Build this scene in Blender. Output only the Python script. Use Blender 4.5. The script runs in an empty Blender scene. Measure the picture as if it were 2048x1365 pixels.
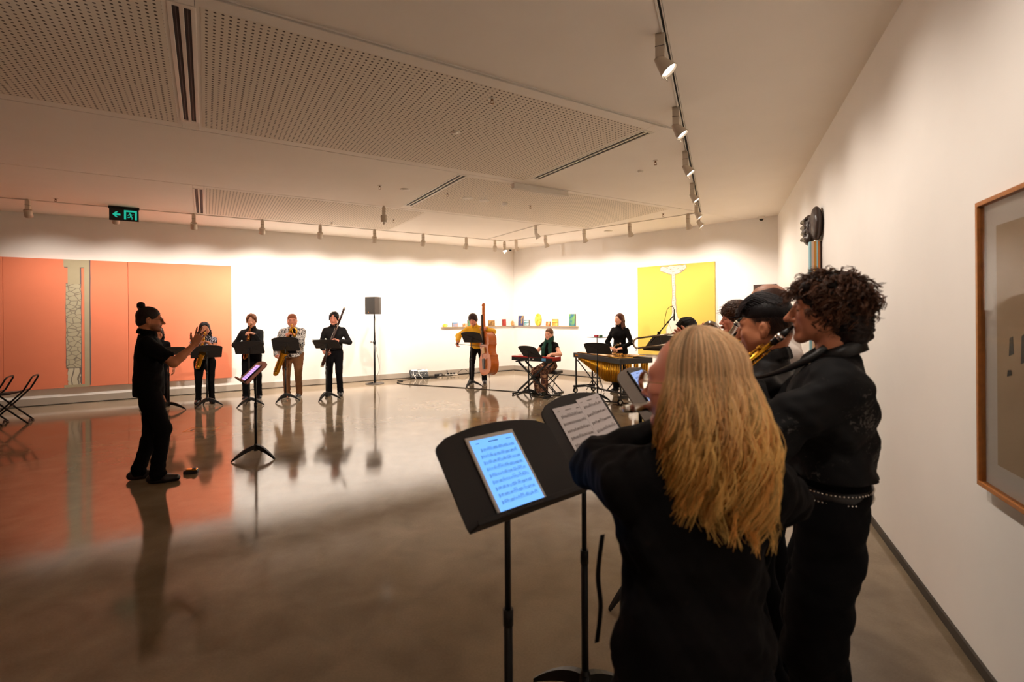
import bpy, math, random
import numpy as np
from mathutils import Vector, Matrix, Euler
S = bpy.context.scene
COL = S.collection
random.seed(7)
rng = np.random.default_rng(11)
R = math.radians
PI = math.pi

# ------------------------------------------------------------------ camera, world, exposure
CH = 3.652                                       # ceiling height
cam = bpy.data.cameras.new('camera')
co = bpy.data.objects.new('camera', cam)
COL.objects.link(co)
cam.sensor_width = 36.0
cam.lens = 987.0 / 2048 * 36.0
cam.shift_y = -(682.5 - 631.9) / 2048
cam.clip_start = 0.05
cam.clip_end = 200
cam.dof.use_dof = True
cam.dof.focus_distance = 7.5
cam.dof.aperture_fstop = 2.8
co.matrix_world = Matrix.Translation((0, 0, 1.65)) @ Matrix.Rotation(PI / 2, 4, 'X') @ Matrix.Rotation(-0.007, 4, 'Z')
S.camera = co
w = bpy.data.worlds.new('world')
S.world = w
w.use_nodes = True
w.node_tree.nodes['Background'].inputs[0].default_value = (1, 0.9, 0.8, 1)
w.node_tree.nodes['Background'].inputs[1].default_value = 0.02
S.view_settings.view_transform = 'Standard'
S.view_settings.look = 'None'
S.view_settings.gamma = 1.0
S.view_settings.use_curve_mapping = False
S.view_settings.exposure = 0.45
S.cycles.max_bounces = 8
S.cycles.diffuse_bounces = 5
S.cycles.glossy_bounces = 4
S.cycles.transmission_bounces = 6
LAMP_COL = (1.0, 0.89, 0.78)
P_WALL, P_SIDE = 215, 58                        # watts of the wall-washing track spots

# ------------------------------------------------------------------ materials
def lin(c):
    return tuple(((x / 255) / 12.92 if x / 255 <= 0.04045 else ((x / 255 + 0.055) / 1.055) ** 2.4) for x in c[:3]) + (1.0,)

MATS = {}
def mat(name, c=(128, 128, 128), rough=0.5, metal=0.0, var=0.0, vs=12.0, bump=0.0, bs=60.0, emit=None, es=1.0, coat=0.0,
        spec=0.5, attr=False, sss=0.0, sheen=0.0, alpha=None):
    if name in MATS:
        return MATS[name]
    m = bpy.data.materials.new(name)
    m.use_nodes = True
    nt = m.node_tree
    b = nt.nodes['Principled BSDF']
    b.inputs['Base Color'].default_value = lin(c)
    b.inputs['Roughness'].default_value = rough
    b.inputs['Metallic'].default_value = metal
    b.inputs['Specular IOR Level'].default_value = spec
    b.inputs['Coat Weight'].default_value = coat
    b.inputs['Coat Roughness'].default_value = 0.08
    b.inputs['Sheen Weight'].default_value = sheen
    if sss:
        b.inputs['Subsurface Weight'].default_value = sss
        b.inputs['Subsurface Radius'].default_value = (0.012, 0.004, 0.002)
        b.inputs['Subsurface Scale'].default_value = 1.0
    src = None
    if attr:
        a = nt.nodes.new('ShaderNodeVertexColor'); a.layer_name = 'Col'
        src = a.outputs['Color']
        nt.links.new(src, b.inputs['Base Color'])
    tc = None
    if var or bump:
        tc = nt.nodes.new('ShaderNodeTexCoord')
    if var:
        n = nt.nodes.new('ShaderNodeTexNoise'); n.inputs['Scale'].default_value = vs; n.inputs['Detail'].default_value = 5
        nt.links.new(tc.outputs['Object'], n.inputs['Vector'])
        mr = nt.nodes.new('ShaderNodeMapRange'); mr.inputs['To Min'].default_value = 1 - var; mr.inputs['To Max'].default_value = 1 + var
        mr.inputs['From Min'].default_value = 0.3; mr.inputs['From Max'].default_value = 0.7
        nt.links.new(n.outputs['Fac'], mr.inputs['Value'])
        mx = nt.nodes.new('ShaderNodeVectorMath'); mx.operation = 'SCALE'
        if src is None:
            mx.inputs[0].default_value = lin(c)[:3]
        else:
            nt.links.new(src, mx.inputs[0])
        nt.links.new(mr.outputs['Result'], mx.inputs['Scale'])
        nt.links.new(mx.outputs['Vector'], b.inputs['Base Color'])
    if bump:
        n2 = nt.nodes.new('ShaderNodeTexNoise'); n2.inputs['Scale'].default_value = bs; n2.inputs['Detail'].default_value = 3
        nt.links.new(tc.outputs['Object'], n2.inputs['Vector'])
        bp = nt.nodes.new('ShaderNodeBump'); bp.inputs['Strength'].default_value = bump; bp.inputs['Distance'].default_value = 0.01
        nt.links.new(n2.outputs['Fac'], bp.inputs['Height'])
        nt.links.new(bp.outputs['Normal'], b.inputs['Normal'])
    if emit is not None:
        b.inputs['Emission Color'].default_value = lin(emit)
        b.inputs['Emission Strength'].default_value = es
    if alpha is not None:
        b.inputs['Transmission Weight'].default_value = 1.0
        b.inputs['IOR'].default_value = 1.08
    MATS[name] = m
    return m

def pattern_mat(name, cols, scale, kind='noise', rough=0.9, thr=(0.45, 0.55), distort=1.5, stretch=(1, 1, 1)):
    """cloth or paint with a print: hard-edged noise patches of two or three colours"""
    if name in MATS:
        return MATS[name]
    m = mat(name, cols[0], rough)
    nt = m.node_tree; b = nt.nodes['Principled BSDF']
    tc = nt.nodes.new('ShaderNodeTexCoord')
    mp = nt.nodes.new('ShaderNodeMapping'); mp.inputs['Scale'].default_value = stretch
    nt.links.new(tc.outputs['Object'], mp.inputs['Vector'])
    if kind == 'noise':
        t = nt.nodes.new('ShaderNodeTexNoise'); t.inputs['Scale'].default_value = scale; t.inputs['Detail'].default_value = 2
        t.inputs['Distortion'].default_value = distort; o = t.outputs['Fac']
    elif kind == 'wave':
        t = nt.nodes.new('ShaderNodeTexWave'); t.inputs['Scale'].default_value = scale; t.inputs['Distortion'].default_value = distort
        t.inputs['Detail'].default_value = 2; o = t.outputs['Fac']
    else:
        t = nt.nodes.new('ShaderNodeTexVoronoi'); t.feature = 'DISTANCE_TO_EDGE'; t.inputs['Scale'].default_value = scale
        o = t.outputs['Distance']
    nt.links.new(mp.outputs['Vector'], t.inputs['Vector'])
    r = nt.nodes.new('ShaderNodeValToRGB')
    r.color_ramp.interpolation = 'LINEAR'
    e = r.color_ramp.elements
    e[0].position = thr[0]; e[0].color = lin(cols[0]); e[1].position = thr[1]; e[1].color = lin(cols[1])
    if len(cols) > 2:
        x = e.new(thr[2]); x.color = lin(cols[2])
    nt.links.new(o, r.inputs['Fac']); nt.links.new(r.outputs['Color'], b.inputs['Base Color'])
    return m

# ------------------------------------------------------------------ geometry collector
class G:
    def __init__(self):
        self.v, self.f, self.m, self.s = [], [], [], []
    def add(self, vs, fs, mi=0, smooth=False, M=None):
        k = len(self.v)
        if M is not None:
            vs = [M @ Vector(p) for p in vs]
        self.v += [tuple(p) for p in vs]
        for f in fs:
            self.f.append(tuple(i + k for i in f)); self.m.append(mi); self.s.append(smooth)
        return self
    def box(self, c, d, M=None, mi=0):
        x, y, z = d[0] / 2, d[1] / 2, d[2] / 2
        vs = [(c[0] + a * x, c[1] + b * y, c[2] + e * z) for a in (-1, 1) for b in (-1, 1) for e in (-1, 1)]
        return self.add(vs, [(0, 1, 3, 2), (4, 6, 7, 5), (0, 4, 5, 1), (2, 3, 7, 6), (0, 2, 6, 4), (1, 5, 7, 3)], mi, False, M)
    def tube(self, path, rad, n=8, M=None, mi=0, cap=True, closed=False):
        P = [Vector(p) for p in path]; k = len(P)
        rr = list(np.interp(np.linspace(0, 1, k), np.linspace(0, 1, len(rad)), rad)) if isinstance(rad, (list, tuple)) else [rad] * k
        vs = []; prev = None
        for i, p in enumerate(P):
            t = (P[(i + 1) % k] - P[i - 1]) if closed else (P[min(i + 1, k - 1)] - P[max(i - 1, 0)])
            t = t.normalized() if t.length > 1e-9 else Vector((0, 0, 1))
            if prev is None:
                a = t.orthogonal().normalized()
            else:
                a = prev - t * prev.dot(t); a = a.normalized() if a.length > 1e-6 else t.orthogonal().normalized()
            prev = a; b = t.cross(a)
            vs += [p + (a * math.cos(2 * PI * j / n) + b * math.sin(2 * PI * j / n)) * rr[i] for j in range(n)]
        fs = []
        for i in range(k if closed else k - 1):
            i2 = (i + 1) % k
            for j in range(n):
                fs.append((i * n + j, i * n + (j + 1) % n, i2 * n + (j + 1) % n, i2 * n + j))
        self.add(vs, fs, mi, True, M)
        if cap and not closed:
            o = len(self.v) - len(vs)
            self.f.append(tuple(o + j for j in reversed(range(n)))); self.m.append(mi); self.s.append(False)
            self.f.append(tuple(o + (k - 1) * n + j for j in range(n))); self.m.append(mi); self.s.append(False)
        return self
    def lathe(self, prof, n=16, M=None, mi=0, smooth=True):
        """prof: (radius, z) pairs about the z axis"""
        vs = []; fs = []
        for r, z in prof:
            vs += [(r * math.cos(2 * PI * j / n), r * math.sin(2 * PI * j / n), z) for j in range(n)]
        for i in range(len(prof) - 1):
            for j in range(n):
                fs.append((i * n + j, i * n + (j + 1) % n, (i + 1) * n + (j + 1) % n, (i + 1) * n + j))
        if prof[0][0] > 1e-5: fs.append(tuple(reversed(range(n))))
        if prof[-1][0] > 1e-5: fs.append(tuple((len(prof) - 1) * n + j for j in range(n)))
        return self.add(vs, fs, mi, smooth, M)
    def prism(self, poly, d0, d1, M=None, mi=0):
        """poly in the x-z plane, extruded along y from d0 to d1"""
        n = len(poly)
        vs = [(x, d0, z) for x, z in poly] + [(x, d1, z) for x, z in poly]
        fs = [tuple(range(n)), tuple(reversed(range(n, 2 * n)))] + [(i, i + n, (i + 1) % n + n, (i + 1) % n) for i in range(n)]
        return self.add(vs, fs, mi, False, M)
    def ell(self, c, r, n=12, m=8, M=None, mi=0):
        prof = [(math.sin(PI * i / m) , -math.cos(PI * i / m)) for i in range(m + 1)]
        T = Matrix.Translation(c) @ Matrix.Diagonal((r[0], r[1], r[2], 1))
        return self.lathe([(max(a, 1e-6), b) for a, b in prof], n, (M @ T) if M is not None else T, mi)
    def build(self, name, mats, parent=None, bevel=0.0, M=None):
        me = bpy.data.meshes.new(name)
        me.from_pydata(self.v, [], self.f)
        for q in (mats if isinstance(mats, (list, tuple)) else [mats]):
            me.materials.append(q)
        me.polygons.foreach_set('material_index', self.m)
        me.polygons.foreach_set('use_smooth', self.s)
        me.update()
        o = bpy.data.objects.new(name, me)
        COL.objects.link(o)
        if parent is not None: o.parent = parent
        if M is not None: o.matrix_local = M
        if bevel:
            b = o.modifiers.new('bevel', 'BEVEL'); b.width = bevel; b.segments = 2; b.limit_method = 'ANGLE'
        return o

def tag(o, label=None, cat=None, group=None, kind=None):
    if label: o['label'] = label
    if cat: o['category'] = cat
    if group: o['group'] = group
    if kind: o['kind'] = kind
    return o
def thing(name, label, cat, loc=(0, 0, 0), rz=0.0, group=None):
    o = bpy.data.objects.new(name, None); COL.objects.link(o)
    o.empty_display_size = 0.1
    o.location = loc; o.rotation_euler = (0, 0, rz)
    return tag(o, label, cat, group)
def dup(o, parent=None):
    c = o.copy(); COL.objects.link(c)
    if parent is not None: c.parent = parent
    for ch in list(o.children): dup(ch, c)
    return c
def TR(x, y, z, rx=0, ry=0, rz=0):
    return Matrix.Translation((x, y, z)) @ Euler((rx, ry, rz)).to_matrix().to_4x4()
def zto(a, b):
    """matrix that puts the z axis along a->b with the origin at a"""
    a, b = Vector(a), Vector(b)
    q = (b - a).to_track_quat('Z', 'Y').to_matrix().to_4x4()
    return Matrix.Translation(a) @ q
def bez(pts, n=8):
    """smooth Catmull-Rom curve through the points"""
    P = [Vector(p) for p in pts]; out = []
    for i in range(len(P) - 1):
        p0, p1, p2, p3 = P[max(i - 1, 0)], P[i], P[i + 1], P[min(i + 2, len(P) - 1)]
        for k in range(n):
            t = k / n
            out.append(0.5 * (2 * p1 + (p2 - p0) * t + (2 * p0 - 5 * p1 + 4 * p2 - p3) * t * t + (3 * p1 - p0 - 3 * p2 + p3) * t ** 3))
    return out + [P[-1]]
def lerp_list(vals, n):
    out = []
    for i in range(len(vals) - 1):
        out += [vals[i] + (vals[i + 1] - vals[i]) * k / n for k in range(n)]
    return out + [vals[-1]]

# ------------------------------------------------------------------ implicit surfaces for bodies, clothes and hair
class Vol:
    def __init__(self, xs, ys, zs):
        self.ax = [np.asarray(a, np.float32) for a in (xs, ys, zs)]
        self.F = np.full([len(a) for a in self.ax], 0.5, np.float32)
    def reg(self, lo, hi):
        sl = []; co_ = []
        for a, l, h, sh in zip(self.ax, lo, hi, ((-1, 1, 1), (1, -1, 1), (1, 1, -1))):
            i = max(int(np.searchsorted(a, l)) - 1, 0); j = min(int(np.searchsorted(a, h)) + 1, len(a))
            if j <= i: return None, None
            sl.append(slice(i, j)); co_.append(a[i:j].reshape(sh))
        return tuple(sl), co_
    def put(self, fn, lo, hi, k=0.02, op='add'):
        pad = k + 0.012
        sl, c = self.reg([l - pad for l in lo], [h + pad for h in hi])
        if sl is None: return
        d = fn(*c).astype(np.float32); B = self.F[sl]
        if op == 'sub': B = -B
        if k > 0:
            h = np.clip(0.5 + 0.5 * (B - d) / k, 0, 1)
            r = B * (1 - h) + d * h - k * h * (1 - h)
        else:
            r = np.minimum(B, d)
        self.F[sl] = -r if op == 'sub' else r
    def cap(self, a, b, ra, rb, k=0.02, n=None, fl=1.0, op='add', disp=None, cut=None):
        a = np.array(a, float); b = np.array(b, float); rm = max(ra, rb) * max(1.0, fl)
        lo = np.minimum(a, b) - rm; hi = np.maximum(a, b) + rm
        if n is not None: n = np.array(n, float) / np.linalg.norm(n)
        def fn(X, Y, Z):
            px, py, pz = X - a[0], Y - a[1], Z - a[2]
            v = b - a
            if n is not None:
                s = (px * n[0] + py * n[1] + pz * n[2]) * (1 / fl - 1)
                px, py, pz = px + s * n[0], py + s * n[1], pz + s * n[2]
                v = v + n * (v @ n) * (1 / fl - 1)
            L = max(float(v @ v), 1e-9)
            t = np.clip((px * v[0] + py * v[1] + pz * v[2]) / L, 0, 1)
            d = np.sqrt((px - t * v[0]) ** 2 + (py - t * v[1]) ** 2 + (pz - t * v[2]) ** 2) - (ra + (rb - ra) * t)
            if n is not None: d = d * (0.5 + 0.5 * fl)
            if disp is not None: d = d + disp(X, Y, Z)
            if cut is not None:
                c0, dn = cut
                d = np.maximum(d, (X - c0[0]) * dn[0] + (Y - c0[1]) * dn[1] + (Z - c0[2]) * dn[2])
            return d
        self.put(fn, lo, hi, k, op)
    def ell(self, c, r, M=None, k=0.02, op='add', disp=None):
        c = np.array(c, float); r = np.array(r, float)
        M = np.eye(3) if M is None else np.array(M)
        ext = np.sqrt(((M * r) ** 2).sum(1))
        def fn(X, Y, Z):
            p = (X - c[0], Y - c[1], Z - c[2])
            q = [p[0] * M[0, i] + p[1] * M[1, i] + p[2] * M[2, i] for i in range(3)]
            k0 = np.sqrt((q[0] / r[0]) ** 2 + (q[1] / r[1]) ** 2 + (q[2] / r[2]) ** 2)
            k1 = np.sqrt((q[0] / r[0] ** 2) ** 2 + (q[1] / r[1] ** 2) ** 2 + (q[2] / r[2] ** 2) ** 2) + 1e-6
            d = k0 * (k0 - 1) / k1
            if disp is not None: d = d + disp(X, Y, Z)
            return d
        self.put(fn, c - ext, c + ext, k, op)
    def clip(self, fn):
        """keep only where fn < 0"""
        X, Y, Z = self.ax[0][:, None, None], self.ax[1][None, :, None], self.ax[2][None, None, :]
        self.F = np.maximum(self.F, fn(X, Y, Z).astype(np.float32))
    def bumps(self, fn):
        X, Y, Z = self.ax[0][:, None, None], self.ax[1][None, :, None], self.ax[2][None, None, :]
        self.F = self.F + fn(X, Y, Z).astype(np.float32)
    def mesh(self):
        F = self.F.copy()
        for ax in range(3):
            ix = [slice(None)] * 3; ix[ax] = 0; F[tuple(ix)] = np.maximum(F[tuple(ix)], 1e-3)
            ix[ax] = -1; F[tuple(ix)] = np.maximum(F[tuple(ix)], 1e-3)
        s = F < 0
        n = sum(s[i:s.shape[0] - 1 + i, j:s.shape[1] - 1 + j, k:s.shape[2] - 1 + k].astype(np.int8) for i in (0, 1) for j in (0, 1) for k in (0, 1))
        ci = np.argwhere((n > 0) & (n < 8))
        idx = np.full(n.shape, -1, np.int32); idx[tuple(ci.T)] = np.arange(len(ci))
        P = np.zeros((len(ci), 3)); cnt = np.zeros(len(ci))
        ax = self.ax
        for d in range(3):
            o = [q for q in range(3) if q != d]
            for a in (0, 1):
                for b in (0, 1):
                    i0 = ci.copy(); i0[:, o[0]] += a; i0[:, o[1]] += b
                    i1 = i0.copy(); i1[:, d] += 1
                    f0 = F[tuple(i0.T)]; f1 = F[tuple(i1.T)]
                    m = (f0 < 0) != (f1 < 0)
                    t = f0[m] / (f0[m] - f1[m])
                    for q in range(3):
                        x0 = ax[q][i0[m, q]]; x1 = ax[q][i1[m, q]]
                        P[m, q] += x0 + (x1 - x0) * t
                    cnt[m] += 1
        P /= cnt[:, None]
        quads = []
        for d in range(3):
            o = [(d + 1) % 3, (d + 2) % 3]
            s0 = np.take(s, range(0, s.shape[d] - 1), d); s1 = np.take(s, range(1, s.shape[d]), d)
            e = np.argwhere(s0 != s1)
            e = e[(e[:, o[0]] > 0) & (e[:, o[1]] > 0) & (e[:, o[0]] < s.shape[o[0]] - 1) & (e[:, o[1]] < s.shape[o[1]] - 1)]
            ins = s0[tuple(e.T)]
            c = []
            for a, b in ((-1, -1), (0, -1), (0, 0), (-1, 0)):
                q = e.copy(); q[:, o[0]] += a; q[:, o[1]] += b
                c.append(idx[tuple(q.T)])
            Q = np.stack(c, 1)
            Q[~ins] = Q[~ins][:, ::-1]
            quads.append(Q)
        Q = np.concatenate(quads)
        Q = Q[(Q >= 0).all(1)]
        return P, Q

def mesh_np(name, P, Q, mats, parent=None, cols=None, smooth=True):
    me = bpy.data.meshes.new(name)
    P = np.ascontiguousarray(P, np.float32); Q = np.ascontiguousarray(Q, np.int32); k = Q.shape[1]
    me.vertices.add(len(P)); me.vertices.foreach_set('co', P.ravel())
    me.loops.add(Q.size); me.loops.foreach_set('vertex_index', Q.ravel())
    me.polygons.add(len(Q)); me.polygons.foreach_set('loop_start', np.arange(0, Q.size, k, dtype=np.int32))
    me.polygons.foreach_set('loop_total', np.full(len(Q), k, np.int32))
    me.polygons.foreach_set('use_smooth', np.full(len(Q), smooth))
    for m in (mats if isinstance(mats, (list, tuple)) else [mats]): me.materials.append(m)
    if cols is not None:
        a = me.color_attributes.new('Col', 'FLOAT_COLOR', 'POINT')
        a.data.foreach_set('color', np.ascontiguousarray(np.concatenate([cols, np.ones((len(cols), 1))], 1), np.float32).ravel())
    me.update(calc_edges=True)
    me.validate()
    o = bpy.data.objects.new(name, me); COL.objects.link(o)
    if parent is not None: o.parent = parent
    return o

def axis(lo, hi, coarse, fine=(), fs=0.004):
    """grid coordinates, dense inside the intervals of `fine`"""
    out = [lo]; x = lo
    while x < hi:
        st = fs if any(a <= x <= b for a, b in fine) else coarse
        nxt = x + st
        for a, b in fine:
            if x < a < nxt: nxt = a
        x = nxt; out.append(x)
    return np.array(out, np.float32)

def strands(name, paths, rad, cols, m, parent, n=3):
    """hair: paths (N, K, 3), rad (N, K), cols (N, 3) -> one mesh of thin tubes"""
    Pth = np.asarray(paths, float); N, K, _ = Pth.shape
    T = np.gradient(Pth, axis=1); T /= np.linalg.norm(T, axis=2, keepdims=True) + 1e-9
    up = np.array([0.31, 0.87, 0.38])
    A = np.cross(T, up); A /= np.linalg.norm(A, axis=2, keepdims=True) + 1e-9
    B = np.cross(T, A)
    ang = 2 * np.pi * np.arange(n) / n
    V = Pth[:, :, None] + np.asarray(rad)[:, :, None, None] * (A[:, :, None] * np.cos(ang)[None, None, :, None] + B[:, :, None] * np.sin(ang)[None, None, :, None])
    V = V.reshape(-1, 3)
    base = (np.arange(N)[:, None, None] * K + np.arange(K - 1)[None, :, None]) * n
    j = np.arange(n)[None, None]; j2 = (j + 1) % n
    Q = np.stack([base + j, base + j2, base + n + j2, base + n + j], -1).reshape(-1, 4)
    cols = np.asarray(cols, float)
    C = np.repeat(cols, K * n, 0) if cols.ndim == 2 else np.repeat(cols.reshape(-1, 3), n, 0)
    return mesh_np(name, V, Q, m, parent, C)
# ------------------------------------------------------------------ the room: u runs along the left wall, v straight out from it
C0 = Vector((0.0524, 14.9664, 0)); U = Vector((-0.84967, -0.52732, 0)); V = Vector((0.52732, -0.84967, 0))
def uv(u, v, z=0.0): return C0 + U * u + V * v + Vector((0, 0, z))
BL = 7.294
Bd = Vector((0.73464, -0.67846, 0)); NB = Vector((-0.67846, -0.73464, 0))            # the back wall is not square to the left wall
def bw(s, off=0.0, z=0.0): return C0 + Bd * s + NB * off + Vector((0, 0, z))
Wd = Vector((-0.38911, -0.92119, 0)); NR = Vector((-0.92119, 0.38911, 0)); D0 = bw(BL)
def rw(s, off=0.0, z=0.0): return D0 + Wd * s + NR * off + Vector((0, 0, z))
aU = math.atan2(U.y, U.x); aV = math.atan2(V.y, V.x)
UM, VM = 16.0, 16.0
SE = (VM - 7.03038) / 0.57752                   # where the right wall meets the wall behind the camera
def bu(v): return -0.27643 * v
def ru(v): return -1.94338 + (v - 7.03038) / 0.70742
def tu(v): return 1.05 - 0.27643 * (v - 1.5)     # track along the back wall
def tr(v): return -0.44 + (v - 6.33) / 0.70742   # track along the right wall
corner5 = [uv(0, 0), bw(BL), rw(SE), uv(UM, VM), uv(UM, 0)]

m_wall = mat('wall_paint', (243, 238, 232), 0.85, var=0.012, vs=3, bump=0.03, bs=150)
m_wallR = m_wall
m_ceil = mat('ceiling_paint', (246, 237, 226), 0.9, var=0.012, vs=2)
m_white = mat('white_powder_coat', (228, 220, 208), 0.5)
m_base = mat('skirting_grey', (172, 160, 146), 0.45)
m_gap = mat('shadow_gap', (62, 54, 46), 0.6)
m_black = mat('black_metal', (22, 21, 21), 0.42, spec=0.4)
m_blackp = mat('black_plastic', (26, 25, 25), 0.5, spec=0.4)
m_rubber = mat('black_rubber', (20, 19, 19), 0.8, spec=0.2)
m_chrome = mat('chrome', (225, 222, 215), 0.16, 1.0)
m_brass = mat('brass', (214, 160, 62), 0.24, 1.0)

def concrete():
    m = mat('polished_concrete', (120, 104, 86), 0.12, spec=0.55)
    nt = m.node_tree; b = nt.nodes['Principled BSDF']; L = nt.links.new
    tc = nt.nodes.new('ShaderNodeTexCoord')
    def noise(sc, det, dist=0.0, sx=(1, 1, 1)):
        mp = nt.nodes.new('ShaderNodeMapping'); mp.inputs['Scale'].default_value = sx
        L(tc.outputs['Object'], mp.inputs['Vector'])
        n = nt.nodes.new('ShaderNodeTexNoise'); n.inputs['Scale'].default_value = sc; n.inputs['Detail'].default_value = det
        n.inputs['Distortion'].default_value = dist; L(mp.outputs['Vector'], n.inputs['Vector'])
        return n.outputs['Fac']
    a = noise(0.55, 5, 0.4); c = noise(3.0, 5, 0.4); g_ = noise(90, 2)
    mx = nt.nodes.new('ShaderNodeMath'); mx.operation = 'MULTIPLY_ADD'; mx.inputs[1].default_value = 0.55
    L(c, mx.inputs[0]); L(a, mx.inputs[2])
    r = nt.nodes.new('ShaderNodeValToRGB'); e = r.color_ramp.elements
    e[0].position = 0.55; e[0].color = lin((112, 96, 76)); e[1].position = 1.02; e[1].color = lin((158, 140, 116))
    L(mx.outputs[0], r.inputs['Fac'])
    mr = nt.nodes.new('ShaderNodeMapRange'); mr.inputs['To Min'].default_value = 0.85; mr.inputs['To Max'].default_value = 1.15
    L(g_, mr.inputs['Value'])
    sc = nt.nodes.new('ShaderNodeVectorMath'); sc.operation = 'SCALE'; L(r.outputs['Color'], sc.inputs[0]); L(mr.outputs[0], sc.inputs['Scale'])
    L(sc.outputs[0], b.inputs['Base Color'])
    rr = nt.nodes.new('ShaderNodeMapRange'); rr.inputs['From Min'].default_value = 0.3; rr.inputs['From Max'].default_value = 0.7
    rr.inputs['To Min'].default_value = 0.075; rr.inputs['To Max'].default_value = 0.12
    L(c, rr.inputs['Value']); L(rr.outputs[0], b.inputs['Roughness'])
    wv = noise(1.6, 0.5, 0.0); wv2 = noise(7, 0.5)
    ad = nt.nodes.new('ShaderNodeMath'); ad.operation = 'MULTIPLY_ADD'; ad.inputs[1].default_value = 0.08; L(wv2, ad.inputs[0]); L(wv, ad.inputs[2])
    bp = nt.nodes.new('ShaderNodeBump'); bp.inputs['Strength'].default_value = 0.03; bp.inputs['Distance'].default_value = 0.02
    L(ad.outputs[0], bp.inputs['Height']); L(bp.outputs['Normal'], b.inputs['Normal'])
    return m
m_floor = concrete()
g = G(); n5 = len(corner5)
big = [Vector(p) for p in corner5]
g.add([(p.x, p.y, 0) for p in big] + [(p.x, p.y, -0.2) for p in big],
      [tuple(reversed(range(n5))), tuple(range(n5, 2 * n5))] + [(i, (i + 1) % n5, (i + 1) % n5 + n5, i + n5) for i in range(n5)])
tag(g.build('floor', m_floor), 'grey brown polished concrete floor with mirror sheen', kind='structure')
g = G()
g.add([(p.x, p.y, CH + 0.03) for p in big] + [(p.x, p.y, CH + 0.2) for p in big],
      [tuple(range(n5)), tuple(reversed(range(n5, 2 * n5)))] + [(i, i + n5, (i + 1) % n5 + n5, (i + 1) % n5) for i in range(n5)])
ceiling = tag(g.build('ceiling', m_gap), 'pale suspended gallery ceiling of flush panels', kind='structure')

def wall(name, a, b, label, m=m_wall):
    d = (b - a); L = d.length; ang = math.atan2(d.y, d.x)
    o = G().box((L / 2, -0.1, CH / 2 + 0.1), (L, 0.2, CH + 0.3)).build(name, m)
    o.location = (a.x, a.y, 0); o.rotation_euler = (0, 0, ang)
    return tag(o, label, kind='structure')
wall('wall_left', uv(UM, 0), uv(0, 0), 'long white wall with the orange painting')
wall('wall_back', uv(0, 0), bw(BL), 'white wall with the yellow painting')
wall('wall_right', rw(0), rw(SE), 'white wall beside the wind players')
wall('wall_behind', rw(SE), uv(UM, VM), 'white wall behind the viewer')
wall('wall_end', uv(UM, VM), uv(UM, 0), 'white end wall')
# the outward offset must lie outside the room: flip where the left-hand side is the room
for nm in ('wall_left', 'wall_back', 'wall_right', 'wall_behind', 'wall_end'):
    o = bpy.data.objects[nm]
    c = o.matrix_basis @ Vector((0.5, -0.1, 0)); a = o.matrix_basis @ Vector((0.5, 0, 0))
    if ((c - a).dot(uv(8, 8) - a)) > 0:
        for v_ in o.data.vertices: v_.co.y += 0.2
def skirting(name, a, b, h, m, th=0.014, off=0.0):
    d = b - a; L = d.length; ang = math.atan2(d.y, d.x)
    side = 1 if (Vector((-d.y, d.x, 0)).dot(uv(8, 8) - a)) > 0 else -1
    g = G().box((L / 2, side * th / 2, h / 2 + 0.012), (L, th, h - 0.012), mi=0)
    g.box((L / 2, side * th * 0.3, 0.006), (L, th * 0.6, 0.012), mi=1)
    o = g.build(name, [m, m_gap]); o.location = (a.x, a.y, 0.0); o.rotation_euler = (0, 0, ang)
    return tag(o, kind='structure')
skirting('baseboard_left', uv(UM, 0), uv(0, 0), 0.14, m_base)
skirting('baseboard_back', uv(0, 0), bw(BL), 0.14, m_base)
skirting('baseboard_right', rw(0), rw(SE), 0.055, m_gap)

# ------------------------------------------------------------------ ceiling panels
def dots_mat():
    m = mat('perforated_board', (226, 212, 194), 0.9)
    nt = m.node_tree; b = nt.nodes['Principled BSDF']; L = nt.links.new
    tc = nt.nodes.new('ShaderNodeTexCoord')
    sc = nt.nodes.new('ShaderNodeVectorMath'); sc.operation = 'SCALE'; sc.inputs['Scale'].default_value = 1 / 0.046
    L(tc.outputs['Object'], sc.inputs[0])
    fr = nt.nodes.new('ShaderNodeVectorMath'); fr.operation = 'FRACTION'; L(sc.outputs[0], fr.inputs[0])
    sb = nt.nodes.new('ShaderNodeVectorMath'); sb.operation = 'SUBTRACT'; sb.inputs[1].default_value = (0.5, 0.5, 0); L(fr.outputs[0], sb.inputs[0])
    mu = nt.nodes.new('ShaderNodeVectorMath'); mu.operation = 'MULTIPLY'; mu.inputs[1].default_value = (1, 1, 0); L(sb.outputs[0], mu.inputs[0])
    ln = nt.nodes.new('ShaderNodeVectorMath'); ln.operation = 'LENGTH'; L(mu.outputs[0], ln.inputs[0])
    lt = nt.nodes.new('ShaderNodeMath'); lt.operation = 'LESS_THAN'; lt.inputs[1].default_value = 0.20; L(ln.outputs['Value'], lt.inputs[0])
    mx = nt.nodes.new('ShaderNodeMix'); mx.data_type = 'RGBA'
    mx.inputs['A'].default_value = lin((238, 226, 210)); mx.inputs['B'].default_value = lin((92, 78, 64))
    L(lt.outputs[0], mx.inputs['Factor']); L(mx.outputs['Result'], b.inputs['Base Color'])
    return m
m_dots = dots_mat()
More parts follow.
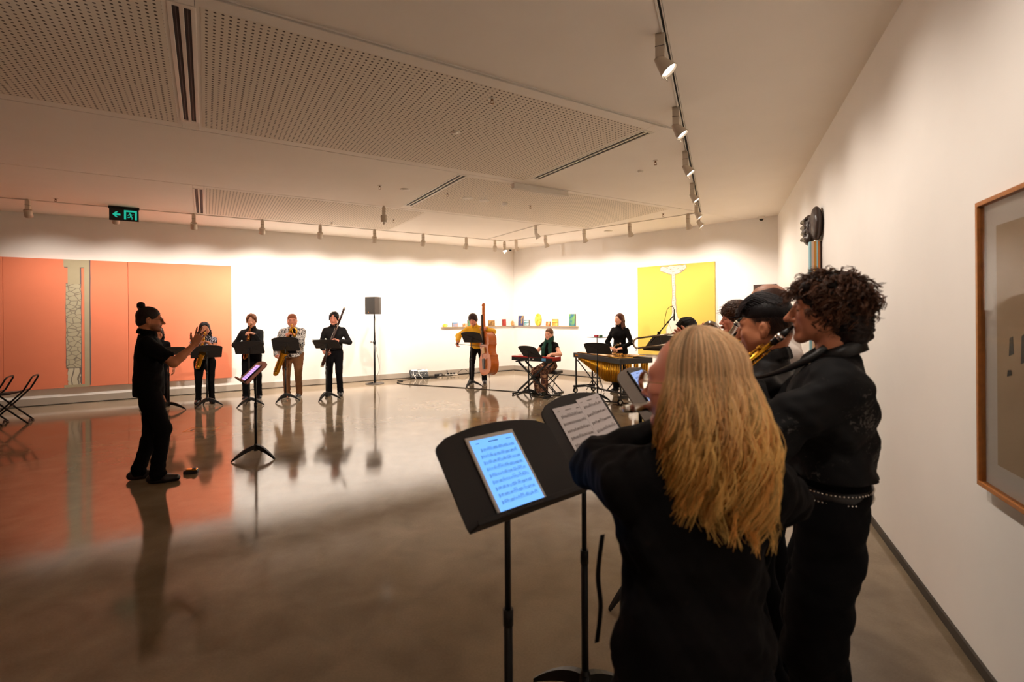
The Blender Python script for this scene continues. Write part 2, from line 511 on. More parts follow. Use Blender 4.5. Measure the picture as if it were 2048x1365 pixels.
def cpanel(poly, holes=None):
    """one flush ceiling board, given in (u, v); holes=(u0,u1,v0,v1) is its perforated field"""
    o0 = uv(*poly[0], CH); Mi = Matrix.Rotation(-aU, 4, 'Z')
    def prism(pl, z0, z1, name, m):
        pts = [Mi @ (uv(a, b) - uv(*poly[0])) for a, b in pl]; n = len(pts)
        area = sum(pts[i].x * pts[(i + 1) % n].y - pts[(i + 1) % n].x * pts[i].y for i in range(n))
        if area > 0: pts = pts[::-1]
        g = G().add([(p.x, p.y, z0) for p in pts] + [(p.x, p.y, z1) for p in pts],
                    [tuple(range(n)), tuple(reversed(range(n, 2 * n)))] + [(i, i + n, (i + 1) % n + n, (i + 1) % n) for i in range(n)])
        o = g.build(name, m, ceiling); o.location = o0; o.rotation_euler = (0, 0, aU)
    prism(poly, 0, 0.022, 'ceiling_panel', m_ceil)
    if holes:
        a, b, c, d = holes
        prism([(a, c), (b, c), (b, d), (a, d)] if not isinstance(a, tuple) else list(holes), -0.002, 0.001, 'perforated_panel', m_dots)
gp = 0.011
G1, G2, G3, G4 = 1.40, 3.86, 6.45, 9.10          # grooves
D1, D2, D3, D4 = 8.06, 8.02, 3.82, 4.82          # slot diffusers
hw = 0.075
def row(u0, u1, v0, v1, holes=None): cpanel([(u0, v0), (u1, v0), (u1, v1), (u0, v1)], holes)
cpanel([(0, 0), (UM, 0), (UM, G1 - gp), (bu(G1), G1 - gp)])
cpanel([(bu(G1), G1 + gp), (tu(G1) - gp, G1 + gp), (tu(6.4) - gp, 6.4), (bu(6.4), 6.4)])
cpanel([(tu(G1) + gp, G1 + gp), (1.70 - gp, G1 + gp), (1.70 - gp, G2 - gp), (tu(G2) + gp, G2 - gp)])
row(1.70 + gp, 4.3, G1 + gp, G2 - gp)
row(4.303, D2 - hw, G1 + gp, G2 - gp, (4.34, D2 - hw - 0.03, G1 + 0.13, G2 - 0.13))
row(D2 + hw, UM, G1 + gp, G2 - gp)
cpanel([(tu(G2) + gp, G2 + gp), (D4 - hw, G2 + gp), (D4 - hw, G3 - gp), (tr(G3) + 0.03, G3 - gp), (tu(6.3) + gp, 6.3)], (0.45, D4 - hw - 0.03, G2 + 0.13, G3 - 0.13))
row(D4 + hw, UM, G2 + gp, G3 - gp)
cpanel([(tr(G3) + 0.03, G3 + gp), (D3 - hw, G3 + gp), (D3 - hw, G4 - 0.018), (tr(G4) + 0.03, G4 - 0.018)])
row(D3 + hw, D1 - hw, G3 + gp, G4 - 0.018, (D3 + hw + 0.03, D1 - hw - 0.03, G3 + 0.14, G4 - 0.16))
row(D1 + hw, UM, G3 + gp, G4 - 0.018, (D1 + hw + 0.03, UM - 0.3, G3 + 0.14, G4 - 0.16))
cpanel([(bu(6.4), 6.4 + gp), (tr(6.4) - 0.03, 6.4 + gp), (tr(VM) - 0.03, VM), (ru(VM), VM), (ru(7.0304), 7.0304)])
cpanel([(tr(G4) + 0.03, G4 + 0.018), (UM, G4 + 0.018), (UM, VM), (tr(VM) + 0.03, VM)])

# slot diffusers
for D_, v0, v1, a, b in ((D3, G3 + gp, G4 - 0.018, 6.72, 8.92), (D4, G2 + gp, G3 - gp, 4.12, 6.4), (D1, G3 + gp, G4 - 0.018, 6.68, 8.92), (D2, G1 + gp, G2 - gp, 1.5, 3.65)):
    row(D_ - hw + 0.003, D_ + hw - 0.003, v0, a - 0.002); row(D_ - hw + 0.003, D_ + hw - 0.003, b + 0.002, v1)
m_slot = mat('slot_black', (16, 14, 13), 0.7)
def diffuser(uc, v0, v1, label):
    t = thing('air_diffuser', label, 'air vent', uv(uc, (v0 + v1) / 2, CH), aV)
    L = v1 - v0
    g = G()
    for x, wd in ((-0.066, 0.028), (0.0, 0.026), (0.066, 0.028)):
        g.box((0, x, 0.004), (L, wd, 0.016))
    for s_ in (-1, 1): g.box((s_ * (L / 2 - 0.02), 0, 0.004), (0.04, 0.15, 0.0155))
    g.build('frame', m_white, t, 0.002)
    for x in (-0.033, 0.033):
        G().box((0, x, 0.012), (L - 0.08, 0.04, 0.012)).build('slot', m_slot, t)
    for x in (-0.033, 0.033):
        G().box((0, x, 0.003), (L - 0.08, 0.004, 0.006)).build('blade', m_black, t)
diffuser(D3, 6.72, 8.92, 'long twin slot air diffuser on plain ceiling edge of the large perforated field')
diffuser(D4, 4.12, 6.4, 'twin slot air diffuser in the middle row of ceiling boards')
diffuser(D1, 6.68, 8.92, 'nearest and largest twin slot air diffuser, between two dark perforated fields')
diffuser(D2, 1.5, 3.65, 'small far twin slot air diffuser near the exit sign')

# lighting tracks (in the grooves)
def track(p0, p1, label, z=CH):
    d = p1 - p0; L = d.length
    t = thing('lighting_track', label, 'lighting track', (p0.x, p0.y, z), math.atan2(d.y, d.x))
    g = G().box((L / 2, -0.016, 0.006), (L, 0.008, 0.03)); g.box((L / 2, 0.016, 0.006), (L, 0.008, 0.03)); g.build('rail', m_white, t)
    G().box((L / 2, 0, 0.014), (L, 0.024, 0.012)).build('channel', m_slot, t)
track(uv(1.12, G1), uv(UM - 0.1, G1), 'ceiling lighting track along the wall with the orange painting')
track(uv(tu(1.46), 1.46), uv(tu(6.3), 6.3), 'ceiling lighting track along the wall with the yellow painting')
track(uv(tr(6.38), 6.38), uv(tr(15.6), 15.6), 'ceiling lighting track carrying the bright lamps above the wind players')
track(uv(3.75, G4), uv(UM - 0.1, G4), 'dark ceiling lighting track on the near side of the large perforated field')
track(uv(1.70, 1.5), uv(1.70, 3.8), 'short ceiling lighting track near the corner')

# track spotlights
m_lens = mat('lit_lens', (255, 250, 240), 0.3, emit=(255, 246, 232), es=9.0)
m_lens0 = mat('lens', (200, 190, 175), 0.2, emit=(255, 236, 210), es=0.6)
m_lampw = mat('lamp_body', (206, 192, 174), 0.5)
WASH = 112
def spot(p, tgt, label, watts, group, lit=True, ang=80, blend=0.7, lum=True, big=1.0, head='cone'):
    """a track spotlight hanging at p on the ceiling and aimed at tgt"""
    p = Vector((p[0], p[1], CH)); d = (Vector(tgt) - (p - Vector((0, 0, 0.24))))
    az = math.atan2(d.y, d.x); el = math.atan2(-d.z, math.hypot(d.x, d.y))
    t = thing('track_spotlight', label, 'spotlight', (p.x, p.y, CH), az, group)
    G().box((-0.03, 0, -0.015), (0.066, 0.034, 0.03)).box((-0.03, 0, -0.1), (0.062, 0.062, 0.15)).build('gear_box', m_lampw, t, 0.004)
    G().box((-0.03, 0.0, -0.1), (0.064, 0.064, 0.004)).build('seam', m_gap, t)
    M = TR(0.0, 0, -0.235) @ Matrix.Rotation(PI / 2 + el, 4, 'Y')
    if head == 'cone':
        prof = [(0.0001, -0.085), (0.028, -0.083), (0.034, -0.06), (0.058, 0.03), (0.065, 0.055), (0.061, 0.055), (0.055, 0.035), (0.001, 0.034)]
    else:
        prof = [(0.0001, -0.075), (0.05, -0.073), (0.056, -0.06), (0.056, 0.055), (0.051, 0.055), (0.05, 0.03), (0.001, 0.029)]
    G().lathe(prof, 20, M).build('lamp_head', m_lampw, t)
    G().lathe([(0.0001, 0.037), (0.052, 0.037), (0.052, 0.04), (0.0001, 0.041)], 20, M).build('lens', m_lens if lit else m_lens0, t)
    G().box((-0.03, 0, -0.2), (0.02, 0.05, 0.07)).build('yoke', m_lampw, t, 0.003)
    if lit:
        G().box((0, 0, 0.075), (0.004, 0.026, 0.05), M @ TR(0.05, 0, 0)).build('glare_blade', m_lampw, t, 0.001)
    if lum:
        l = bpy.data.lights.new('spot_beam', 'SPOT'); l.energy = watts; l.color = LAMP_COL
        l.spot_size = R(ang); l.spot_blend = blend; l.shadow_soft_size = 0.05
        lo = bpy.data.objects.new('spot_beam', l); COL.objects.link(lo); lo.parent = t
        lo.matrix_local = M @ TR(0, 0, 0.06) @ Matrix.Rotation(PI, 4, 'X')
    return t
GL, GB, GRR = 'spotlights on the track along the orange painting wall', 'spotlights on the track along the yellow painting wall', 'bright spotlights on the track above the wind players'
_ord = ['first', 'second', 'third', 'fourth', 'fifth', 'sixth', 'seventh', 'eighth', 'ninth', 'tenth']
LX = [10.45, 9.30, 8.12, 6.94, 5.82, 4.64, 3.46, 2.3]
for i, u_ in enumerate(LX):
    f = 0.35 if u_ > 10 else 0.5 if u_ > 9 else 0.7 if u_ > 8 else 1.0
    lab = 'dim beige spotlight behind the green exit sign' if i == 1 else \
          f'beige cup spotlight washing the left wall, {_ord[i]} of eight from the left'
    spot(uv(u_, G1), uv(u_ - 0.05, 0, 1.3), lab, P_WALL * f, GL, False, WASH, 0.9, head='cyl')
BX = [2.70, 3.81, 4.95, 6.2]
for i, v_ in enumerate(BX):
    p = uv(tu(v_), v_); q = p - NB * 1.42
    spot(p, (q.x, q.y, 1.3), f'beige spotlight washing the yellow painting wall, {_ord[i]} of four from the corner', P_WALL * 0.70, GB, False, WASH, 0.9)
spot(uv(1.45, G1), uv(0.9, 0, 1.4), 'corner spotlight turned to the left wall', P_WALL * 0.6, GL, False, WASH, 0.9, head='cyl')
p = uv(tu(1.75), 1.75); q = p - NB * 1.42
spot(p, (q.x, q.y, 1.4), 'corner spotlight turned to the yellow painting wall', P_WALL * 0.6, GB, False, WASH, 0.9)
spot(uv(1.14, G1), uv(1.3, 2.6, 0.4), 'corner spotlight with glowing lens tilted down into the room', 40, GL, True, 70, 0.6)
RV = [6.42, 6.97, 7.79, 8.70, 9.51, 10.29, 11.2, 12.2, 13.3]
for i, v_ in enumerate(RV):
    p = uv(tr(v_), v_); off = (p - D0).dot(NR); q = p - NR * off
    spot((p.x, p.y, CH), (q.x, q.y, 1.45), f'glowing spotlight above the wind players, {_ord[i]} of nine counted from the far end', P_SIDE, GRR, True, WASH, 0.9)
spot(uv(5.18, G2), uv(5.15, G2 - 0.1, 0), 'cylinder spotlight hanging alone mid ceiling, pointing straight down', 240, None, True, 105, 0.6, head='cyl')
spot(uv(1.70, 3.72), uv(0.6, 4.6, 1.0), 'angled spotlight alone on the short track near the corner', 160, None, False, 100, 0.6)
for u_, tg_, lab in ((8.95, (-4.6, 10.0, 1.3), 'added narrow beam fill spotlight out of view aimed at the saxophone row'), (9.6, (0.4, 10.9, 1.2), 'added narrow beam fill spotlight out of view aimed at the keyboard and bass')):
    spot(uv(u_, G4), tg_, lab, 800, None, True, 34, 0.6)  # added fill lamps outside the frame, brightening the far players' faces

# small ceiling fittings
m_steel = mat('sprinkler_metal', (150, 120, 92), 0.3, 0.9)
def sprinkler(u_, v_, label):
    t = thing('sprinkler', label, 'sprinkler', uv(u_, v_, CH), 0, 'ceiling sprinklers')
    G().lathe([(0.0001, 0.004), (0.036, 0.004), (0.034, -0.006), (0.014, -0.01), (0.0001, -0.01)], 14).build('escutcheon', m_white, t)
    g = G().lathe([(0.012, -0.008), (0.012, -0.026), (0.006, -0.03), (0.0001, -0.03)], 10)
    for s_ in (-1, 1): g.tube([(s_ * 0.012, 0, -0.024), (s_ * 0.016, 0, -0.04), (s_ * 0.004, 0, -0.056)], 0.003, 5)
    g.build('nozzle', m_steel, t)
    G().lathe([(0.0001, -0.055), (0.02, -0.056), (0.02, -0.059), (0.0001, -0.06)], 12).build('deflector', m_steel, t)
def disc(u_, v_, r, h, name, label, cat, m=m_white):
    t = thing(name, label, cat, uv(u_, v_, CH), 0)
    G().lathe([(0.0001, 0.004), (r, 0.004), (r, -h * 0.5), (r * 0.85, -h), (0.0001, -h)], 20).build('housing', m, t)
    G().lathe([(0.0001, -h), (r * 0.55, -h), (r * 0.5, -h - 0.003), (0.0001, -h - 0.003)], 16).build('cover', m_ceil, t)
for i, (a, b_, lab) in enumerate([(5.69, 8.75, 'brass sprinkler head in the large perforated field, largest of the sprinklers'), (5.67, 5.24, 'sprinkler head left of the flat round vent in the middle row'),
        (2.97, 8.24, 'sprinkler head on plain ceiling left of the bright track'), (10.04, 1.75, 'sprinkler head at the left beyond the exit sign'), (2.92, 5.26, 'sprinkler head right of the smoke detector'),
        (5.67, 1.85, 'sprinkler head by the spotlights of the left wall'), (4.64, 2.78, 'sprinkler head behind the lone cylinder spotlight'), (0.25, 5.99, 'sprinkler head near the junction of the tracks'), (4.59, 5.34, 'tiny sprinkler head beside the middle row twin slot diffuser')]):
    sprinkler(a, b_, lab)
disc(5.62, 7.82, 0.05, 0.012, 'ceiling_sensor', 'small white round sensor in the large perforated field', 'sensor')
disc(4.16, 5.20, 0.10, 0.01, 'ceiling_speaker', 'white round ceiling speaker, the brighter of two', 'ceiling speaker')
disc(3.83, 5.18, 0.09, 0.008, 'ceiling_speaker', 'beige round ceiling speaker right of the brighter one', 'ceiling speaker')
disc(3.42, 5.20, 0.05, 0.045, 'smoke_detector', 'domed smoke detector right of the ceiling speakers', 'smoke detector')
disc(5.26, 5.21, 0.075, 0.008, 'ceiling_vent', 'flat round vent left of the middle row slot diffuser', 'vent')
disc(2.79, 7.81, 0.04, 0.02, 'ceiling_sensor', 'small round sensor by the sprinkler left of the bright track', 'sensor')
disc(-0.2, 3.94, 0.10, 0.02, 'ceiling_vent', 'round vent near the yellow painting wall track', 'vent')
for u_, v_, lab in ((0.28, 0.28, 'dark dome security camera in the far corner of the ceiling'), (-1.78, 6.78, 'dome security camera where the ceiling meets the yellow painting wall')):
    t = thing('security_camera', lab, 'security camera', uv(u_, v_, CH))
    G().lathe([(0.0001, 0.002), (0.06, 0.002), (0.06, -0.04), (0.054, -0.05), (0.0001, -0.05)], 20).build('housing', m_white, t)
    G().ell((0, 0, -0.05), (0.042, 0.042, 0.04), 16, 8).build('dome', mat('smoked_dome', (20, 18, 18), 0.1), t)
# long white box across the groove
t = thing('ceiling_box', 'long white housing fixed across the ceiling groove', 'housing', uv(3.47, G3 - 0.08, CH), aU)
G().box((0, 0, -0.04), (1.03, 0.08, 0.08)).build('housing', m_white, t, 0.004)
G().box((0, 0, -0.0815), (0.98, 0.045, 0.003)).build('cover', m_lampw, t)
# exit sign
t = thing('exit_sign', 'hanging green running man exit sign with a left arrow', 'exit sign', uv(9.17, 1.5, CH), aU + PI)
G().box((0, 0, -0.02), (0.44, 0.05, 0.04)).build('bracket', m_black, t, 0.003)
G().box((0, 0, -0.145), (0.42, 0.026, 0.21)).build('housing', mat('exit_black', (14, 16, 15), 0.5), t, 0.003)
m_green = mat('exit_green', (20, 120, 100), 0.5, emit=(24, 170, 142), es=0.75)
side = -1 if (Matrix.Rotation(aU + PI, 3, 'Z') @ Vector((0, 1, 0))).dot(V) < 0 else 1
fy = side * 0.0145
g = G()
MX = Matrix.Diagonal((1, 1, 1, 1)) if side < 0 else Matrix.Diagonal((-1, 1, 1, 1))
def ex(poly): g.prism(poly, fy - 0.001, fy + 0.001, MX)
ex([(-0.165, -0.145), (-0.115, -0.095), (-0.085, -0.095), (-0.115, -0.128), (-0.05, -0.128), (-0.05, -0.162), (-0.115, -0.162), (-0.085, -0.195), (-0.115, -0.195)])
g.build('arrow', m_green, t)
g = G()
ex([(0.0, -0.225), (0.0, -0.06), (0.185, -0.06), (0.185, -0.225), (0.155, -0.225), (0.155, -0.09), (0.03, -0.09), (0.03, -0.225)])
g.build('door_symbol', m_green, t)
g = G()
def hx(cx, cz, r): ex([(cx + r * math.cos(2 * PI * k / 10), cz + r * math.sin(2 * PI * k / 10)) for k in range(10)])
def bar(a, b, w_):
    d = Vector((b[0] - a[0], b[1] - a[1])); nn = Vector((-d.y, d.x)).normalized() * w_ / 2
    ex([(a[0] + nn.x, a[1] + nn.y), (b[0] + nn.x, b[1] + nn.y), (b[0] - nn.x, b[1] - nn.y), (a[0] - nn.x, a[1] - nn.y)])
hx(0.082, -0.108, 0.012)
bar((0.09, -0.12), (0.1, -0.165), 0.024); bar((0.088, -0.128), (0.062, -0.14), 0.01); bar((0.062, -0.14), (0.055, -0.158), 0.009)
bar((0.094, -0.126), (0.12, -0.14), 0.01); bar((0.12, -0.14), (0.134, -0.128), 0.009)
bar((0.1, -0.163), (0.076, -0.185), 0.014); bar((0.076, -0.185), (0.05, -0.188), 0.011); bar((0.1, -0.163), (0.116, -0.188), 0.014); bar((0.116, -0.188), (0.112, -0.218), 0.011)
g.build('running_figure', m_green, t)

# ------------------------------------------------------------------ art on the walls
# wall frames: local x to the right as seen from the room, z up, -y towards the room
MLW = Matrix.Rotation(math.atan2(-U.y, -U.x), 4, 'Z')
MBW = Matrix.Rotation(math.atan2(Bd.y, Bd.x), 4, 'Z')
MRW = Matrix.Rotation(math.atan2(Wd.y, Wd.x), 4, 'Z')
def wthing(name, label, cat, p, MW, group=None):
    o = thing(name, label, cat, p, MW.to_euler().z, group); return o
m_or = mat('orange_canvas', (232, 132, 96), 0.85, var=0.015, vs=4, bump=0.05, bs=300)
m_cream = mat('cream_paint', (172, 160, 130), 0.85, var=0.03, vs=6)
m_line = mat('grey_paint_line', (112, 100, 96), 0.85)
m_cob = pattern_mat('painted_cobbles', [(118, 108, 94), (178, 168, 140)], 9.0, 'voronoi', 0.85, (0.0, 0.09), stretch=(1, 1, 1.25))
m_cedge = mat('canvas_edge', (216, 196, 170), 0.9)
OR0, OZ0, OZ1, PW = 7.45, 0.318, 2.80, 1.827
t = wthing('orange_painting', 'huge orange panelled painting with a cream cobbled column', 'painting', uv(OR0 + PW * 2, 0, OZ0), MLW)
for k in range(4):
    x1 = PW * 2 - PW * k; x0 = x1 - PW + 0.005
    G().box(((x0 + x1) / 2, -0.03, (OZ1 - OZ0) / 2), (x1 - x0, 0.05, OZ1 - OZ0)).build('canvas_panel', m_or, t, 0.003)
hz = OZ1 - OZ0
def col_rect(nm, u0, u1, z0, z1, m, dy=0.0):
    x0, x1 = OR0 + PW * 2 - u0, OR0 + PW * 2 - u1
    G().box(((x0 + x1) / 2, -0.0565 - dy, (z0 + z1) / 2 - OZ0), (abs(x1 - x0), 0.003, z1 - z0)).build(nm, m, t)
def wob(nm, u0, u1, z0, z1, m, dy, amp=0.012, n=14):
    X = lambda u: OR0 + PW * 2 - u
    L_ = [(X(u0) + random.uniform(-amp, amp), z0 - OZ0 + (z1 - z0) * i / n) for i in range(n + 1)]
    R_ = [(X(u1) + random.uniform(-amp, amp), z0 - OZ0 + (z1 - z0) * i / n) for i in range(n + 1)]
    G().prism(L_ + R_[::-1], -0.056 - dy - 0.002, -0.056 - dy).build(nm, m, t)
uc = 9.88
wob('column_edge_line', uc + 0.015, uc - 0.02, OZ0 + 0.03, OZ1, m_line, 0.0005, 0.004)  # grey outline drawn along the edge of the painted column
col_rect('column_cap', uc + 0.38, uc, 2.655, OZ1, m_cream, 0.001)
col_rect('cap_line', uc + 0.37, uc - 0.0, 2.64, 2.655, m_line, 0.0005)
col_rect('column_post', uc + 0.075, uc, OZ0 + 0.02, 2.655, m_cream, 0.002)
wob('post_line', uc + 0.142, uc + 0.12, OZ0 + 0.06, 2.65, m_line, 0.0005, 0.005)
col_rect('column_neck', uc + 0.32, uc + 0.14, 2.3, 2.655, m_cream, 0.0012)
wob('column_shaft_line', uc + 0.352, uc + 0.118, 0.69, 2.335, m_line, 0.001, 0.005)
wob('column_shaft', uc + 0.347, uc + 0.128, 0.70, 2.325, m_cob, 0.003, 0.004)
wob('column_foot', uc + 0.32, uc + 0.14, 0.37, 0.69, pattern_mat('painted_scrolls', [(120, 110, 98), (200, 190, 164)], 3.2, 'wave', 0.85, (0.0, 0.16), 5.0), 0.0012, 0.01)
col_rect('column_plinth', uc + 0.38, uc, OZ0, 0.37, m_cream, 0.0005)

m_ye = mat('yellow_canvas', (206, 178, 78), 0.85, var=0.012, vs=4, bump=0.05, bs=300)
t = wthing('yellow_painting', 'tall yellow painting of a pale tree shape', 'painting', bw(4.17, 0, 0.692), MBW)
G().box((0.935, -0.025, 1.06), (1.87, 0.045, 2.12)).build('canvas', m_ye, t, 0.003)
m_tree = mat('tree_paint', (208, 200, 180), 0.85, var=0.03, vs=9)
m_treel = mat('tree_outline', (150, 132, 110), 0.85)
def relief(nm, poly, m, dy): G().prism([(p[0] * 0.862, p[1]) for p in poly], -0.0475 - dy - 0.003, -0.0475 - dy).build(nm, m, t)
def blobby(poly, k=0.02):
    out = []
    for i in range(len(poly)):
        a, b = Vector(poly[i]), Vector(poly[(i + 1) % len(poly)]); n = max(1, int((b - a).length / 0.07))
        for j in range(n):
            p = a.lerp(b, j / n); out.append((p.x + random.uniform(-k, k), p.y + random.uniform(-k, k)))
    return out
top = [(0.70, 2.08), (1.40, 2.09), (1.42, 2.02), (1.28, 1.94), (1.1, 1.90), (1.0, 1.90), (0.84, 1.94), (0.70, 2.01)]
trunk = [(1.03, 1.92), (1.10, 1.92), (1.11, 1.6), (1.12, 1.2), (1.15, 0.95), (1.24, 0.8), (1.27, 0.6), (1.24, 0.40), (1.2, 0.25), (0.98, 0.25), (0.88, 0.4), (0.86, 0.62), (0.95, 0.8), (1.03, 0.95), (1.04, 1.3)]
for nm, pl, g_ in (('crown', top, 0.012), ('trunk', trunk, 0.016)):
    q = blobby(pl, 0.012); cx = sum(p[0] for p in q) / len(q); cz = sum(p[1] for p in q) / len(q)
    relief(nm + '_outline', [(p[0] + (g_ if p[0] > cx else -g_), p[1] + (g_ if p[1] > cz else -g_)) for p in q], m_treel, 0.0)
    relief(nm, q, m_tree, 0.0031)
for k in range(15):
    z = 1.86 - k * 0.058
    relief('trunk_knot', [(1.03 + random.uniform(-.01, .01), z), (1.07, z + 0.006), (1.115, z + 0.014), (1.07, z - 0.006)], m_treel, 0.0062)
for k in range(16):
    x, z = random.uniform(0.8, 1.32), random.uniform(1.95, 2.05)
    relief('crown_mark', [(x, z), (x + 0.05, z + 0.012), (x + 0.05, z + 0.002), (x, z - 0.008)], m_treel, 0.0062)
for pts in ([(0.93, 0.78), (1.0, 0.6), (1.1, 0.48), (1.2, 0.5)], [(1.12, 0.86), (1.2, 0.7), (1.22, 0.52)], [(0.93, 0.45), (1.03, 0.42), (1.14, 0.3)]):
    c = bez([(p[0], 0, p[1]) for p in pts], 6)
    relief('root_line', [(p.x, p.z + 0.007) for p in c] + [(p.x, p.z - 0.007) for p in reversed(c)], m_treel, 0.0062)

# framed picture at the right edge
m_oak = mat('oak_frame', (172, 104, 44), 0.4, var=0.15, vs=30)
m_mount = mat('picture_mount', (226, 216, 204), 0.9)
m_paper = mat('aged_paper', (196, 170, 138), 0.9, var=0.06, vs=4)
m_glass = mat('picture_glass', (255, 255, 255), 0.03, alpha=0.1)
t = wthing('framed_picture', 'large framed drawing with oak frame and wide mount', 'picture', rw(8.515, 0, 0.889), MRW)
FW, FH, FT = 0.95, 1.245, 0.02
for (cx, cz, dx, dz) in ((FW / 2, FT / 2, FW, FT), (FW / 2, FH - FT / 2, FW, FT), (FT / 2, FH / 2, FT, FH - 2 * FT), (FW - FT / 2, FH / 2, FT, FH - 2 * FT)):
    G().box((cx, -0.022, cz), (dx, 0.044, dz)).build('frame_bar', m_oak, t, 0.002)
G().box((FW / 2, -0.012, FH / 2), (FW - 2 * FT, 0.01, FH - 2 * FT)).build('mount', m_mount, t)
G().box((FW / 2, -0.0175, FH / 2), (FW - 0.24, 0.001, FH - 0.24)).build('drawing', m_paper, t)
for sx, sz, hz_ in ((0.215, 0.585, 0.08), (0.20, 0.50, 0.03), (0.30, 0.56, 0.12), (0.42, 0.6, 0.1)):
    G().prism([(sx, sz), (sx + 0.035, sz + 0.01), (sx + 0.03, sz + hz_), (sx + 0.006, sz + hz_ * 0.9)], -0.0192, -0.0186).build('ink_mark', m_black, t)
gl = G(); gl.box((FW / 2, -0.032, FH / 2), (FW - 2 * FT, 0.002, FH - 2 * FT)); gl.build('glass', m_glass, t)

# dark topped picture hidden behind the bald player
t = wthing('dark_picture', 'dark edged picture on the back wall above the bald man', 'picture', bw(6.83, 0, 1.53), MBW)
G().box((0.22, -0.02, 0.365), (0.44, 0.04, 0.73)).build('frame', mat('dark_wood', (60, 36, 26), 0.5), t, 0.004)
G().box((0.22, -0.041, 0.34), (0.39, 0.004, 0.62)).build('picture_face', mat('dim_picture', (120, 96, 76), 0.8, var=0.2, vs=8), t)

# sculpture on the right wall: dark carved head above a striped board
m_bronze = mat('dark_clay', (58, 44, 38), 0.38, var=0.25, vs=18, bump=0.35, bs=28)
t = wthing('wall_sculpture', 'dark modelled head on a striped board on the right wall', 'sculpture', rw(4.55, 0, 0.88), MRW)
vv = Vol(np.arange(-0.36, 0.36, 0.009), np.arange(-0.24, 0.02, 0.007), np.arange(1.56, 2.06, 0.008))
vv.ell((0.12, -0.055, 1.82), (0.16, 0.062, 0.20), k=0.02)
vv.ell((-0.06, -0.105, 1.77), (0.16, 0.07, 0.18), k=0.008)
vv.ell((0.0, -0.12, 1.66), (0.09, 0.05, 0.07), k=0.02)
for k in range(4): vv.cap((-0.12, -0.165, 1.875 - k * 0.07), (0.04, -0.155, 1.885 - k * 0.072), 0.022, 0.018, 0.010)
for k in range(6): vv.cap((0.03 + k * 0.035, -0.118, 1.97 - 0.01 * k), (0.06 + k * 0.03, -0.125, 1.70 + 0.02 * k), 0.009, 0.006, 0.006, op='sub')
for k in range(4): vv.cap((-0.14, -0.16, 1.84 - k * 0.07), (0.06, -0.15, 1.85 - k * 0.072), 0.008, 0.006, 0.008, op='sub')
vv.bumps(lambda X, Y, Z: 0.004 * np.sin(38 * X + 9 * Z) * np.sin(34 * Z + 24 * Y))
P_, Q_ = vv.mesh(); mesh_np('carved_head', P_, Q_, m_bronze, t)
ys_ = -0.125
for c_, th in (((140, 186, 198), 0.018), ((226, 194, 168), 0.024), ((202, 142, 62), 0.026), ((160, 204, 212), 0.014), ((196, 120, 58), 0.022), ((50, 26, 18), 0.016)):
    G().box((0.1, ys_ + th / 2, 0.80), (0.09, th - 0.0005, 1.62)).build('stripe', mat('stripe_%d_%d' % (c_[0], c_[1]), c_, 0.7), t); ys_ += th

# shelf round the far corner with little pictures
m_shelf = mat('shelf_wood', (196, 160, 116), 0.6)
ZS = 1.348
g = G()

for (a, b, ax_) in ((uv(2.39, 0), uv(0, 0), V), (uv(0, 0), bw(2.38), NB)):
    q = [a, b, b + ax_ * 0.05, a + ax_ * 0.05]
    g.add([(p.x, p.y, ZS - 0.012) for p in q] + [(p.x, p.y, ZS) for p in q], [(3, 2, 1, 0), (4, 5, 6, 7), (0, 1, 5, 4), (1, 2, 6, 5), (2, 3, 7, 6), (3, 0, 4, 7)])
tag(g.build('corner_shelf', m_shelf), 'thin picture ledge running round the far corner', 'shelf')
def mini(wall_, s, w_, h_, cols, kind, label, scale=9.0, oval=False):
    MW = MLW if wall_ == 'L' else MBW
    p = (uv(s, 0.03, ZS) if wall_ == 'L' else bw(s, 0.03, ZS))
    t = wthing('small_picture', label, 'picture', p, MW, 'small pictures on the corner ledge')
    m = pattern_mat('mini_%s_%d' % (wall_, int(s * 100)), cols, scale, 'noise', 0.7, (0.42, 0.56) if len(cols) == 2 else (0.4, 0.6, 0.5), 0.4, (1, 1, 1) if kind != 'band' else (1.2, 1.2, 7.0))
    T = Matrix.Rotation(-0.05, 4, 'X')
    if oval:
        n = 22; pl = [(w_ / 2 * math.cos(2 * PI * k / n), h_ / 2 + h_ / 2 * math.sin(2 * PI * k / n)) for k in range(n)]
        G().prism(pl, -0.014, 0.014, T).build('board', mat('mini_edge', (214, 170, 70), 0.6), t)
        G().prism([(x * .93, (z - h_ / 2) * .93 + h_ / 2) for x, z in pl], -0.0165, -0.0135, T).build('painted_face', m, t)
    else:
        G().box((0, 0, h_ / 2), (w_, 0.028, h_), T).build('board', mat('mini_side', (120, 96, 80), 0.7), t)
        G().box((0, -0.0145, h_ / 2), (w_ * .985, 0.003, h_ * .985), T).build('painted_face', m, t)
    return t
mini('L', 2.27, 0.15, 0.085, [(232, 196, 40), (250, 230, 120)], 'noise', 'small yellow oval plaque at the left end of the ledge', 14, True)
mini('L', 1.97, 0.17, 0.12, [(96, 140, 176), (206, 150, 130)], 'band', 'small blue and pink landscape second from the left end', 2)
mini('L', 1.66, 0.13, 0.09, [(226, 120, 60), (244, 200, 160)], 'noise', 'small orange speckled picture left of the bassist', 14)
mini('L', 1.53, 0.09, 0.19, [(70, 110, 80), (120, 150, 110)], 'noise', 'green upright picture partly behind the bassist', 6)
mini('L', 0.79, 0.21, 0.17, [(120, 86, 44), (176, 132, 70)], 'noise', 'brown landscape picture just right of the double bass', 12)
mini('L', 0.36, 0.13, 0.20, [(150, 40, 34), (186, 70, 54)], 'noise', 'dark red upright picture near the corner', 8)
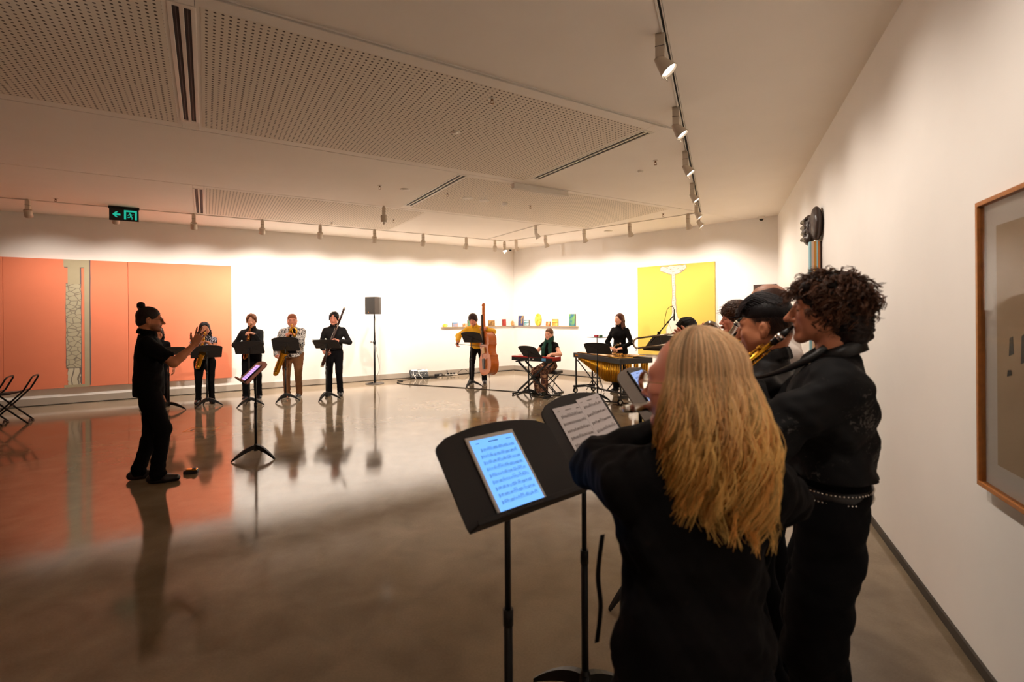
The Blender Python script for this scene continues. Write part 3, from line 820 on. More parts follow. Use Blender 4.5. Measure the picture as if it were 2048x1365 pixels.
mini('L', 0.06, 0.10, 0.15, [(206, 140, 90), (230, 180, 130)], 'noise', 'small tan oval plaque in the corner itself', 9, True)
mini('B', 0.31, 0.19, 0.30, [(54, 60, 106), (206, 166, 54), (80, 84, 128)], 'noise', 'dark blue upright picture with a golden arch', 5)
mini('B', 0.54, 0.19, 0.18, [(66, 144, 154), (232, 236, 226)], 'band', 'square teal and white seascape beside the dark blue picture', 2.4)
mini('B', 0.98, 0.24, 0.36, [(226, 170, 30), (246, 214, 90)], 'noise', 'large yellow oval portrait plaque on the ledge', 9, True)
mini('B', 1.35, 0.15, 0.13, [(206, 100, 34), (240, 200, 150)], 'noise', 'small orange landscape above the keyboard player', 7)
mini('B', 1.6, 0.20, 0.20, [(238, 130, 40), (248, 210, 110)], 'band', 'square orange sunset picture right of the small orange one', 2.2)
mini('B', 2.19, 0.21, 0.34, [(52, 110, 130), (120, 170, 90)], 'noise', 'tall blue green picture at the right end of the ledge', 5)
# ------------------------------------------------------------------ people
def rotm(ax, a):
    return np.array(Matrix.Rotation(a, 3, ax))
def unit(v):
    v = np.array(v, float); return v / (np.linalg.norm(v) + 1e-12)
def ik(a, b, l1, l2, pole):
    a = np.array(a, float); b = np.array(b, float); d = np.linalg.norm(b - a); u = (b - a) / (d + 1e-9)
    if d > (l1 + l2) * 0.995:
        b = a + u * (l1 + l2) * 0.995; d = (l1 + l2) * 0.995
    x = (l1 * l1 - l2 * l2 + d * d) / (2 * d); h = math.sqrt(max(l1 * l1 - x * x, 0))
    p = np.array(pole, float); p = p - u * (p @ u); p = unit(p)
    return a + u * x + p * h, b
SK = {'light': (228, 158, 124), 'tan': (206, 134, 98), 'warm': (220, 144, 104), 'pink': (234, 154, 126), 'olive': (204, 130, 90), 'pale': (238, 174, 144)}
m_skin = mat('skin', (200, 150, 120), 0.48, attr=True, sss=0.0, spec=0.4)
m_hair = mat('hair', (40, 25, 18), 0.5, attr=True, spec=0.28)
def streak(m):
    nt = m.node_tree; b = nt.nodes['Principled BSDF']; L = nt.links.new
    tc = nt.nodes.new('ShaderNodeTexCoord'); mp = nt.nodes.new('ShaderNodeMapping'); mp.inputs['Scale'].default_value = (1, 1, 0.22)
    n = nt.nodes.new('ShaderNodeTexNoise'); n.inputs['Scale'].default_value = 170; n.inputs['Detail'].default_value = 4
    L(tc.outputs['Object'], mp.inputs['Vector']); L(mp.outputs[0], n.inputs['Vector'])
    bp = nt.nodes.new('ShaderNodeBump'); bp.inputs['Strength'].default_value = 0.55; bp.inputs['Distance'].default_value = 0.004
    L(n.outputs['Fac'], bp.inputs['Height']); L(bp.outputs['Normal'], b.inputs['Normal'])
streak(m_hair)
m_eye = mat('eye_white', (226, 216, 206), 0.2)
m_shoe = mat('shoe', (20, 18, 18), 0.35, attr=True)

class Head:
    """head frame: x right, y forward, z up, origin between the ears"""
    def __init__(s, c, yaw=0, pitch=0, roll=0, k=1.0, wid=1.0):
        s.c = np.array(c, float); s.k = k; s.w = wid
        s.M = rotm('Z', yaw) @ rotm('X', pitch) @ rotm('Y', roll)
    def P(s, x, y, z): return s.c + s.M @ (np.array([x * s.w, y, z]) * s.k)
    def D(s, x, y, z): return s.M @ np.array([x, y, z], float)
    def L(s, P): return ((np.asarray(P) - s.c) @ s.M) / s.k / np.array([s.w, 1, 1])
    def ell(s, v, c, r, k=0.02, op='add', disp=None):
        v.ell(s.P(*c), (np.array(r) * np.array([s.w, 1, 1])) * s.k, s.M, k, op, disp)
    def cap(s, v, a, b, ra, rb, k=0.015, op='add', n=None, fl=1.0, disp=None):
        v.cap(s.P(*a), s.P(*b), ra * s.k, rb * s.k, k, None if n is None else s.D(*n), fl, op, disp)
    def cutplane(s, v, n, c):
        """drop everything with n.p > c (head frame)"""
        nn = s.D(*unit(n)); cc = c / np.linalg.norm(n) * s.k + nn @ s.c
        v.clip(lambda X, Y, Z: nn[0] * X + nn[1] * Y + nn[2] * Z - cc)

def head_sdf(v, h, female=False, nose=1.0, chin=1.0, full=0.0, open_eyes=False):
    h.ell(v, (0, -0.018, 0.035), (0.077, 0.098, 0.088), 0.01)
    h.ell(v, (0, 0.028, -0.028), (0.060 + 0.009 * full, 0.066, 0.078), 0.03)
    h.ell(v, (0, -0.03, -0.03), (0.066, 0.075, 0.06), 0.03)
    jw = 0.055 - 0.006 * female + 0.01 * full
    for sx in (-1, 1):
        h.cap(v, (sx * jw, 0.005, -0.055), (sx * 0.016, 0.073, -0.101), 0.015, 0.0135, 0.03)
        h.ell(v, (sx * 0.042, 0.062, -0.022), (0.022, 0.02, 0.018), 0.025)
        h.ell(v, (sx * (0.044 + 0.010 * full), 0.036, -0.052), (0.016 + 0.006 * full, 0.028, 0.03), 0.03)
    h.ell(v, (0, 0.078, -0.103), (0.017, 0.017 * chin, 0.015), 0.022)
    h.cap(v, (-0.038, 0.073, 0.024), (0.038, 0.073, 0.024), 0.013, 0.013, 0.02)
    for sx in (-1, 1):
        h.ell(v, (sx * 0.032, 0.098, 0.003), (0.017, 0.013, 0.012), 0.016, 'sub')
        h.ell(v, (sx * 0.031, 0.077, 0.002), (0.015, 0.0135, 0.011), 0.006)
    h.cap(v, (0, 0.088, 0.012), (0, 0.088 + 0.026 * nose, -0.034), 0.0085, 0.0105, 0.014)
    h.ell(v, (0, 0.090 + 0.024 * nose, -0.036), (0.0115, 0.012, 0.0095), 0.008)
    for sx in (-1, 1): h.ell(v, (sx * 0.011, 0.092 + 0.008 * nose, -0.039), (0.0085, 0.011, 0.0075), 0.006)
    h.ell(v, (0, 0.082, -0.06), (0.026, 0.015, 0.02), 0.015)
    h.cap(v, (-0.018, 0.088, -0.060), (0.018, 0.088, -0.060), 0.0062, 0.0062, 0.006)
    h.cap(v, (-0.015, 0.086, -0.072), (0.015, 0.086, -0.072), 0.0072, 0.0072, 0.006)
    h.cap(v, (-0.02, 0.099, -0.0655), (0.02, 0.099, -0.0655), 0.003, 0.003, 0.004, 'sub')
    for sx in (-1, 1):
        h.ell(v, (sx * 0.078, -0.014, -0.012), (0.009, 0.019, 0.031), 0.006)
        h.ell(v, (sx * 0.076, -0.010, -0.036), (0.008, 0.011, 0.012), 0.006)
        h.ell(v, (sx * 0.089, -0.008, -0.008), (0.006, 0.009, 0.016), 0.004, 'sub')

def skin_cols(P, h, tone, lip=(168, 84, 72), brow=None, stubble=0.0, shave=None, lash=True):
    L = h.L(P); base = np.array(lin(tone)[:3]); C = np.tile(base, (len(P), 1))
    C *= (1 + 0.06 * np.sin(P[:, :1] * 37) * np.sin(P[:, 1:2] * 31) * np.sin(P[:, 2:3] * 29))
    x, y, z = L.T
    def blend(m, c, a=1.0):
        m = (np.clip(m, 0, 1) * a)[:, None]; C[:] = C * (1 - m) + np.array(lin(c)[:3]) * m
    face = (y > 0.05)
    blend(np.exp(-((np.abs(x) - 0.045) / 0.018) ** 2 - ((z + 0.035) / 0.02) ** 2) * face, (206, 100, 78), 0.35)
    blend(np.exp(-(x / 0.014) ** 2 - ((z + 0.036) / 0.012) ** 2) * (y > 0.1), (206, 104, 82), 0.35)
    lw = 0.0098 * np.sqrt(np.clip(1 - (x / 0.025) ** 2, 0, 1))
    lm = np.clip((lw - np.abs(z + 0.0665)) / 0.0035 + 0.3, 0, 1) * (np.abs(x) < 0.025) * (y > 0.078)
    blend(lm, lip, 0.62); lm = lm > 0.3
    blend(np.exp(-((z + 0.0662) / 0.0016) ** 2) * (np.abs(x) < 0.023) * (y > 0.08), (84, 36, 32), 0.6)
    if brow is not None:
        ax = np.abs(x)
        bm = np.clip((0.0052 - np.abs(z - (0.021 + 0.005 * np.sin((ax - 0.012) / 0.038 * 3.0)))) / 0.003, 0, 1) * np.clip((ax - 0.010) / 0.004, 0, 1) * np.clip((0.052 - ax) / 0.006, 0, 1) * (y > 0.045)
        blend(bm, brow, 0.85)
    if lash:
        ax = np.abs(x)
        em = np.exp(-(np.abs(z + 0.003 + 0.2 * (ax - 0.0315) ** 2 / 0.015) / 0.0028) ** 2) * np.clip((0.0165 - np.abs(ax - 0.0315)) / 0.004, 0, 1) * (y > 0.06)
        blend(em, (40, 24, 20), 0.9)
        sm = np.exp(-((ax - 0.0315) / 0.014) ** 2 - ((z - 0.006) / 0.008) ** 2) * face
        blend(sm, (120, 70, 54), 0.3)
    if stubble:
        sb = np.clip((-0.035 - z) / 0.02, 0, 1) * np.clip((y + 0.005) / 0.02, 0, 1) * ((z < -0.03) & (z > -0.125) & ~lm) + 1.0 * ((np.abs(x) < 0.03) & (np.abs(z + 0.052) < 0.007) & (y > 0.08))
        blend(sb * 1.0, (52, 34, 28), stubble)
    if shave is not None:
        bd = np.where(y < -0.012, -0.052, -0.03 + 1.15 * np.maximum(y + 0.012, 0))
        hm = np.clip((z - bd) / 0.022, 0, 1) * np.clip((0.082 - y) / 0.01, 0, 1) * (y < 0.085)
        ear = (np.abs(x) > 0.071) & (np.abs(y + 0.012) < 0.026) & (np.abs(z + 0.014) < 0.036)
        blend(hm * (1 - ear), shave[0], shave[1])
    return C

def hand_sdf(v, w, d, n, right, curl=0.4, spread=0.10, s=1.0, thumb=0.5):
    """palm and five fingers; w wrist, d towards the knuckles, n the way the palm faces"""
    d = unit(d); n = np.array(n, float); n = unit(n - d * (n @ d)); t = np.cross(d, n) * (1 if right else -1)
    w = np.array(w, float); tips = []
    ks = [(0.031, 0.086, 0.95), (0.010, 0.092, 1.06), (-0.011, 0.088, 1.0), (-0.030, 0.079, 0.80)]
    for off, ln, _ in ks:
        v.cap(w + t * off * 0.55 * s, w + (d * ln + t * off) * s, 0.0145 * s, 0.0115 * s, 0.012)
    v.cap(w + (d * 0.02) * s, w + (d * 0.07 - n * 0.0) * s, 0.026 * s, 0.03 * s, 0.012, n, 0.5)
    for i, (off, ln, fl) in enumerate(ks):
        p = w + (d * ln + t * off) * s; a = 0.0
        fd0 = unit(d + t * off / 0.03 * spread)
        for j, (seg, r0, r1) in enumerate(((0.044, 0.0098, 0.0085), (0.027, 0.0085, 0.0076), (0.022, 0.0078, 0.0066))):
            c_ = curl[i] if isinstance(curl, (list, tuple)) else curl
            a += c_ * (0.8, 1.0, 0.6)[j]
            fd = fd0 * math.cos(a) + n * math.sin(a)
            q = p + fd * seg * fl * s
            v.cap(p, q, r0 * s, r1 * s, 0.004); p = q
        tips.append(p)
    b = w + (d * 0.022 + t * 0.024 + n * 0.006) * s
    td = unit(d * 0.62 + t * 0.75 + n * 0.35 * thumb)
    m_ = b + td * 0.04 * s; td2 = unit(d * 0.86 + t * (0.55 - 0.6 * thumb) + n * 0.5 * thumb)
    e_ = m_ + td2 * 0.032 * s; f_ = e_ + unit(td2 + d * 0.2) * 0.024 * s
    v.cap(b, m_, 0.016 * s, 0.0125 * s, 0.012); v.cap(m_, e_, 0.0118 * s, 0.0098 * s, 0.004); v.cap(e_, f_, 0.0098 * s, 0.0075 * s, 0.004)
    return tips

def folds(seed, amp, f=1.0):
    r = np.random.default_rng(seed); a = r.uniform(-1, 1, (5, 3)); ph = r.uniform(0, 6, 5); fr = r.uniform(22, 60, 5) * f
    a /= np.linalg.norm(a, axis=1, keepdims=True); a[:, 2] *= 1.25
    def fn(X, Y, Z):
        wv = 0.35 * np.sin(9 * X + 7 * Z + ph[0]) + 0.35 * np.sin(8 * Y - 9 * Z + ph[1])
        o = 0
        for i in range(5):
            s = np.sin((a[i, 0] * X + a[i, 1] * Y + a[i, 2] * Z) * fr[i] + ph[i] + 2.2 * wv)
            o = o + s * np.abs(s)
        return o * amp * 0.45
    return fn

def head_of(H, head=(0, 0, 0), headk=1.0, headoff=(0, 0), lean=0.0, leanside=0.0, female=False, hip=None, full=0.0):
    s = H / 1.75; pel = np.array([0, 0, (hip if hip else 0.96 * s)]); T = rotm('X', -lean) @ rotm('Y', leanside)
    neck = pel + T @ ((np.array([0, -0.02, 1.475]) - np.array([0, 0, 0.96])) * s)
    hc = neck + np.array([headoff[0], 0.035 * s + headoff[1], 0.0]) + (T @ np.array([0, 0, 1.0])) * 0.158 * s
    return Head(hc, head[0], head[1], head[2], headk * (0.99 if female else 1.04), 1.0 + 0.06 * full)
def W2L(loc, face, p):
    return Matrix.Rotation(-(R(face) - PI / 2), 3, 'Z') @ (Vector(p) - Vector(loc))
def L2W(loc, face, p):
    return Vector(loc) + Matrix.Rotation(R(face) - PI / 2, 3, 'Z') @ Vector(p)

def person(label, loc, face, H=1.75, tone='tan', female=False, sw=1.0, bulk=1.0, belly=0.0, head=(0, 0, 0), headk=1.0, headoff=(0, 0),
           full=0.0, nose=1.0, lean=0.0, leanside=0.0, hands=None, sleeve='long', top=None, topoff=0.0, hem=0.90, legw=1.0, bottom=None,
           shoe=(20, 18, 18), sole=None, feet=None, hip=None, knees=None, skirt=None, res=1.0, hair=None, brow=(40, 26, 20), stubble=0.0, shave=None,
           lip=(168, 84, 72), collar=0.0, eyes=False, fold=0.004, seed=1, bust=0.0, toe=0.2, mouthy=None, name='person', flare=0.0, waistz=0.08):
    """Builds a whole figure in its own frame (x to its right, y forward) and turns it to `face` (degrees, world).
       hands: {'R': (wrist, dir, palm, curl, pole), 'L': ...} in the figure's frame, metres."""
    s = H / 1.75
    root = thing(name, label, 'person', loc, R(face) - PI / 2)
    pel = np.array([0, 0, (hip if hip else 0.96 * s)])
    T = rotm('X', -lean) @ rotm('Y', leanside)
    def up(p): return pel + T @ ((np.array(p, float) - np.array([0, 0, 0.96])) * s)
    waist, chest, neck = up((0, 0.0, 1.10)), up((0, 0.005, 1.30)), up((0, -0.02, 1.475))
    fwd = T @ np.array([0, 1, 0.0]); rgt = T @ np.array([1, 0, 0.0]); upv = T @ np.array([0, 0, 1.0])
    shR, shL = up((0.166 * sw, -0.012, 1.388)), up((-0.166 * sw, -0.012, 1.388))
    h = head_of(H, head, headk, headoff, lean, leanside, female, hip, full); hc = h.c
    hipR, hipL = pel + T @ np.array([0.088 * s * bulk ** 0.5, 0, -0.03]), pel + T @ np.array([-0.088 * s * bulk ** 0.5, 0, -0.03])
    feet = feet or {'R': (0.11, 0.0), 'L': (-0.11, 0.0)}
    legs = {}
    for sd, hp in (('R', hipR), ('L', hipL)):
        fx, fy = feet[sd][:2]; an = np.array([fx, fy - 0.04, 0.085])
        pole = (knees[sd] if knees else (0.0, 1, 0.0))
        kn, an = ik(hp, an, 0.435 * s, 0.43 * s, pole); legs[sd] = (hp, kn, an)
    arms = {}
    hands = hands or {}
    for sd, sh in (('R', shR), ('L', shL)):
        sx = 1 if sd == 'R' else -1
        hd = hands.get(sd) or ((sx * 0.26, 0.06, 0.82 * s), (0, 0.15, -1), (-sx, 0, 0), 0.45, (0, -1, 0))
        el, wr = ik(sh, hd[0], 0.30 * s, 0.255 * s, hd[4] if len(hd) > 4 else (sx * 0.4, -0.6, -0.7))
        arms[sd] = (sh, el, wr, hd)
    # ---- skin: one continuous body
    fr = [(hc - 0.15, hc + 0.15)]
    for sd in 'RL': fr.append((arms[sd][2] - 0.0 + unit(arms[sd][3][1]) * 0.09 - 0.115, arms[sd][2] + unit(arms[sd][3][1]) * 0.09 + 0.115))
    ax = []
    allp = np.array([p for k in 'RL' for p in (*arms[k][:3], *legs[k])] + [hc, neck, pel])
    for i in range(3):
        lo = allp[:, i].min() - 0.27; hi = allp[:, i].max() + 0.27
        ax.append(axis(lo, hi, 0.02 if i < 2 else 0.024, [(a[i], b[i]) for a, b in fr], 0.0042 * res))
    v = Vol(*ax)
    v.cap(chest - rgt * 0.07 * s * sw, chest + rgt * 0.07 * s * sw, 0.085 * s, 0.085 * s, 0.03, fwd, 0.75)
    v.cap(chest, pel, 0.105 * s * bulk ** 0.5, 0.105 * s * bulk ** 0.5, 0.04, fwd, 0.6)
    for sd in 'RL':
        sh, el, wr, hd = arms[sd]; hp, kn, an = legs[sd]; q_ = 0.72 if sleeve == 'long' else 1.0
        v.cap(neck + upv * -0.035, sh - upv * 0.015, 0.036 * s, 0.028 * s, 0.03)
        v.cap(sh, el, 0.047 * s * bulk ** 0.3 * q_, 0.040 * s * bulk ** 0.3 * q_, 0.02); v.cap(el, el + (wr - el) * 0.35, 0.040 * s * bulk ** 0.3 * q_, 0.041 * s * bulk ** 0.3 * q_, 0.02)
        v.cap(el + (wr - el) * 0.35, wr, 0.041 * s * bulk ** 0.3 * q_, 0.026 * s, 0.02, None)
        v.cap(hp, kn, 0.07 * s, 0.05 * s, 0.03); v.cap(kn, an, 0.048 * s, 0.032 * s, 0.02); v.cap(an, an + np.array([0, 0.09, -0.055]), 0.03, 0.02, 0.01)
        hand_sdf(v, wr, hd[1], hd[2], sd == 'R', hd[3], 0.16 if len(hd) < 6 else hd[5], (0.95 if female else 1.04) * s ** 0.5, 0.5 if len(hd) < 7 else hd[6])
    nr = 0.046 if female else 0.056
    v.cap(h.P(0, -0.025, -0.05), neck, nr * s, (nr + 0.008) * s, 0.03)
    head_sdf(v, h, female, nose, 1.0, full)
    if mouthy: mouthy(v, h)
    P, Q = v.mesh()
    C = skin_cols(P, h, SK[tone] if isinstance(tone, str) else tone, lip, brow, stubble, shave)
    mesh_np('body', P, Q, m_skin, root, C)
    # ---- top
    st = 0.0105 * res if res > 0.8 else 0.0068
    pts = [chest, pel, neck] + [p for k in 'RL' for p in arms[k][:3]]
    lo = np.min(pts, 0) - 0.24; hi = np.max(pts, 0) + 0.24
    v = Vol(*[np.arange(a, b, st) for a, b in zip(lo, hi)])
    o = topoff; b5 = bulk ** 0.5
    v.cap(chest - rgt * 0.075 * s * sw, chest + rgt * 0.075 * s * sw, 0.112 * s + o, 0.112 * s + o, 0.04, fwd, 0.82)
    v.cap(chest, waist, (0.145 + 0.008 * (not female)) * s * b5 + o, (0.125 + 0.02 * (not female)) * s * b5 + o, 0.05, fwd, 0.70)
    v.cap(waist, pel + upv * -0.02, (0.128 + 0.018 * (not female)) * s * b5 + o, 0.152 * s * b5 + o + flare * 0.4, 0.05, fwd, 0.72)
    v.cap(pel, pel - upv * 0.25, 0.152 * s * b5 + o + flare * 0.4, 0.15 * s * b5 + o + flare, 0.04, fwd, 0.74)
    if belly: v.ell(waist + fwd * 0.06 * s, (0.15 * s * b5 + o, 0.12 * s + belly, 0.17 * s), T, 0.06)
    if bust:
        for sx in (-1, 1): v.ell(chest + rgt * sx * 0.07 * s + fwd * 0.075 * s - upv * 0.02, (0.07 * s, 0.06 * s * bust, 0.068 * s), T, 0.04)
    for sd in 'RL':
        sh, el, wr, hd = arms[sd]
        v.cap(neck - upv * 0.028 * s, sh - upv * 0.012, 0.058 * s, 0.05 * s + o * 0.6, 0.05)
        bs = bulk ** 0.35
        if sleeve == 'long':
            v.cap(sh, el, 0.057 * s * bs + o * .8, 0.052 * s * bs + o * .8, 0.03)
            v.cap(el, el + (wr - el) * 1.1, 0.053 * s * bs + o * .8, 0.038 * s + o * .6, 0.025, cut=(wr - (wr - el) * 0.03, unit(wr - el)))
        elif sleeve == 'short':
            v.cap(sh, sh + (el - sh) * 0.95, 0.058 * s * bs + o, 0.062 * s * bs + o, 0.03, cut=(sh + (el - sh) * 0.78, unit(el - sh)))
        elif sleeve == 'cap':
            v.cap(sh, sh + (el - sh) * 0.5, 0.056 * s * bs + o, 0.06 * s * bs + o, 0.03, cut=(sh + (el - sh) * 0.36, unit(el - sh)))
        elif sleeve == 'rolled':
            v.cap(sh, el, 0.058 * s * bs + o, 0.056 * s * bs + o, 0.03)
            v.cap(el, el + (wr - el) * 0.7, 0.054 * s * bs + o, 0.048 * s * bs + o, 0.025, cut=(el + (wr - el) * 0.45, unit(wr - el)))
    if fold: v.bumps(folds(seed, fold))
    nn = -upv; cc = float(nn @ (pel + upv * (hem - 0.96) * s))
    v.clip(lambda X, Y, Z: nn[0] * X + nn[1] * Y + nn[2] * Z - cc)
    if collar:
        nb = neck + upv * 0.035 * s + np.array([0, 0.012, 0])
        ring = [nb + rgt * math.cos(a) * (nr + 0.016) * s + fwd * math.sin(a) * (nr + 0.02) * s + upv * (-0.018 * math.sin(a)) for a in np.linspace(PI / 2 + 0.35, 2.5 * PI - 0.35, 13)]
        for i in range(12):
            for q in (0.012, 0.0, -0.012, -0.026): v.cap(ring[i] + upv * q - (ring[i] - nb) * q * 4, ring[i + 1] + upv * q - (ring[i + 1] - nb) * q * 4, collar, collar, 0.008)
    P, Q = v.mesh(); topo = mesh_np(top[0] if isinstance(top, tuple) else 'shirt', P, Q, top[1] if isinstance(top, tuple) else top, root)
    # ---- trousers / skirt
    if bottom is not None:
        pts = [pel] + [p for k in 'RL' for p in legs[k]]
        lo = np.min(pts, 0) - 0.22; hi = np.max(pts, 0) + 0.22; lo[2] = -0.02
        st2 = 0.0125 * res if res > 0.8 else 0.009
        v = Vol(*[np.arange(a, b, st2) for a, b in zip(lo, hi)])
        v.cap(pel - rgt * 0.05 * s * b5 + upv * 0.03, pel + rgt * 0.05 * s * b5 + upv * 0.03, 0.105 * s * b5, 0.105 * s * b5, 0.03, fwd, 0.9)
        for sd in 'RL':
            hp, kn, an = legs[sd]
            v.cap(pel - upv * 0.075 * s, (hp + kn) * 0.5, 0.07 * s * b5, 0.05 * s, 0.05)
            v.cap(hp - upv * 0.02, kn, 0.093 * s * b5 + 0.02 * (legw - 1), (0.066 * s) * legw, 0.03)
            v.cap(kn, an + np.array([0, 0.0, -0.03]), (0.064 * s) * legw, (0.056 * s) * legw, 0.02); v.cap(an + np.array([0, 0.0, 0.02]), an + np.array([0, 0.035, -0.035]), 0.05 * legw, 0.05 * legw, 0.02)
        v.cap(pel + upv * 0.0, pel + upv * 0.22 * s, 0.140 * s * b5, 0.136 * s * b5, 0.03, fwd, 0.76)
        if skirt:
            v.cap(pel, pel - upv * skirt, 0.15 * s * b5, 0.17 * s * b5 + 0.04, 0.06, fwd, 0.8)
        fz = folds(seed + 50, fold * 0.9)
        v.bumps(lambda X, Y, Z: fz(X, Y, Z) + 0.0035 * np.sin(Z * 95 + 14 * X) * np.clip((0.42 - Z) / 0.4, 0, 1))
        v.clip(lambda X, Y, Z: 0.03 - Z + 0 * X + 0 * Y)
        tw = pel + upv * waistz * s; u_ = upv; c2 = float(u_ @ tw)
        v.clip(lambda X, Y, Z: u_[0] * X + u_[1] * Y + u_[2] * Z - c2)
        P, Q = v.mesh(); mesh_np(bottom[0] if isinstance(bottom, tuple) else 'trousers', P, Q, bottom[1] if isinstance(bottom, tuple) else bottom, root)
    # ---- shoes
    for sd in 'RL':
        an = legs[sd][2]; sx = 1 if sd == 'R' else -1
        ta = feet[sd][2] if len(feet[sd]) > 2 else toe * sx
        dr = np.array([math.sin(ta), math.cos(ta), 0])
        z0 = an[2] - 0.085
        hl = np.array([an[0], an[1], 0]) - dr * 0.05; tp = hl + dr * 0.215 * s
        v = Vol(*[np.arange(a, b, 0.0085 if res > 0.8 else 0.007) for a, b in zip(np.minimum(hl, tp) - [0.09, 0.09, 0.02], np.maximum(hl, tp) + [0.09, 0.09, 0.19])])
        v.cap(hl + [0, 0, 0.045], hl + dr * 0.12 + [0, 0, 0.035], 0.042, 0.046, 0.03); v.cap(hl + dr * 0.12 + [0, 0, 0.034], tp + [0, 0, 0.03], 0.046, 0.036, 0.03)
        v.cap(hl + dr * 0.045 + [0, 0, 0.05], np.array([an[0], an[1], 0.12]), 0.042, 0.04, 0.04)
        v.clip(lambda X, Y, Z: -Z + 0.001 + 0 * X + 0 * Y)
        P, Q = v.mesh(); P[:, 2] += max(z0, 0)
        C = np.tile(np.array(lin(shoe)[:3]), (len(P), 1))
        if sole is not None: C[P[:, 2] < 0.026] = np.array(lin(sole)[:3])
        mesh_np('shoe', P, Q, m_shoe, root, C)
    info = dict(root=root, head=h, arms=arms, legs=legs, neck=neck, chest=chest, waist=waist, pel=pel, fwd=fwd, rgt=rgt, up=upv, s=s)
    if hair: make_hair(info, hair, res)
    if eyes:
        for sx in (-1, 1):
            g = G().ell(tuple(h.P(sx * 0.0315, 0.081, 0.0015)), (0.0115, 0.0115, 0.0115), 12, 8)
            g.build('eye', m_eye, root)
            G().ell(tuple(h.P(sx * 0.0315, 0.0895, 0.0015)), (0.0052, 0.0052, 0.0052), 10, 6).build('iris', mat('iris', (46, 30, 22), 0.15), root)
    return info

def tint(n, base, var, r=None):
    r = r or rng
    b = np.array(lin(base)[:3]); k = r.uniform(1 - var, 1 + var, (n, 1)); return np.clip(b * k, 0, 1)

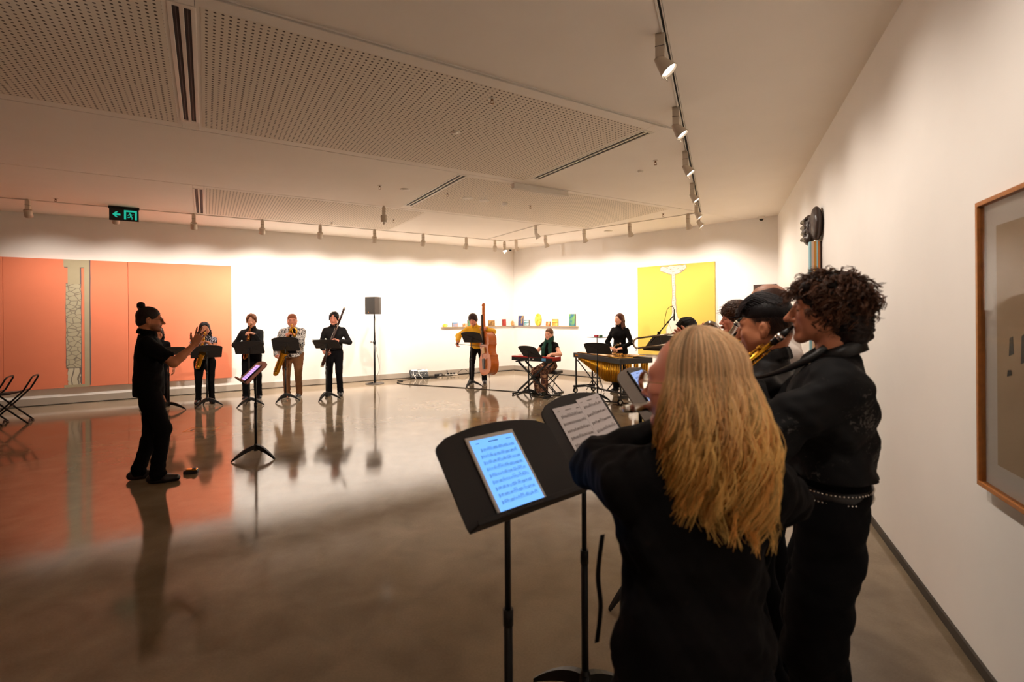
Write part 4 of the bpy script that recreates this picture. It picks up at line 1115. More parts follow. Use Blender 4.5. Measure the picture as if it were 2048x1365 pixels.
def make_hair(I, hair, res):
    """hair: (style, colour)"""
    style, colr = hair[:2]; h = I['head']; root = I['root']
    base = np.array(lin(colr)[:3])
    fs = 0.0052 * res if res > 0.8 else 0.004
    ext = 0.2 if style not in ('long', 'longwavy', 'blonde') else 0.25
    lo = h.c - [ext, ext, 0.2]; hi = h.c + [ext, ext, 0.2]
    if style in ('long', 'longwavy'): lo[2] = h.c[2] - 0.42
    if style == 'blonde': lo[2] = h.c[2] - 0.36
    v = Vol(*[np.arange(a, b, fs) for a, b in zip(lo, hi)])
    if style in ('short', 'part', 'crew', 'swept', 'bun', 'lowbun', 'slick', 'fade'):
        if style == 'fade': h.ell(v, (0, -0.02, 0.056), (0.0795, 0.1005, 0.0785), 0.0)
        t = {'short': 0.012, 'part': 0.018, 'crew': 0.003, 'swept': 0.010, 'fade': 0.004, 'bun': 0.004, 'lowbun': 0.007, 'slick': 0.006}[style]
        if style != 'fade':
            h.ell(v, (0, -0.018, 0.036), (0.077 + t, 0.097 + t, 0.088 + t), 0.0)
            h.ell(v, (0, -0.045, -0.03), (0.066 + t * .6, 0.066 + t * .6, 0.055), 0.03)
        if style in ('part', 'swept', 'short'):
            v.bumps(lambda X, Y, Z: 0.0032 * np.sin(95 * X + 40 * Z) * np.sin(60 * Y + 90 * Z))
        h.cutplane(v, (0, 1, -0.75), 0.052 if style not in ('bun', 'lowbun', 'crew', 'slick') else 0.038)
        h.cutplane(v, (0, 0, -1), 0.075 if style not in ('swept', 'crew') else 0.05)
        h.cutplane(v, (0, 0.9, -1), 0.055)
        for sx in (-1, 1): h.ell(v, (sx * 0.085, -0.008, -0.014), (0.02, 0.024, 0.036), 0.008, 'sub')
        if style == 'part':
            h.ell(v, (0.006, 0.11, 0.055), (0.030, 0.06, 0.05), 0.012, 'sub')
            for sx in (-1, 1):
                for k in range(4):
                    h.cap(v, (sx * 0.014, 0.03 + 0.012 * k, 0.122 - k * 0.005), (sx * (0.064 + 0.005 * k), 0.078 - 0.02 * k, 0.055 - 0.016 * k), 0.016, 0.009, 0.010)
                h.cap(v, (sx * 0.07, 0.05, 0.06), (sx * 0.083, 0.02, -0.03), 0.016, 0.012, 0.012)
        if style in ('swept', 'fade'):
            for k in range(7):
                x = (-0.06 + k * 0.02) * (0.72 if style == 'fade' else 1)
                h.cap(v, (x, -0.02, 0.124 - abs(x) * 0.5), (x * 1.0 + 0.012, 0.105 - abs(x) * 0.25, 0.082 - abs(x) * 0.35), 0.016, 0.009, 0.008)
        if style == 'short':
            for k in range(9):
                x = -0.06 + k * 0.015
                h.cap(v, (x, 0.02, 0.118 - abs(x) * 0.5), (x + 0.012 * math.sin(k * 2.3), 0.094 - abs(x) * 0.35, 0.07 - abs(x) * 0.2), 0.017, 0.008, 0.008)
        if style == 'bun':
            h.ell(v, (0, -0.078, 0.138), (0.030, 0.034, 0.030), 0.012)
            h.cap(v, (0, -0.06, 0.105), (0, -0.075, 0.13), 0.02, 0.018, 0.01)
        if style == 'lowbun':
            h.ell(v, (0, -0.125, -0.035), (0.036, 0.034, 0.036), 0.015, disp=lambda X, Y, Z: 0.003 * np.sin(90 * X + 60 * Z))
    elif style == 'bald':
        h.ell(v, (0, -0.018, 0.036), (0.080, 0.100, 0.091), 0.0)
        h.ell(v, (0, -0.045, -0.03), (0.068, 0.068, 0.055), 0.03)
        h.cutplane(v, (0, 1, -0.1), 0.028); h.cutplane(v, (0, -0.25, 1), 0.112); h.cutplane(v, (0, 0, -1), 0.07); h.cutplane(v, (0, 0.9, -1), 0.055)
        for sx in (-1, 1): h.ell(v, (sx * 0.085, -0.008, -0.014), (0.02, 0.024, 0.036), 0.008, 'sub')
        h.ell(v, (0, 0.03, 0.12), (0.062, 0.09, 0.06), 0.01, 'sub')
    elif style in ('curly', 'curlylong'):
        t = 0.024 if style == 'curly' else 0.009
        dsp = lambda X, Y, Z: 0.0075 * np.sin(105 * X + 20 * np.sin(31 * Z)) * np.sin(98 * Y + 1) * np.sin(112 * Z + 2)
        h.ell(v, (0, -0.015, 0.05 if style == 'curly' else 0.04), (0.080 + t, 0.098 + t, 0.086 + t), 0.0, disp=dsp)
        h.ell(v, (0, -0.05, -0.01), (0.082 + t * .6, 0.075 + t * .7, 0.07), 0.03, disp=dsp)
        if style == 'curlylong': h.ell(v, (0, -0.072, -0.06), (0.088, 0.07, 0.085), 0.03, disp=dsp)
        h.ell(v, (0, 0.075, -0.06), (0.068, 0.075, 0.098), 0.012, 'sub')
        h.cutplane(v, (0, 1.0, -0.95), 0.075)
        if style == 'curly': h.cutplane(v, (0, 0, -1), 0.075)
        for k in range(9):
            x = -0.07 + k * 0.0175
            h.ell(v, (x, 0.085 - abs(x) * 0.35 + 0.008 * math.sin(k * 2.1), 0.068 + 0.008 * math.cos(k * 3.3)), (0.018, 0.018, 0.02), 0.008)
    elif style in ('long', 'longwavy'):
        h.ell(v, (0, -0.018, 0.036), (0.087, 0.107, 0.096), 0.0)
        wv = lambda X, Y, Z: 0.004 * np.sin(70 * X + 9 * np.sin(14 * Z)) + 0.003 * np.sin(55 * Y + 5 * Z)
        ln = 0.30
        for sx in (-1, 1):
            h.cap(v, (sx * 0.07, -0.015, 0.03), (sx * 0.085, -0.02, -0.10), 0.026, 0.03, 0.02, disp=wv)
            h.cap(v, (sx * 0.085, -0.02, -0.10), (sx * 0.10, 0.03, -ln), 0.03, 0.022, 0.02, disp=wv)
        h.cap(v, (-0.04, -0.07, -0.02), (-0.05, -0.10, -ln), 0.04, 0.035, 0.03, disp=wv); h.cap(v, (0.04, -0.07, -0.02), (0.05, -0.10, -ln), 0.04, 0.035, 0.03, disp=wv)
        h.ell(v, (0, 0.085, -0.035), (0.062, 0.07, 0.105), 0.012, 'sub')
        h.cutplane(v, (0, 1.0, -0.35), 0.078)
    elif style == 'blonde':
        wv = lambda X, Y, Z: 0.005 * np.sin(60 * X + 8 * np.sin(12 * Z)) + 0.004 * np.sin(50 * Y + 9 * Z)
        h.ell(v, (0, -0.02, 0.036), (0.088, 0.108, 0.095), 0.0)
        h.cap(v, (0, -0.06, 0.02), (0, -0.085, -0.16), 0.085, 0.085, 0.03, disp=wv, n=(0, 1, 0), fl=0.75)
        h.cap(v, (0.0, -0.085, -0.16), (0.02, -0.095, -0.27), 0.085, 0.06, 0.03, disp=wv, n=(0, 1, 0), fl=0.5)
        for sx in (-1, 1): h.cap(v, (sx * 0.060, -0.03, 0.02), (sx * 0.080, -0.055, -0.16), 0.024, 0.026, 0.02, disp=wv)
        h.ell(v, (0, 0.085, -0.035), (0.066, 0.085, 0.12), 0.012, 'sub')
        h.cutplane(v, (0, 1.0, -0.3), -0.005)
    P, Q = v.mesh()
    n = np.sin(P[:, 0] * 210 + 40 * np.sin(P[:, 2] * 25)) * np.sin(P[:, 1] * 190 + P[:, 2] * 60)
    C = np.clip(base * (1 + 0.35 * n[:, None]), 0, 1)
    o = mesh_np('hair', P, Q, m_hair, root, C)
    if style == 'bun':
        g = G(); g.tube([tuple(h.P(0, -0.075 + 0.03 * math.cos(a), 0.13 + 0.036 * math.sin(a) * 0.9 - 0.004)) for a in np.linspace(0.4, 5.6, 14)], 0.007, 6)
        m = mat('dark_hair_plain', colr, 0.45); g.build('bun_loop', m, root)
        g = G(); g.tube([tuple(h.P(0.018 * math.cos(a), -0.067 + 0.006, 0.112 + 0.018 * math.sin(a))) for a in np.linspace(0, 2 * PI, 14)], 0.004, 5); g.build('hair_tie', m_black, root)
    return o

def on_head(I, x, y, z): return tuple(I['head'].P(x, y, z))
def glasses(I, m, lensm=None, r=0.023, th=0.0016):
    h = I['head']; g = G()
    for sx in (-1, 1):
        g.tube([tuple(h.P(sx * 0.033 + r * 1.1 * math.cos(a), 0.104 - 0.0015 * abs(math.cos(a)), 0.0 + r * 0.9 * math.sin(a))) for a in np.linspace(0, 2 * PI, 21)[:-1]], th, 6, closed=True)
        g.tube([tuple(h.P(sx * 0.058, 0.101, 0.006)), tuple(h.P(sx * 0.082, 0.06, 0.004)), tuple(h.P(sx * 0.084, -0.005, 0.006)), tuple(h.P(sx * 0.083, -0.022, -0.012))], th, 6)
    g.tube([tuple(h.P(-0.009, 0.106, 0.004)), tuple(h.P(0, 0.110, 0.007)), tuple(h.P(0.009, 0.106, 0.004))], th, 6)
    fr = g.build('glasses', m, I['root'])
    for sx in (-1, 1):
        g = G(); c = [tuple(h.P(sx * 0.033 + r * 1.05 * math.cos(a), 0.1035, r * 0.86 * math.sin(a))) for a in np.linspace(0, 2 * PI, 21)[:-1]]
        c2 = [tuple(h.P(sx * 0.033 + r * 1.05 * math.cos(a), 0.1025, r * 0.86 * math.sin(a))) for a in np.linspace(0, 2 * PI, 21)[:-1]]
        n = len(c); g.add(c + c2, [tuple(range(n)), tuple(reversed(range(n, 2 * n)))] + [(i, (i + 1) % n, (i + 1) % n + n, i + n) for i in range(n)], 0, True)
        g.build('lens', lensm or m_glass, fr)
# ------------------------------------------------------------------ music stands
m_desk = mat('stand_black', (44, 40, 39), 0.55, spec=0.35, bump=0.04, bs=400)
def stand(loc, rz, hb, T=0.62, label='', group='music stands of the players', legrot=0.0, m=None, brace=True, res=1):
    """music stand: the desk's front faces local -y; hb = height of the desk's lower edge, T = backward tilt"""
    m = m or m_desk
    t = thing('music_stand', label, 'music stand', (loc[0], loc[1], 0), rz, group)
    st, ct = math.sin(T), math.cos(T); yp = st * 0.15 + 0.03
    D_ = Matrix.Translation((0, -yp, hb)) @ Matrix.Rotation(-T, 4, 'X')
    # plate outline with bowed top and rounded corners
    pl = [(-0.245, 0.0), (0.245, 0.0), (0.25, 0.02), (0.25, 0.255)]
    pl += [(0.25 - 0.03 * (1 - math.cos(a)), 0.255 + 0.032 * math.sin(a)) for a in np.linspace(0.3, 1.3, 4)]
    pl += [(x, 0.325 - 0.6 * x * x) for x in np.linspace(0.20, -0.20, 11)]
    pl += [(-(0.25 - 0.03 * (1 - math.cos(a))), 0.255 + 0.032 * math.sin(a)) for a in np.linspace(1.3, 0.3, 4)]
    pl += [(-0.25, 0.255), (-0.25, 0.02)]
    G().prism(pl, 0.0, 0.006, D_).build('desk', m, t, 0.0015)
    g = G().box((0, -0.026, 0.003), (0.49, 0.056, 0.006), D_); g.box((0, -0.053, 0.008), (0.49, 0.004, 0.016), D_); g.build('lip', m, t, 0.001)
    if brace:
        g = G()
        for sx in (-1, 1): g.box((0, 0, 0), (0.50, 0.005, 0.018), D_ @ TR(0, 0.009, 0.155, 0, sx * 0.5, 0))
        g.box((0, 0.012, 0.15), (0.09, 0.012, 0.07), D_); g.build('back_brace', m, t)
    hz = hb + 0.15 * ct
    G().tube([(0, -0.03, hz - 0.0), (0, 0.0, hz - 0.02), (0, 0, hz - 0.09)], 0.013, 10).build('tilt_joint', m_black, t)
    z1 = min(0.62, hb - 0.3) * res
    G().tube([(0, 0, z1), (0, 0, hz - 0.05)], 0.0105, 12).build('upper_tube', m_black, t)
    G().tube([(0, 0, 0.11), (0, 0, z1 + 0.02)], 0.0150, 12).build('lower_tube', m_black, t)
    G().tube([(0, 0, z1 - 0.005), (0, 0, z1 + 0.05)], 0.0175, 12).build('collar', m_black, t)
    G().lathe([(0.0001, 0.085), (0.026, 0.085), (0.024, 0.15), (0.016, 0.17), (0.0001, 0.17)], 12).build('hub', m_black, t)
    for k in range(3):
        a = legrot + k * 2 * PI / 3
        c_, s_ = math.cos(a), math.sin(a)
        g = G(); n = 8; top = []; bot = []; 
        for i in range(n + 1):
            q = i / n; r = 0.015 + 0.25 * q; zt = 0.155 - 0.14 * q ** 1.7; zb = 0.105 - 0.105 * q ** 1.35 if q < 1 else 0.0; wd = 0.016 * (1 - 0.45 * q)
            zt = max(zt, zb + 0.012)
            for sgn in (-1, 1):
                top.append((r * c_ - sgn * wd * s_, r * s_ + sgn * wd * c_, zt)); bot.append((r * c_ - sgn * wd * s_, r * s_ + sgn * wd * c_, zb))
        vs = top + bot; N = len(top); fs = []
        for i in range(n):
            a0, b0, a1, b1 = 2 * i, 2 * i + 1, 2 * i + 2, 2 * i + 3
            fs += [(a0, b0, b1, a1), (N + a0, N + a1, N + b1, N + b0), (a0, a1, N + a1, N + a0), (b0, N + b0, N + b1, b1)]
        fs += [(0, N, N + 1, 1), (2 * n, 2 * n + 1, N + 2 * n + 1, N + 2 * n)]
        g.add(vs, fs, 0, False); g.build('leg', m_black, t)
    return t, Matrix.Translation((loc[0], loc[1], 0)) @ Matrix.Rotation(rz, 4, 'Z') @ D_

def staff_lines(parent, w_, h_, M, ink, rows=9, y=-0.0006, margin=0.012, title=True, seed=3):
    """printed music: staff systems with note heads, stems and beams, as thin ink on the sheet"""
    r = random.Random(seed); g = G(); n = G()
    if title:
        g.box((0, y, h_ - margin - 0.006), (w_ * 0.22, 0.0006, 0.0035), M); g.box((-w_ * 0.36, y, h_ - margin - 0.006), (w_ * 0.08, 0.0006, 0.002), M); g.box((w_ * 0.36, y, h_ - margin - 0.008), (w_ * 0.12, 0.0006, 0.002), M)
    for k in range(rows):
        z = h_ - margin - 0.028 - k * (h_ - 2 * margin - 0.03) / rows
        x0, x1 = -w_ / 2 + margin + (0.014 if k == 0 else 0.004), w_ / 2 - margin
        for q in range(5): g.box(((x0 + x1) / 2, y, z - q * 0.0019), (x1 - x0, 0.0005, 0.00035), M)
        x = x0 + 0.004
        n.tube([(x, y, z + 0.003), (x + 0.002, y, z - 0.003), (x - 0.001, y, z - 0.010)], 0.0008, 4, M)
        x += 0.009
        while x < x1 - 0.006:
            c = r.randint(1, 4); zz = z - r.uniform(0, 0.0076); xs = []
            for i in range(c):
                if x > x1 - 0.003: break
                zq = zz + r.uniform(-0.002, 0.002)
                n.prism([(x + 0.0013 * math.cos(a), zq + 0.0010 * math.sin(a)) for a in np.linspace(0, 2 * PI, 7)[:-1]], y - 0.0004, y, M)
                n.box((x + 0.0012, y, zq + 0.0032), (0.0004, 0.0005, 0.0064), M); xs.append((x, zq)); x += r.uniform(0.0035, 0.006)
            if len(xs) > 1: n.box(((xs[0][0] + xs[-1][0]) / 2 + 0.0012, y, xs[0][1] + 0.0062), (xs[-1][0] - xs[0][0], 0.0005, 0.001), M)
            x += r.uniform(0.002, 0.006)
    tag(g.build('printed_staves', ink, parent), kind='stuff'); tag(n.build('printed_notes', ink, parent), kind='stuff')

m_ink = mat('ink', (158, 150, 150), 0.9)
m_inkb = mat('screen_ink', (40, 66, 120), 0.6, emit=(40, 70, 130), es=0.55)
m_screen = mat('tablet_screen', (20, 24, 30), 0.25, emit=(112, 176, 255), es=1.0)
m_screen2 = mat('tablet_screen_violet', (20, 20, 30), 0.25, emit=(196, 166, 252), es=0.85)
m_tabw = mat('tablet_white', (222, 214, 206), 0.35)
m_tabb = mat('tablet_black', (18, 18, 20), 0.3)
def tablet(label, M, w_, h_, bezel, screen, notes=True, border=0.012, rows=9):
    t = thing('tablet', label, 'tablet'); t.matrix_world = M
    G().box((0, -0.0045, h_ / 2), (w_, 0.007, h_)).build('housing', bezel, t, 0.003)
    G().box((0, -0.0083, h_ / 2), (w_ - 2 * border, 0.001, h_ - 2 * border - 0.008)).build('screen', screen, t)
    if notes: staff_lines(t, w_ - 2 * border, h_ - 2 * border, Matrix.Translation((0, -0.0086, border)), m_inkb, rows)
    return t
m_sheet = mat('sheet_paper', (246, 240, 242), 0.85)
def sheet(label, M, w_=0.21, h_=0.297, seed=3, rows=9, curl=0.0, group=None, notes=True):
    t = thing('sheet_music', label, 'sheet music', group=group); t.matrix_world = M
    G().box((0, -0.001, h_ / 2), (w_, 0.0008, h_)).build('page', m_sheet, t)
    if notes: staff_lines(t, w_, h_, Matrix.Translation((0, -0.0017, 0)), m_ink, rows, seed=seed)
    return t

# ------------------------------------------------------------------ wind instruments
m_gold = mat('gold_lacquer', (226, 166, 48), 0.22, 1.0)
m_dgold = mat('dark_gold_lacquer', (150, 96, 44), 0.25, 1.0)
m_silver = mat('silver_plate', (226, 220, 212), 0.14, 1.0)
m_ebony = mat('ebonite', (18, 17, 18), 0.3)
def sax(label, I, kind='alto', m=None, tilt=(0.16, -0.05)):
    """built in the player's frame, hanging from the mouth"""
    m = m or m_gold; h = I['head']; k = {'alto': 1.0, 'tenor': 1.25, 'bari': 1.5}[kind]
    mo = Vector(h.P(0, 0.100, -0.067)); yaw = math.atan2(-h.M[0, 1], h.M[1, 1])
    t = thing('saxophone', label, 'saxophone'); t.matrix_world = I['root'].matrix_basis @ Matrix.Translation(mo) @ Matrix.Rotation(yaw * 0.4, 4, 'Z')
    G().tube([(0, -0.012, 0.0), (0, 0.03, 0.002), (0, 0.075, 0.006)], [0.004, 0.011, 0.012], 10).build('mouthpiece', m_ebony, t)
    a = Vector((tilt[0], tilt[1], -1)).normalized(); f = Vector((-0.25, 1, 0)); f = (f - a * f.dot(a)).normalized()
    n0 = Vector((0, 0.16 * k ** 0.5, -0.035))
    if kind != 'bari':
        G().tube(bez([(0, 0.06, 0.005), (0, 0.10, 0.014), (0, 0.14 * k ** 0.5, 0.0), tuple(n0), tuple(n0 + a * 0.04)], 5), lerp_list([0.0085, 0.009, 0.010, 0.0115, 0.0125], 5), 10).build('neck', m, t)
    else:
        g = G(); g.tube(bez([(0, 0.06, 0.005), (0, 0.11, 0.012), (0, 0.15, -0.02), (0.0, 0.16, -0.09), (0.0, 0.13, -0.13)], 5), 0.010, 10)
        g.tube(bez([(0.0, 0.13, -0.13), (0.03, 0.14, -0.085), (-0.03, 0.17, -0.06), (-0.085, 0.18, -0.10), (-0.085, 0.185, -0.18), (-0.04, 0.18, -0.23), tuple(n0 + a * 0.04)], 6), 0.0155, 10)
        g.build('neck', m, t)
    L = {'alto': 0.57, 'tenor': 0.66, 'bari': 0.92}[kind]; r0, r1 = 0.0125, 0.028 * k ** 0.6
    b0 = n0 + a * 0.03; b1 = n0 + a * L
    G().tube([b0, b1], [r0, r1], 14).build('body_tube', m, t)
    rb = 0.05 * k ** 0.5
    bow = [b1 + f * (rb - rb * math.cos(q)) + a * (rb * math.sin(q)) for q in np.linspace(0, PI, 10)]
    G().tube(bow, lerp_list([r1, r1 * 1.35], 9), 14).build('bow', m, t)
    e0 = bow[-1]; bl = {'alto': 0.25, 'tenor': 0.32, 'bari': 0.42}[kind]
    pts = [e0 - a * bl * q + f * (0.05 * q ** 3) for q in np.linspace(0, 1, 10)]
    rr = [r1 * 1.35 + (0.062 * k ** 0.7 - r1 * 1.35) * (0.35 * q + 0.65 * q ** 5) for q in np.linspace(0, 1, 10)]
    pin = [pts[-1] * 1.0, pts[-2], pts[-4]]
    g = G().tube(pts, rr, 18, cap=False); g.tube([pts[-1], pts[-2], pts[-4]], [rr[-1] * 0.97, rr[-2] * 0.93, rr[-4] * 0.9], 18, cap=True); g.build('bell', m, t)
    side = a.cross(f)
    for i in range(9):
        p = b0 + a * (0.07 + (L - 0.1) * i / 9) ; r = (0.010 + 0.0012 * i) * k ** 0.6; q = r0 + (r1 - r0) * i / 9
        G().tube([p + f * (q - 0.002), p + f * (q + 0.008)], r, 10).build('key_cup', m, t)
    for sgn in (-1, 1):
        G().tube([b0 + side * sgn * 0.02 + a * 0.05, b1 + side * sgn * (r1 + 0.006)], 0.0028, 6).build('key_rod', m, t)
    for i in range(3):
        p = e0 - a * (0.06 + 0.06 * i) - f * 0.0 + side * (rr[2] + 0.004)
        G().tube([p - side * 0.003, p + side * 0.007], 0.019 * k ** 0.5, 10).build('key_cup', m, t)
    G().tube([b1 - a * 0.15 + f * r1, b1 - a * 0.15 + f * (rb * 2 - r1)], 0.004, 6).build('bell_brace', m, t)
    return t
def strap(I, name, m, low):
    """neck strap from the back of the neck to the instrument hook (in the player's frame)"""
    nk = I['neck']; g = G()
    for sx in (-1, 1):
        g.tube(bez([tuple(nk + np.array([0, -0.075, 0.035])), tuple(nk + np.array([sx * 0.075, -0.01, 0.03])), tuple(nk + np.array([sx * 0.06, 0.10, -0.06])), tuple(low)], 5), 0.006, 6)
    g.build(name, m, I['root'])
# ------------------------------------------------------------------ the players
m_blk = mat('black_cotton', (17, 14, 14), 0.9, spec=0.12, bump=0.05, bs=500)
m_blk2 = mat('black_twill', (16, 14, 15), 0.95, spec=0.12)
m_char = mat('charcoal_shirt', (30, 28, 28), 0.85, spec=0.2)
m_brown = mat('brown_corduroy', (112, 70, 34), 0.9, var=0.1, vs=30)
m_floral = pattern_mat('floral_print', [(22, 20, 24), (30, 26, 30), (214, 206, 222)], 14, 'noise', 0.85, (0.50, 0.54, 0.57), 2.5)
m_floral.node_tree.nodes['Color Ramp'].color_ramp.elements[0].position = 0.5 if 'Color Ramp' in m_floral.node_tree.nodes else 0.5
m_bw = pattern_mat('black_white_jacket', [(226, 220, 214), (34, 32, 36)], 17, 'noise', 0.85, (0.50, 0.53), 3.0)
m_yel = mat('yellow_jacket', (236, 176, 22), 0.75, var=0.06, vs=10)
m_grn = mat('green_scarf', (30, 74, 60), 0.95, var=0.15, vs=40)
m_camo = pattern_mat('brown_print_trousers', [(74, 46, 36), (186, 140, 104), (112, 66, 48)], 13, 'noise', 0.9, (0.44, 0.60, 0.52), 1.5)
m_whites = mat('white_shirt', (232, 220, 212), 0.8)
m_leather = mat('black_leather', (30, 28, 28), 0.4)
HANG = lambda sx, s=1.0: ((sx * 0.25, 0.04, 0.82 * s), (0, 0.15, -1), (-sx, 0, 0), 0.45, (sx * 0.2, -1, 0))

def sax_hands(H, kind, head=(0, 0, 0), tilt=(0.16, -0.05), lean=0.0, female=False, full=0.0):
    h = head_of(H, head, lean=lean, female=female, full=full); mo = h.P(0, 0.1, -0.067)
    k = {'alto': 1.0, 'tenor': 1.25, 'bari': 1.5}[kind]; L = {'alto': 0.57, 'tenor': 0.66, 'bari': 0.92}[kind]
    yw = math.atan2(-h.M[0, 1], h.M[1, 1]) * 0.4; Rz = rotm('Z', yw)
    a = unit((tilt[0], tilt[1], -1)); n0 = np.array([0, 0.16 * k ** 0.5, -0.035])
    up_ = mo + Rz @ (n0 + a * (0.10 + 0.06 * (k - 1))); lo_ = mo + Rz @ (n0 + a * L * 0.72)
    return {'L': (up_ + Rz @ np.array([-0.075, -0.045, -0.05]), (0.72, 0.45, 0.35), (0.5, 0.1, -0.7), 0.75, (-0.6, -0.5, -0.8)),
            'R': (lo_ + Rz @ np.array([0.085, -0.075, 0.02]), (-0.62, 0.62, -0.35), (-0.6, -0.2, 0.4), 0.75, (0.7, -0.7, -0.3))}

# --- conductor
cl = (-3.70, 5.02, 0); cf = 36
I = person('conductor with a hair bun and glasses, one bare forearm raised over the orange reflection', cl, cf, 1.755, 'olive', head=(0.0, -0.05, 0), sleeve='short', topoff=0.012,
           hands={'R': ((0.20, 0.385, 1.375), (-0.12, 0.42, 0.9), (-0.95, 0.3, -0.1), [0.10, 0.2, 0.3, 0.4], (0.3, 0.2, -1), 0.3, 0.1)},
           top=('shirt', m_blk), bottom=('trousers', m_blk2), hem=0.86, hair=('bun', (32, 20, 15)), shave=((40, 26, 20), 0.8), shoe=(34, 24, 20), collar=0.009, stubble=0.55, legw=1.12, bulk=1.12,
           feet={'R': (0.13, 0.10, 0.25), 'L': (-0.12, -0.06, -0.1)}, res=0.85, seed=4, fold=0.006)
glasses(I, mat('dark_frames', (40, 30, 26), 0.3), mat('tinted_lens', (60, 46, 40), 0.1, alpha=0.1), 0.024)
# --- hidden player behind the conductor
I = person('dark-haired player in black mostly hidden behind the conductor', (-6.62, 9.22, 0), -58, 1.47, 'tan', female=True, head=(0.2, -0.5, 0), top=('shirt', m_blk), bottom=('trousers', m_blk2),
           hair=('long', (26, 20, 20)), feet={'R': (0.22, 0.02), 'L': (-0.12, 0)}, seed=9)
# --- alto player
H_ = 1.55; hd = (0.08, -0.12, 0)
al = (-5.92, 9.5, 0)
I = person('woman in floral sleeveless top playing an alto saxophone before the orange painting', al, -60, H_, 'tan', True, bulk=1.35, sw=1.02, bust=1.1, head=hd, sleeve='cap', headk=1.0,
           hands=sax_hands(H_, 'alto', hd, (0.22, -0.12), female=True), top=('top', m_floral), hem=0.97, bottom=('trousers', m_blk2), hair=('long', (30, 22, 22)), shoe=(24, 20, 20), legw=1.0, full=0.6, seed=5, fold=0.003)
sax('gold alto saxophone held by the woman in the floral top', I, 'alto', m_gold, (0.22, -0.12))
# --- tenor player
H_ = 1.70; hd = (-0.05, -0.1, 0.05)
I = person('brown-haired youth in black shirt playing a dark gold saxophone', (-5.25, 9.95, 0), -66, H_, 'pale', head=hd, sw=0.98, hands=sax_hands(H_, 'alto', hd, (0.18, -0.10)), top=('shirt', m_char), bottom=('trousers', m_blk2),
           hem=0.95, collar=0.007, hair=('part', (112, 66, 40)), shoe=(26, 24, 26), sole=(224, 214, 206), legw=1.25, seed=6, full=0.0)
sax('dark gold saxophone held by the brown-haired youth', I, 'alto', m_dgold, (0.18, -0.10))
# --- baritone player
H_ = 1.70; hd = (0.05, -0.12, 0)
I = person('stout man in black and white jacket and brown trousers playing a baritone saxophone', (-4.52, 10.15, 0), -70, H_, 'pink', head=hd, bulk=1.55, belly=0.06, sw=1.12, full=0.8, headk=1.05,
           hands=sax_hands(H_, 'bari', hd, (0.34, -0.10), full=0.8), top=('jacket', m_bw), topoff=0.014, hem=0.86, bottom=('trousers', m_brown), hair=('crew', (150, 84, 54)), shave=((160, 92, 62), 0.6), shoe=(30, 26, 28), sole=(232, 222, 212), legw=1.1, seed=7,
           feet={'R': (0.10, 0.08, 0.5), 'L': (-0.12, 0.02, 0.2)})
sax('large gold baritone saxophone slung low by the man in brown trousers', I, 'bari', m_gold, (0.34, -0.10))
tg = G()
nk = I['neck']
tg.prism([(-0.06, 0.0), (0.06, 0.0), (0.075, -0.2), (0.085, -0.50), (-0.085, -0.50), (-0.075, -0.2)], 0, 0.012, Matrix.Translation(tuple(nk + np.array([0, 0.155, -0.02]))) @ Matrix.Rotation(0.16, 4, 'X'))
tg.build('undershirt', m_blk, I['root'])
# --- bassoonist
H_ = 1.735; bsl = (-3.72, 10.32, 0)
b_lo, b_hi = Vector((-3.86, 10.02, 0.655)), Vector((-3.455, 10.20, 1.85))
fb = -78
def bl(q, off=(0, 0, 0)):
    p = b_lo.lerp(b_hi, q); v_ = W2L(bsl, fb, p); return np.array(v_) + np.array(off)
I = person('dark-haired man in dark grey shirt playing a bassoon', bsl, fb, H_, 'pink', head=(-0.12, -0.12, -0.05), top=('shirt', m_char), bottom=('trousers', m_blk2), hem=0.97, collar=0.007, hair=('part', (28, 22, 22)),
           hands={'L': (bl(0.46, (-0.10, -0.03, -0.05)), (0.75, 0.35, 0.3), (0.3, 0.7, -0.5), 0.7, (-0.8, -0.2, -0.6)), 'R': (bl(0.2, (0.06, -0.09, 0.02)), (-0.5, 0.75, -0.1), (-0.7, -0.2, 0.2), 0.7, (0.8, -0.6, -0.2))},
           shoe=(26, 24, 24), legw=1.05, seed=8, sw=1.05)
t = thing('bassoon', 'tall bassoon with white bell ring held across the dark-haired man', 'bassoon'); t.matrix_world = zto(b_lo, b_hi)
LB = (b_hi - b_lo).length
m_maple = mat('bassoon_wood', (52, 26, 20), 0.25, coat=0.4); m_boot = mat('bassoon_boot', (70, 34, 24), 0.25, coat=0.4)
G().tube([(0, 0, 0), (0, 0, 0.43)], [0.030, 0.034], 14).build('boot_joint', m_boot, t)
G().lathe([(0.0001, -0.02), (0.033, -0.02), (0.033, 0.012), (0.0001, 0.012)], 14).build('boot_cap', m_silver, t)
G().tube([(0.017, 0, 0.42), (0.017, 0, 0.86)], [0.021, 0.017], 12).build('long_joint', m_maple, t)
G().tube([(-0.02, 0.0, 0.42), (-0.02, 0.0, 0.80)], [0.017, 0.012], 12).build('wing_joint', m_maple, t)
G().tube([(0.017, 0, 0.85), (0.017, 0, LB - 0.02)], [0.020, 0.024], 12).build('bell_joint', m_maple, t)
G().tube([(0.017, 0, 0.85), (0.017, 0, 0.875)], 0.0235, 12).build('ring', m_silver, t)
G().tube([(0.017, 0, LB - 0.03), (0.017, 0, LB)], [0.025, 0.027], 14).build('bell_ring', mat('ivory', (232, 224, 208), 0.35), t)
mo = I['root'].matrix_basis @ Vector(I['head'].P(0, 0.10, -0.068)); ml = t.matrix_world.inverted() @ mo
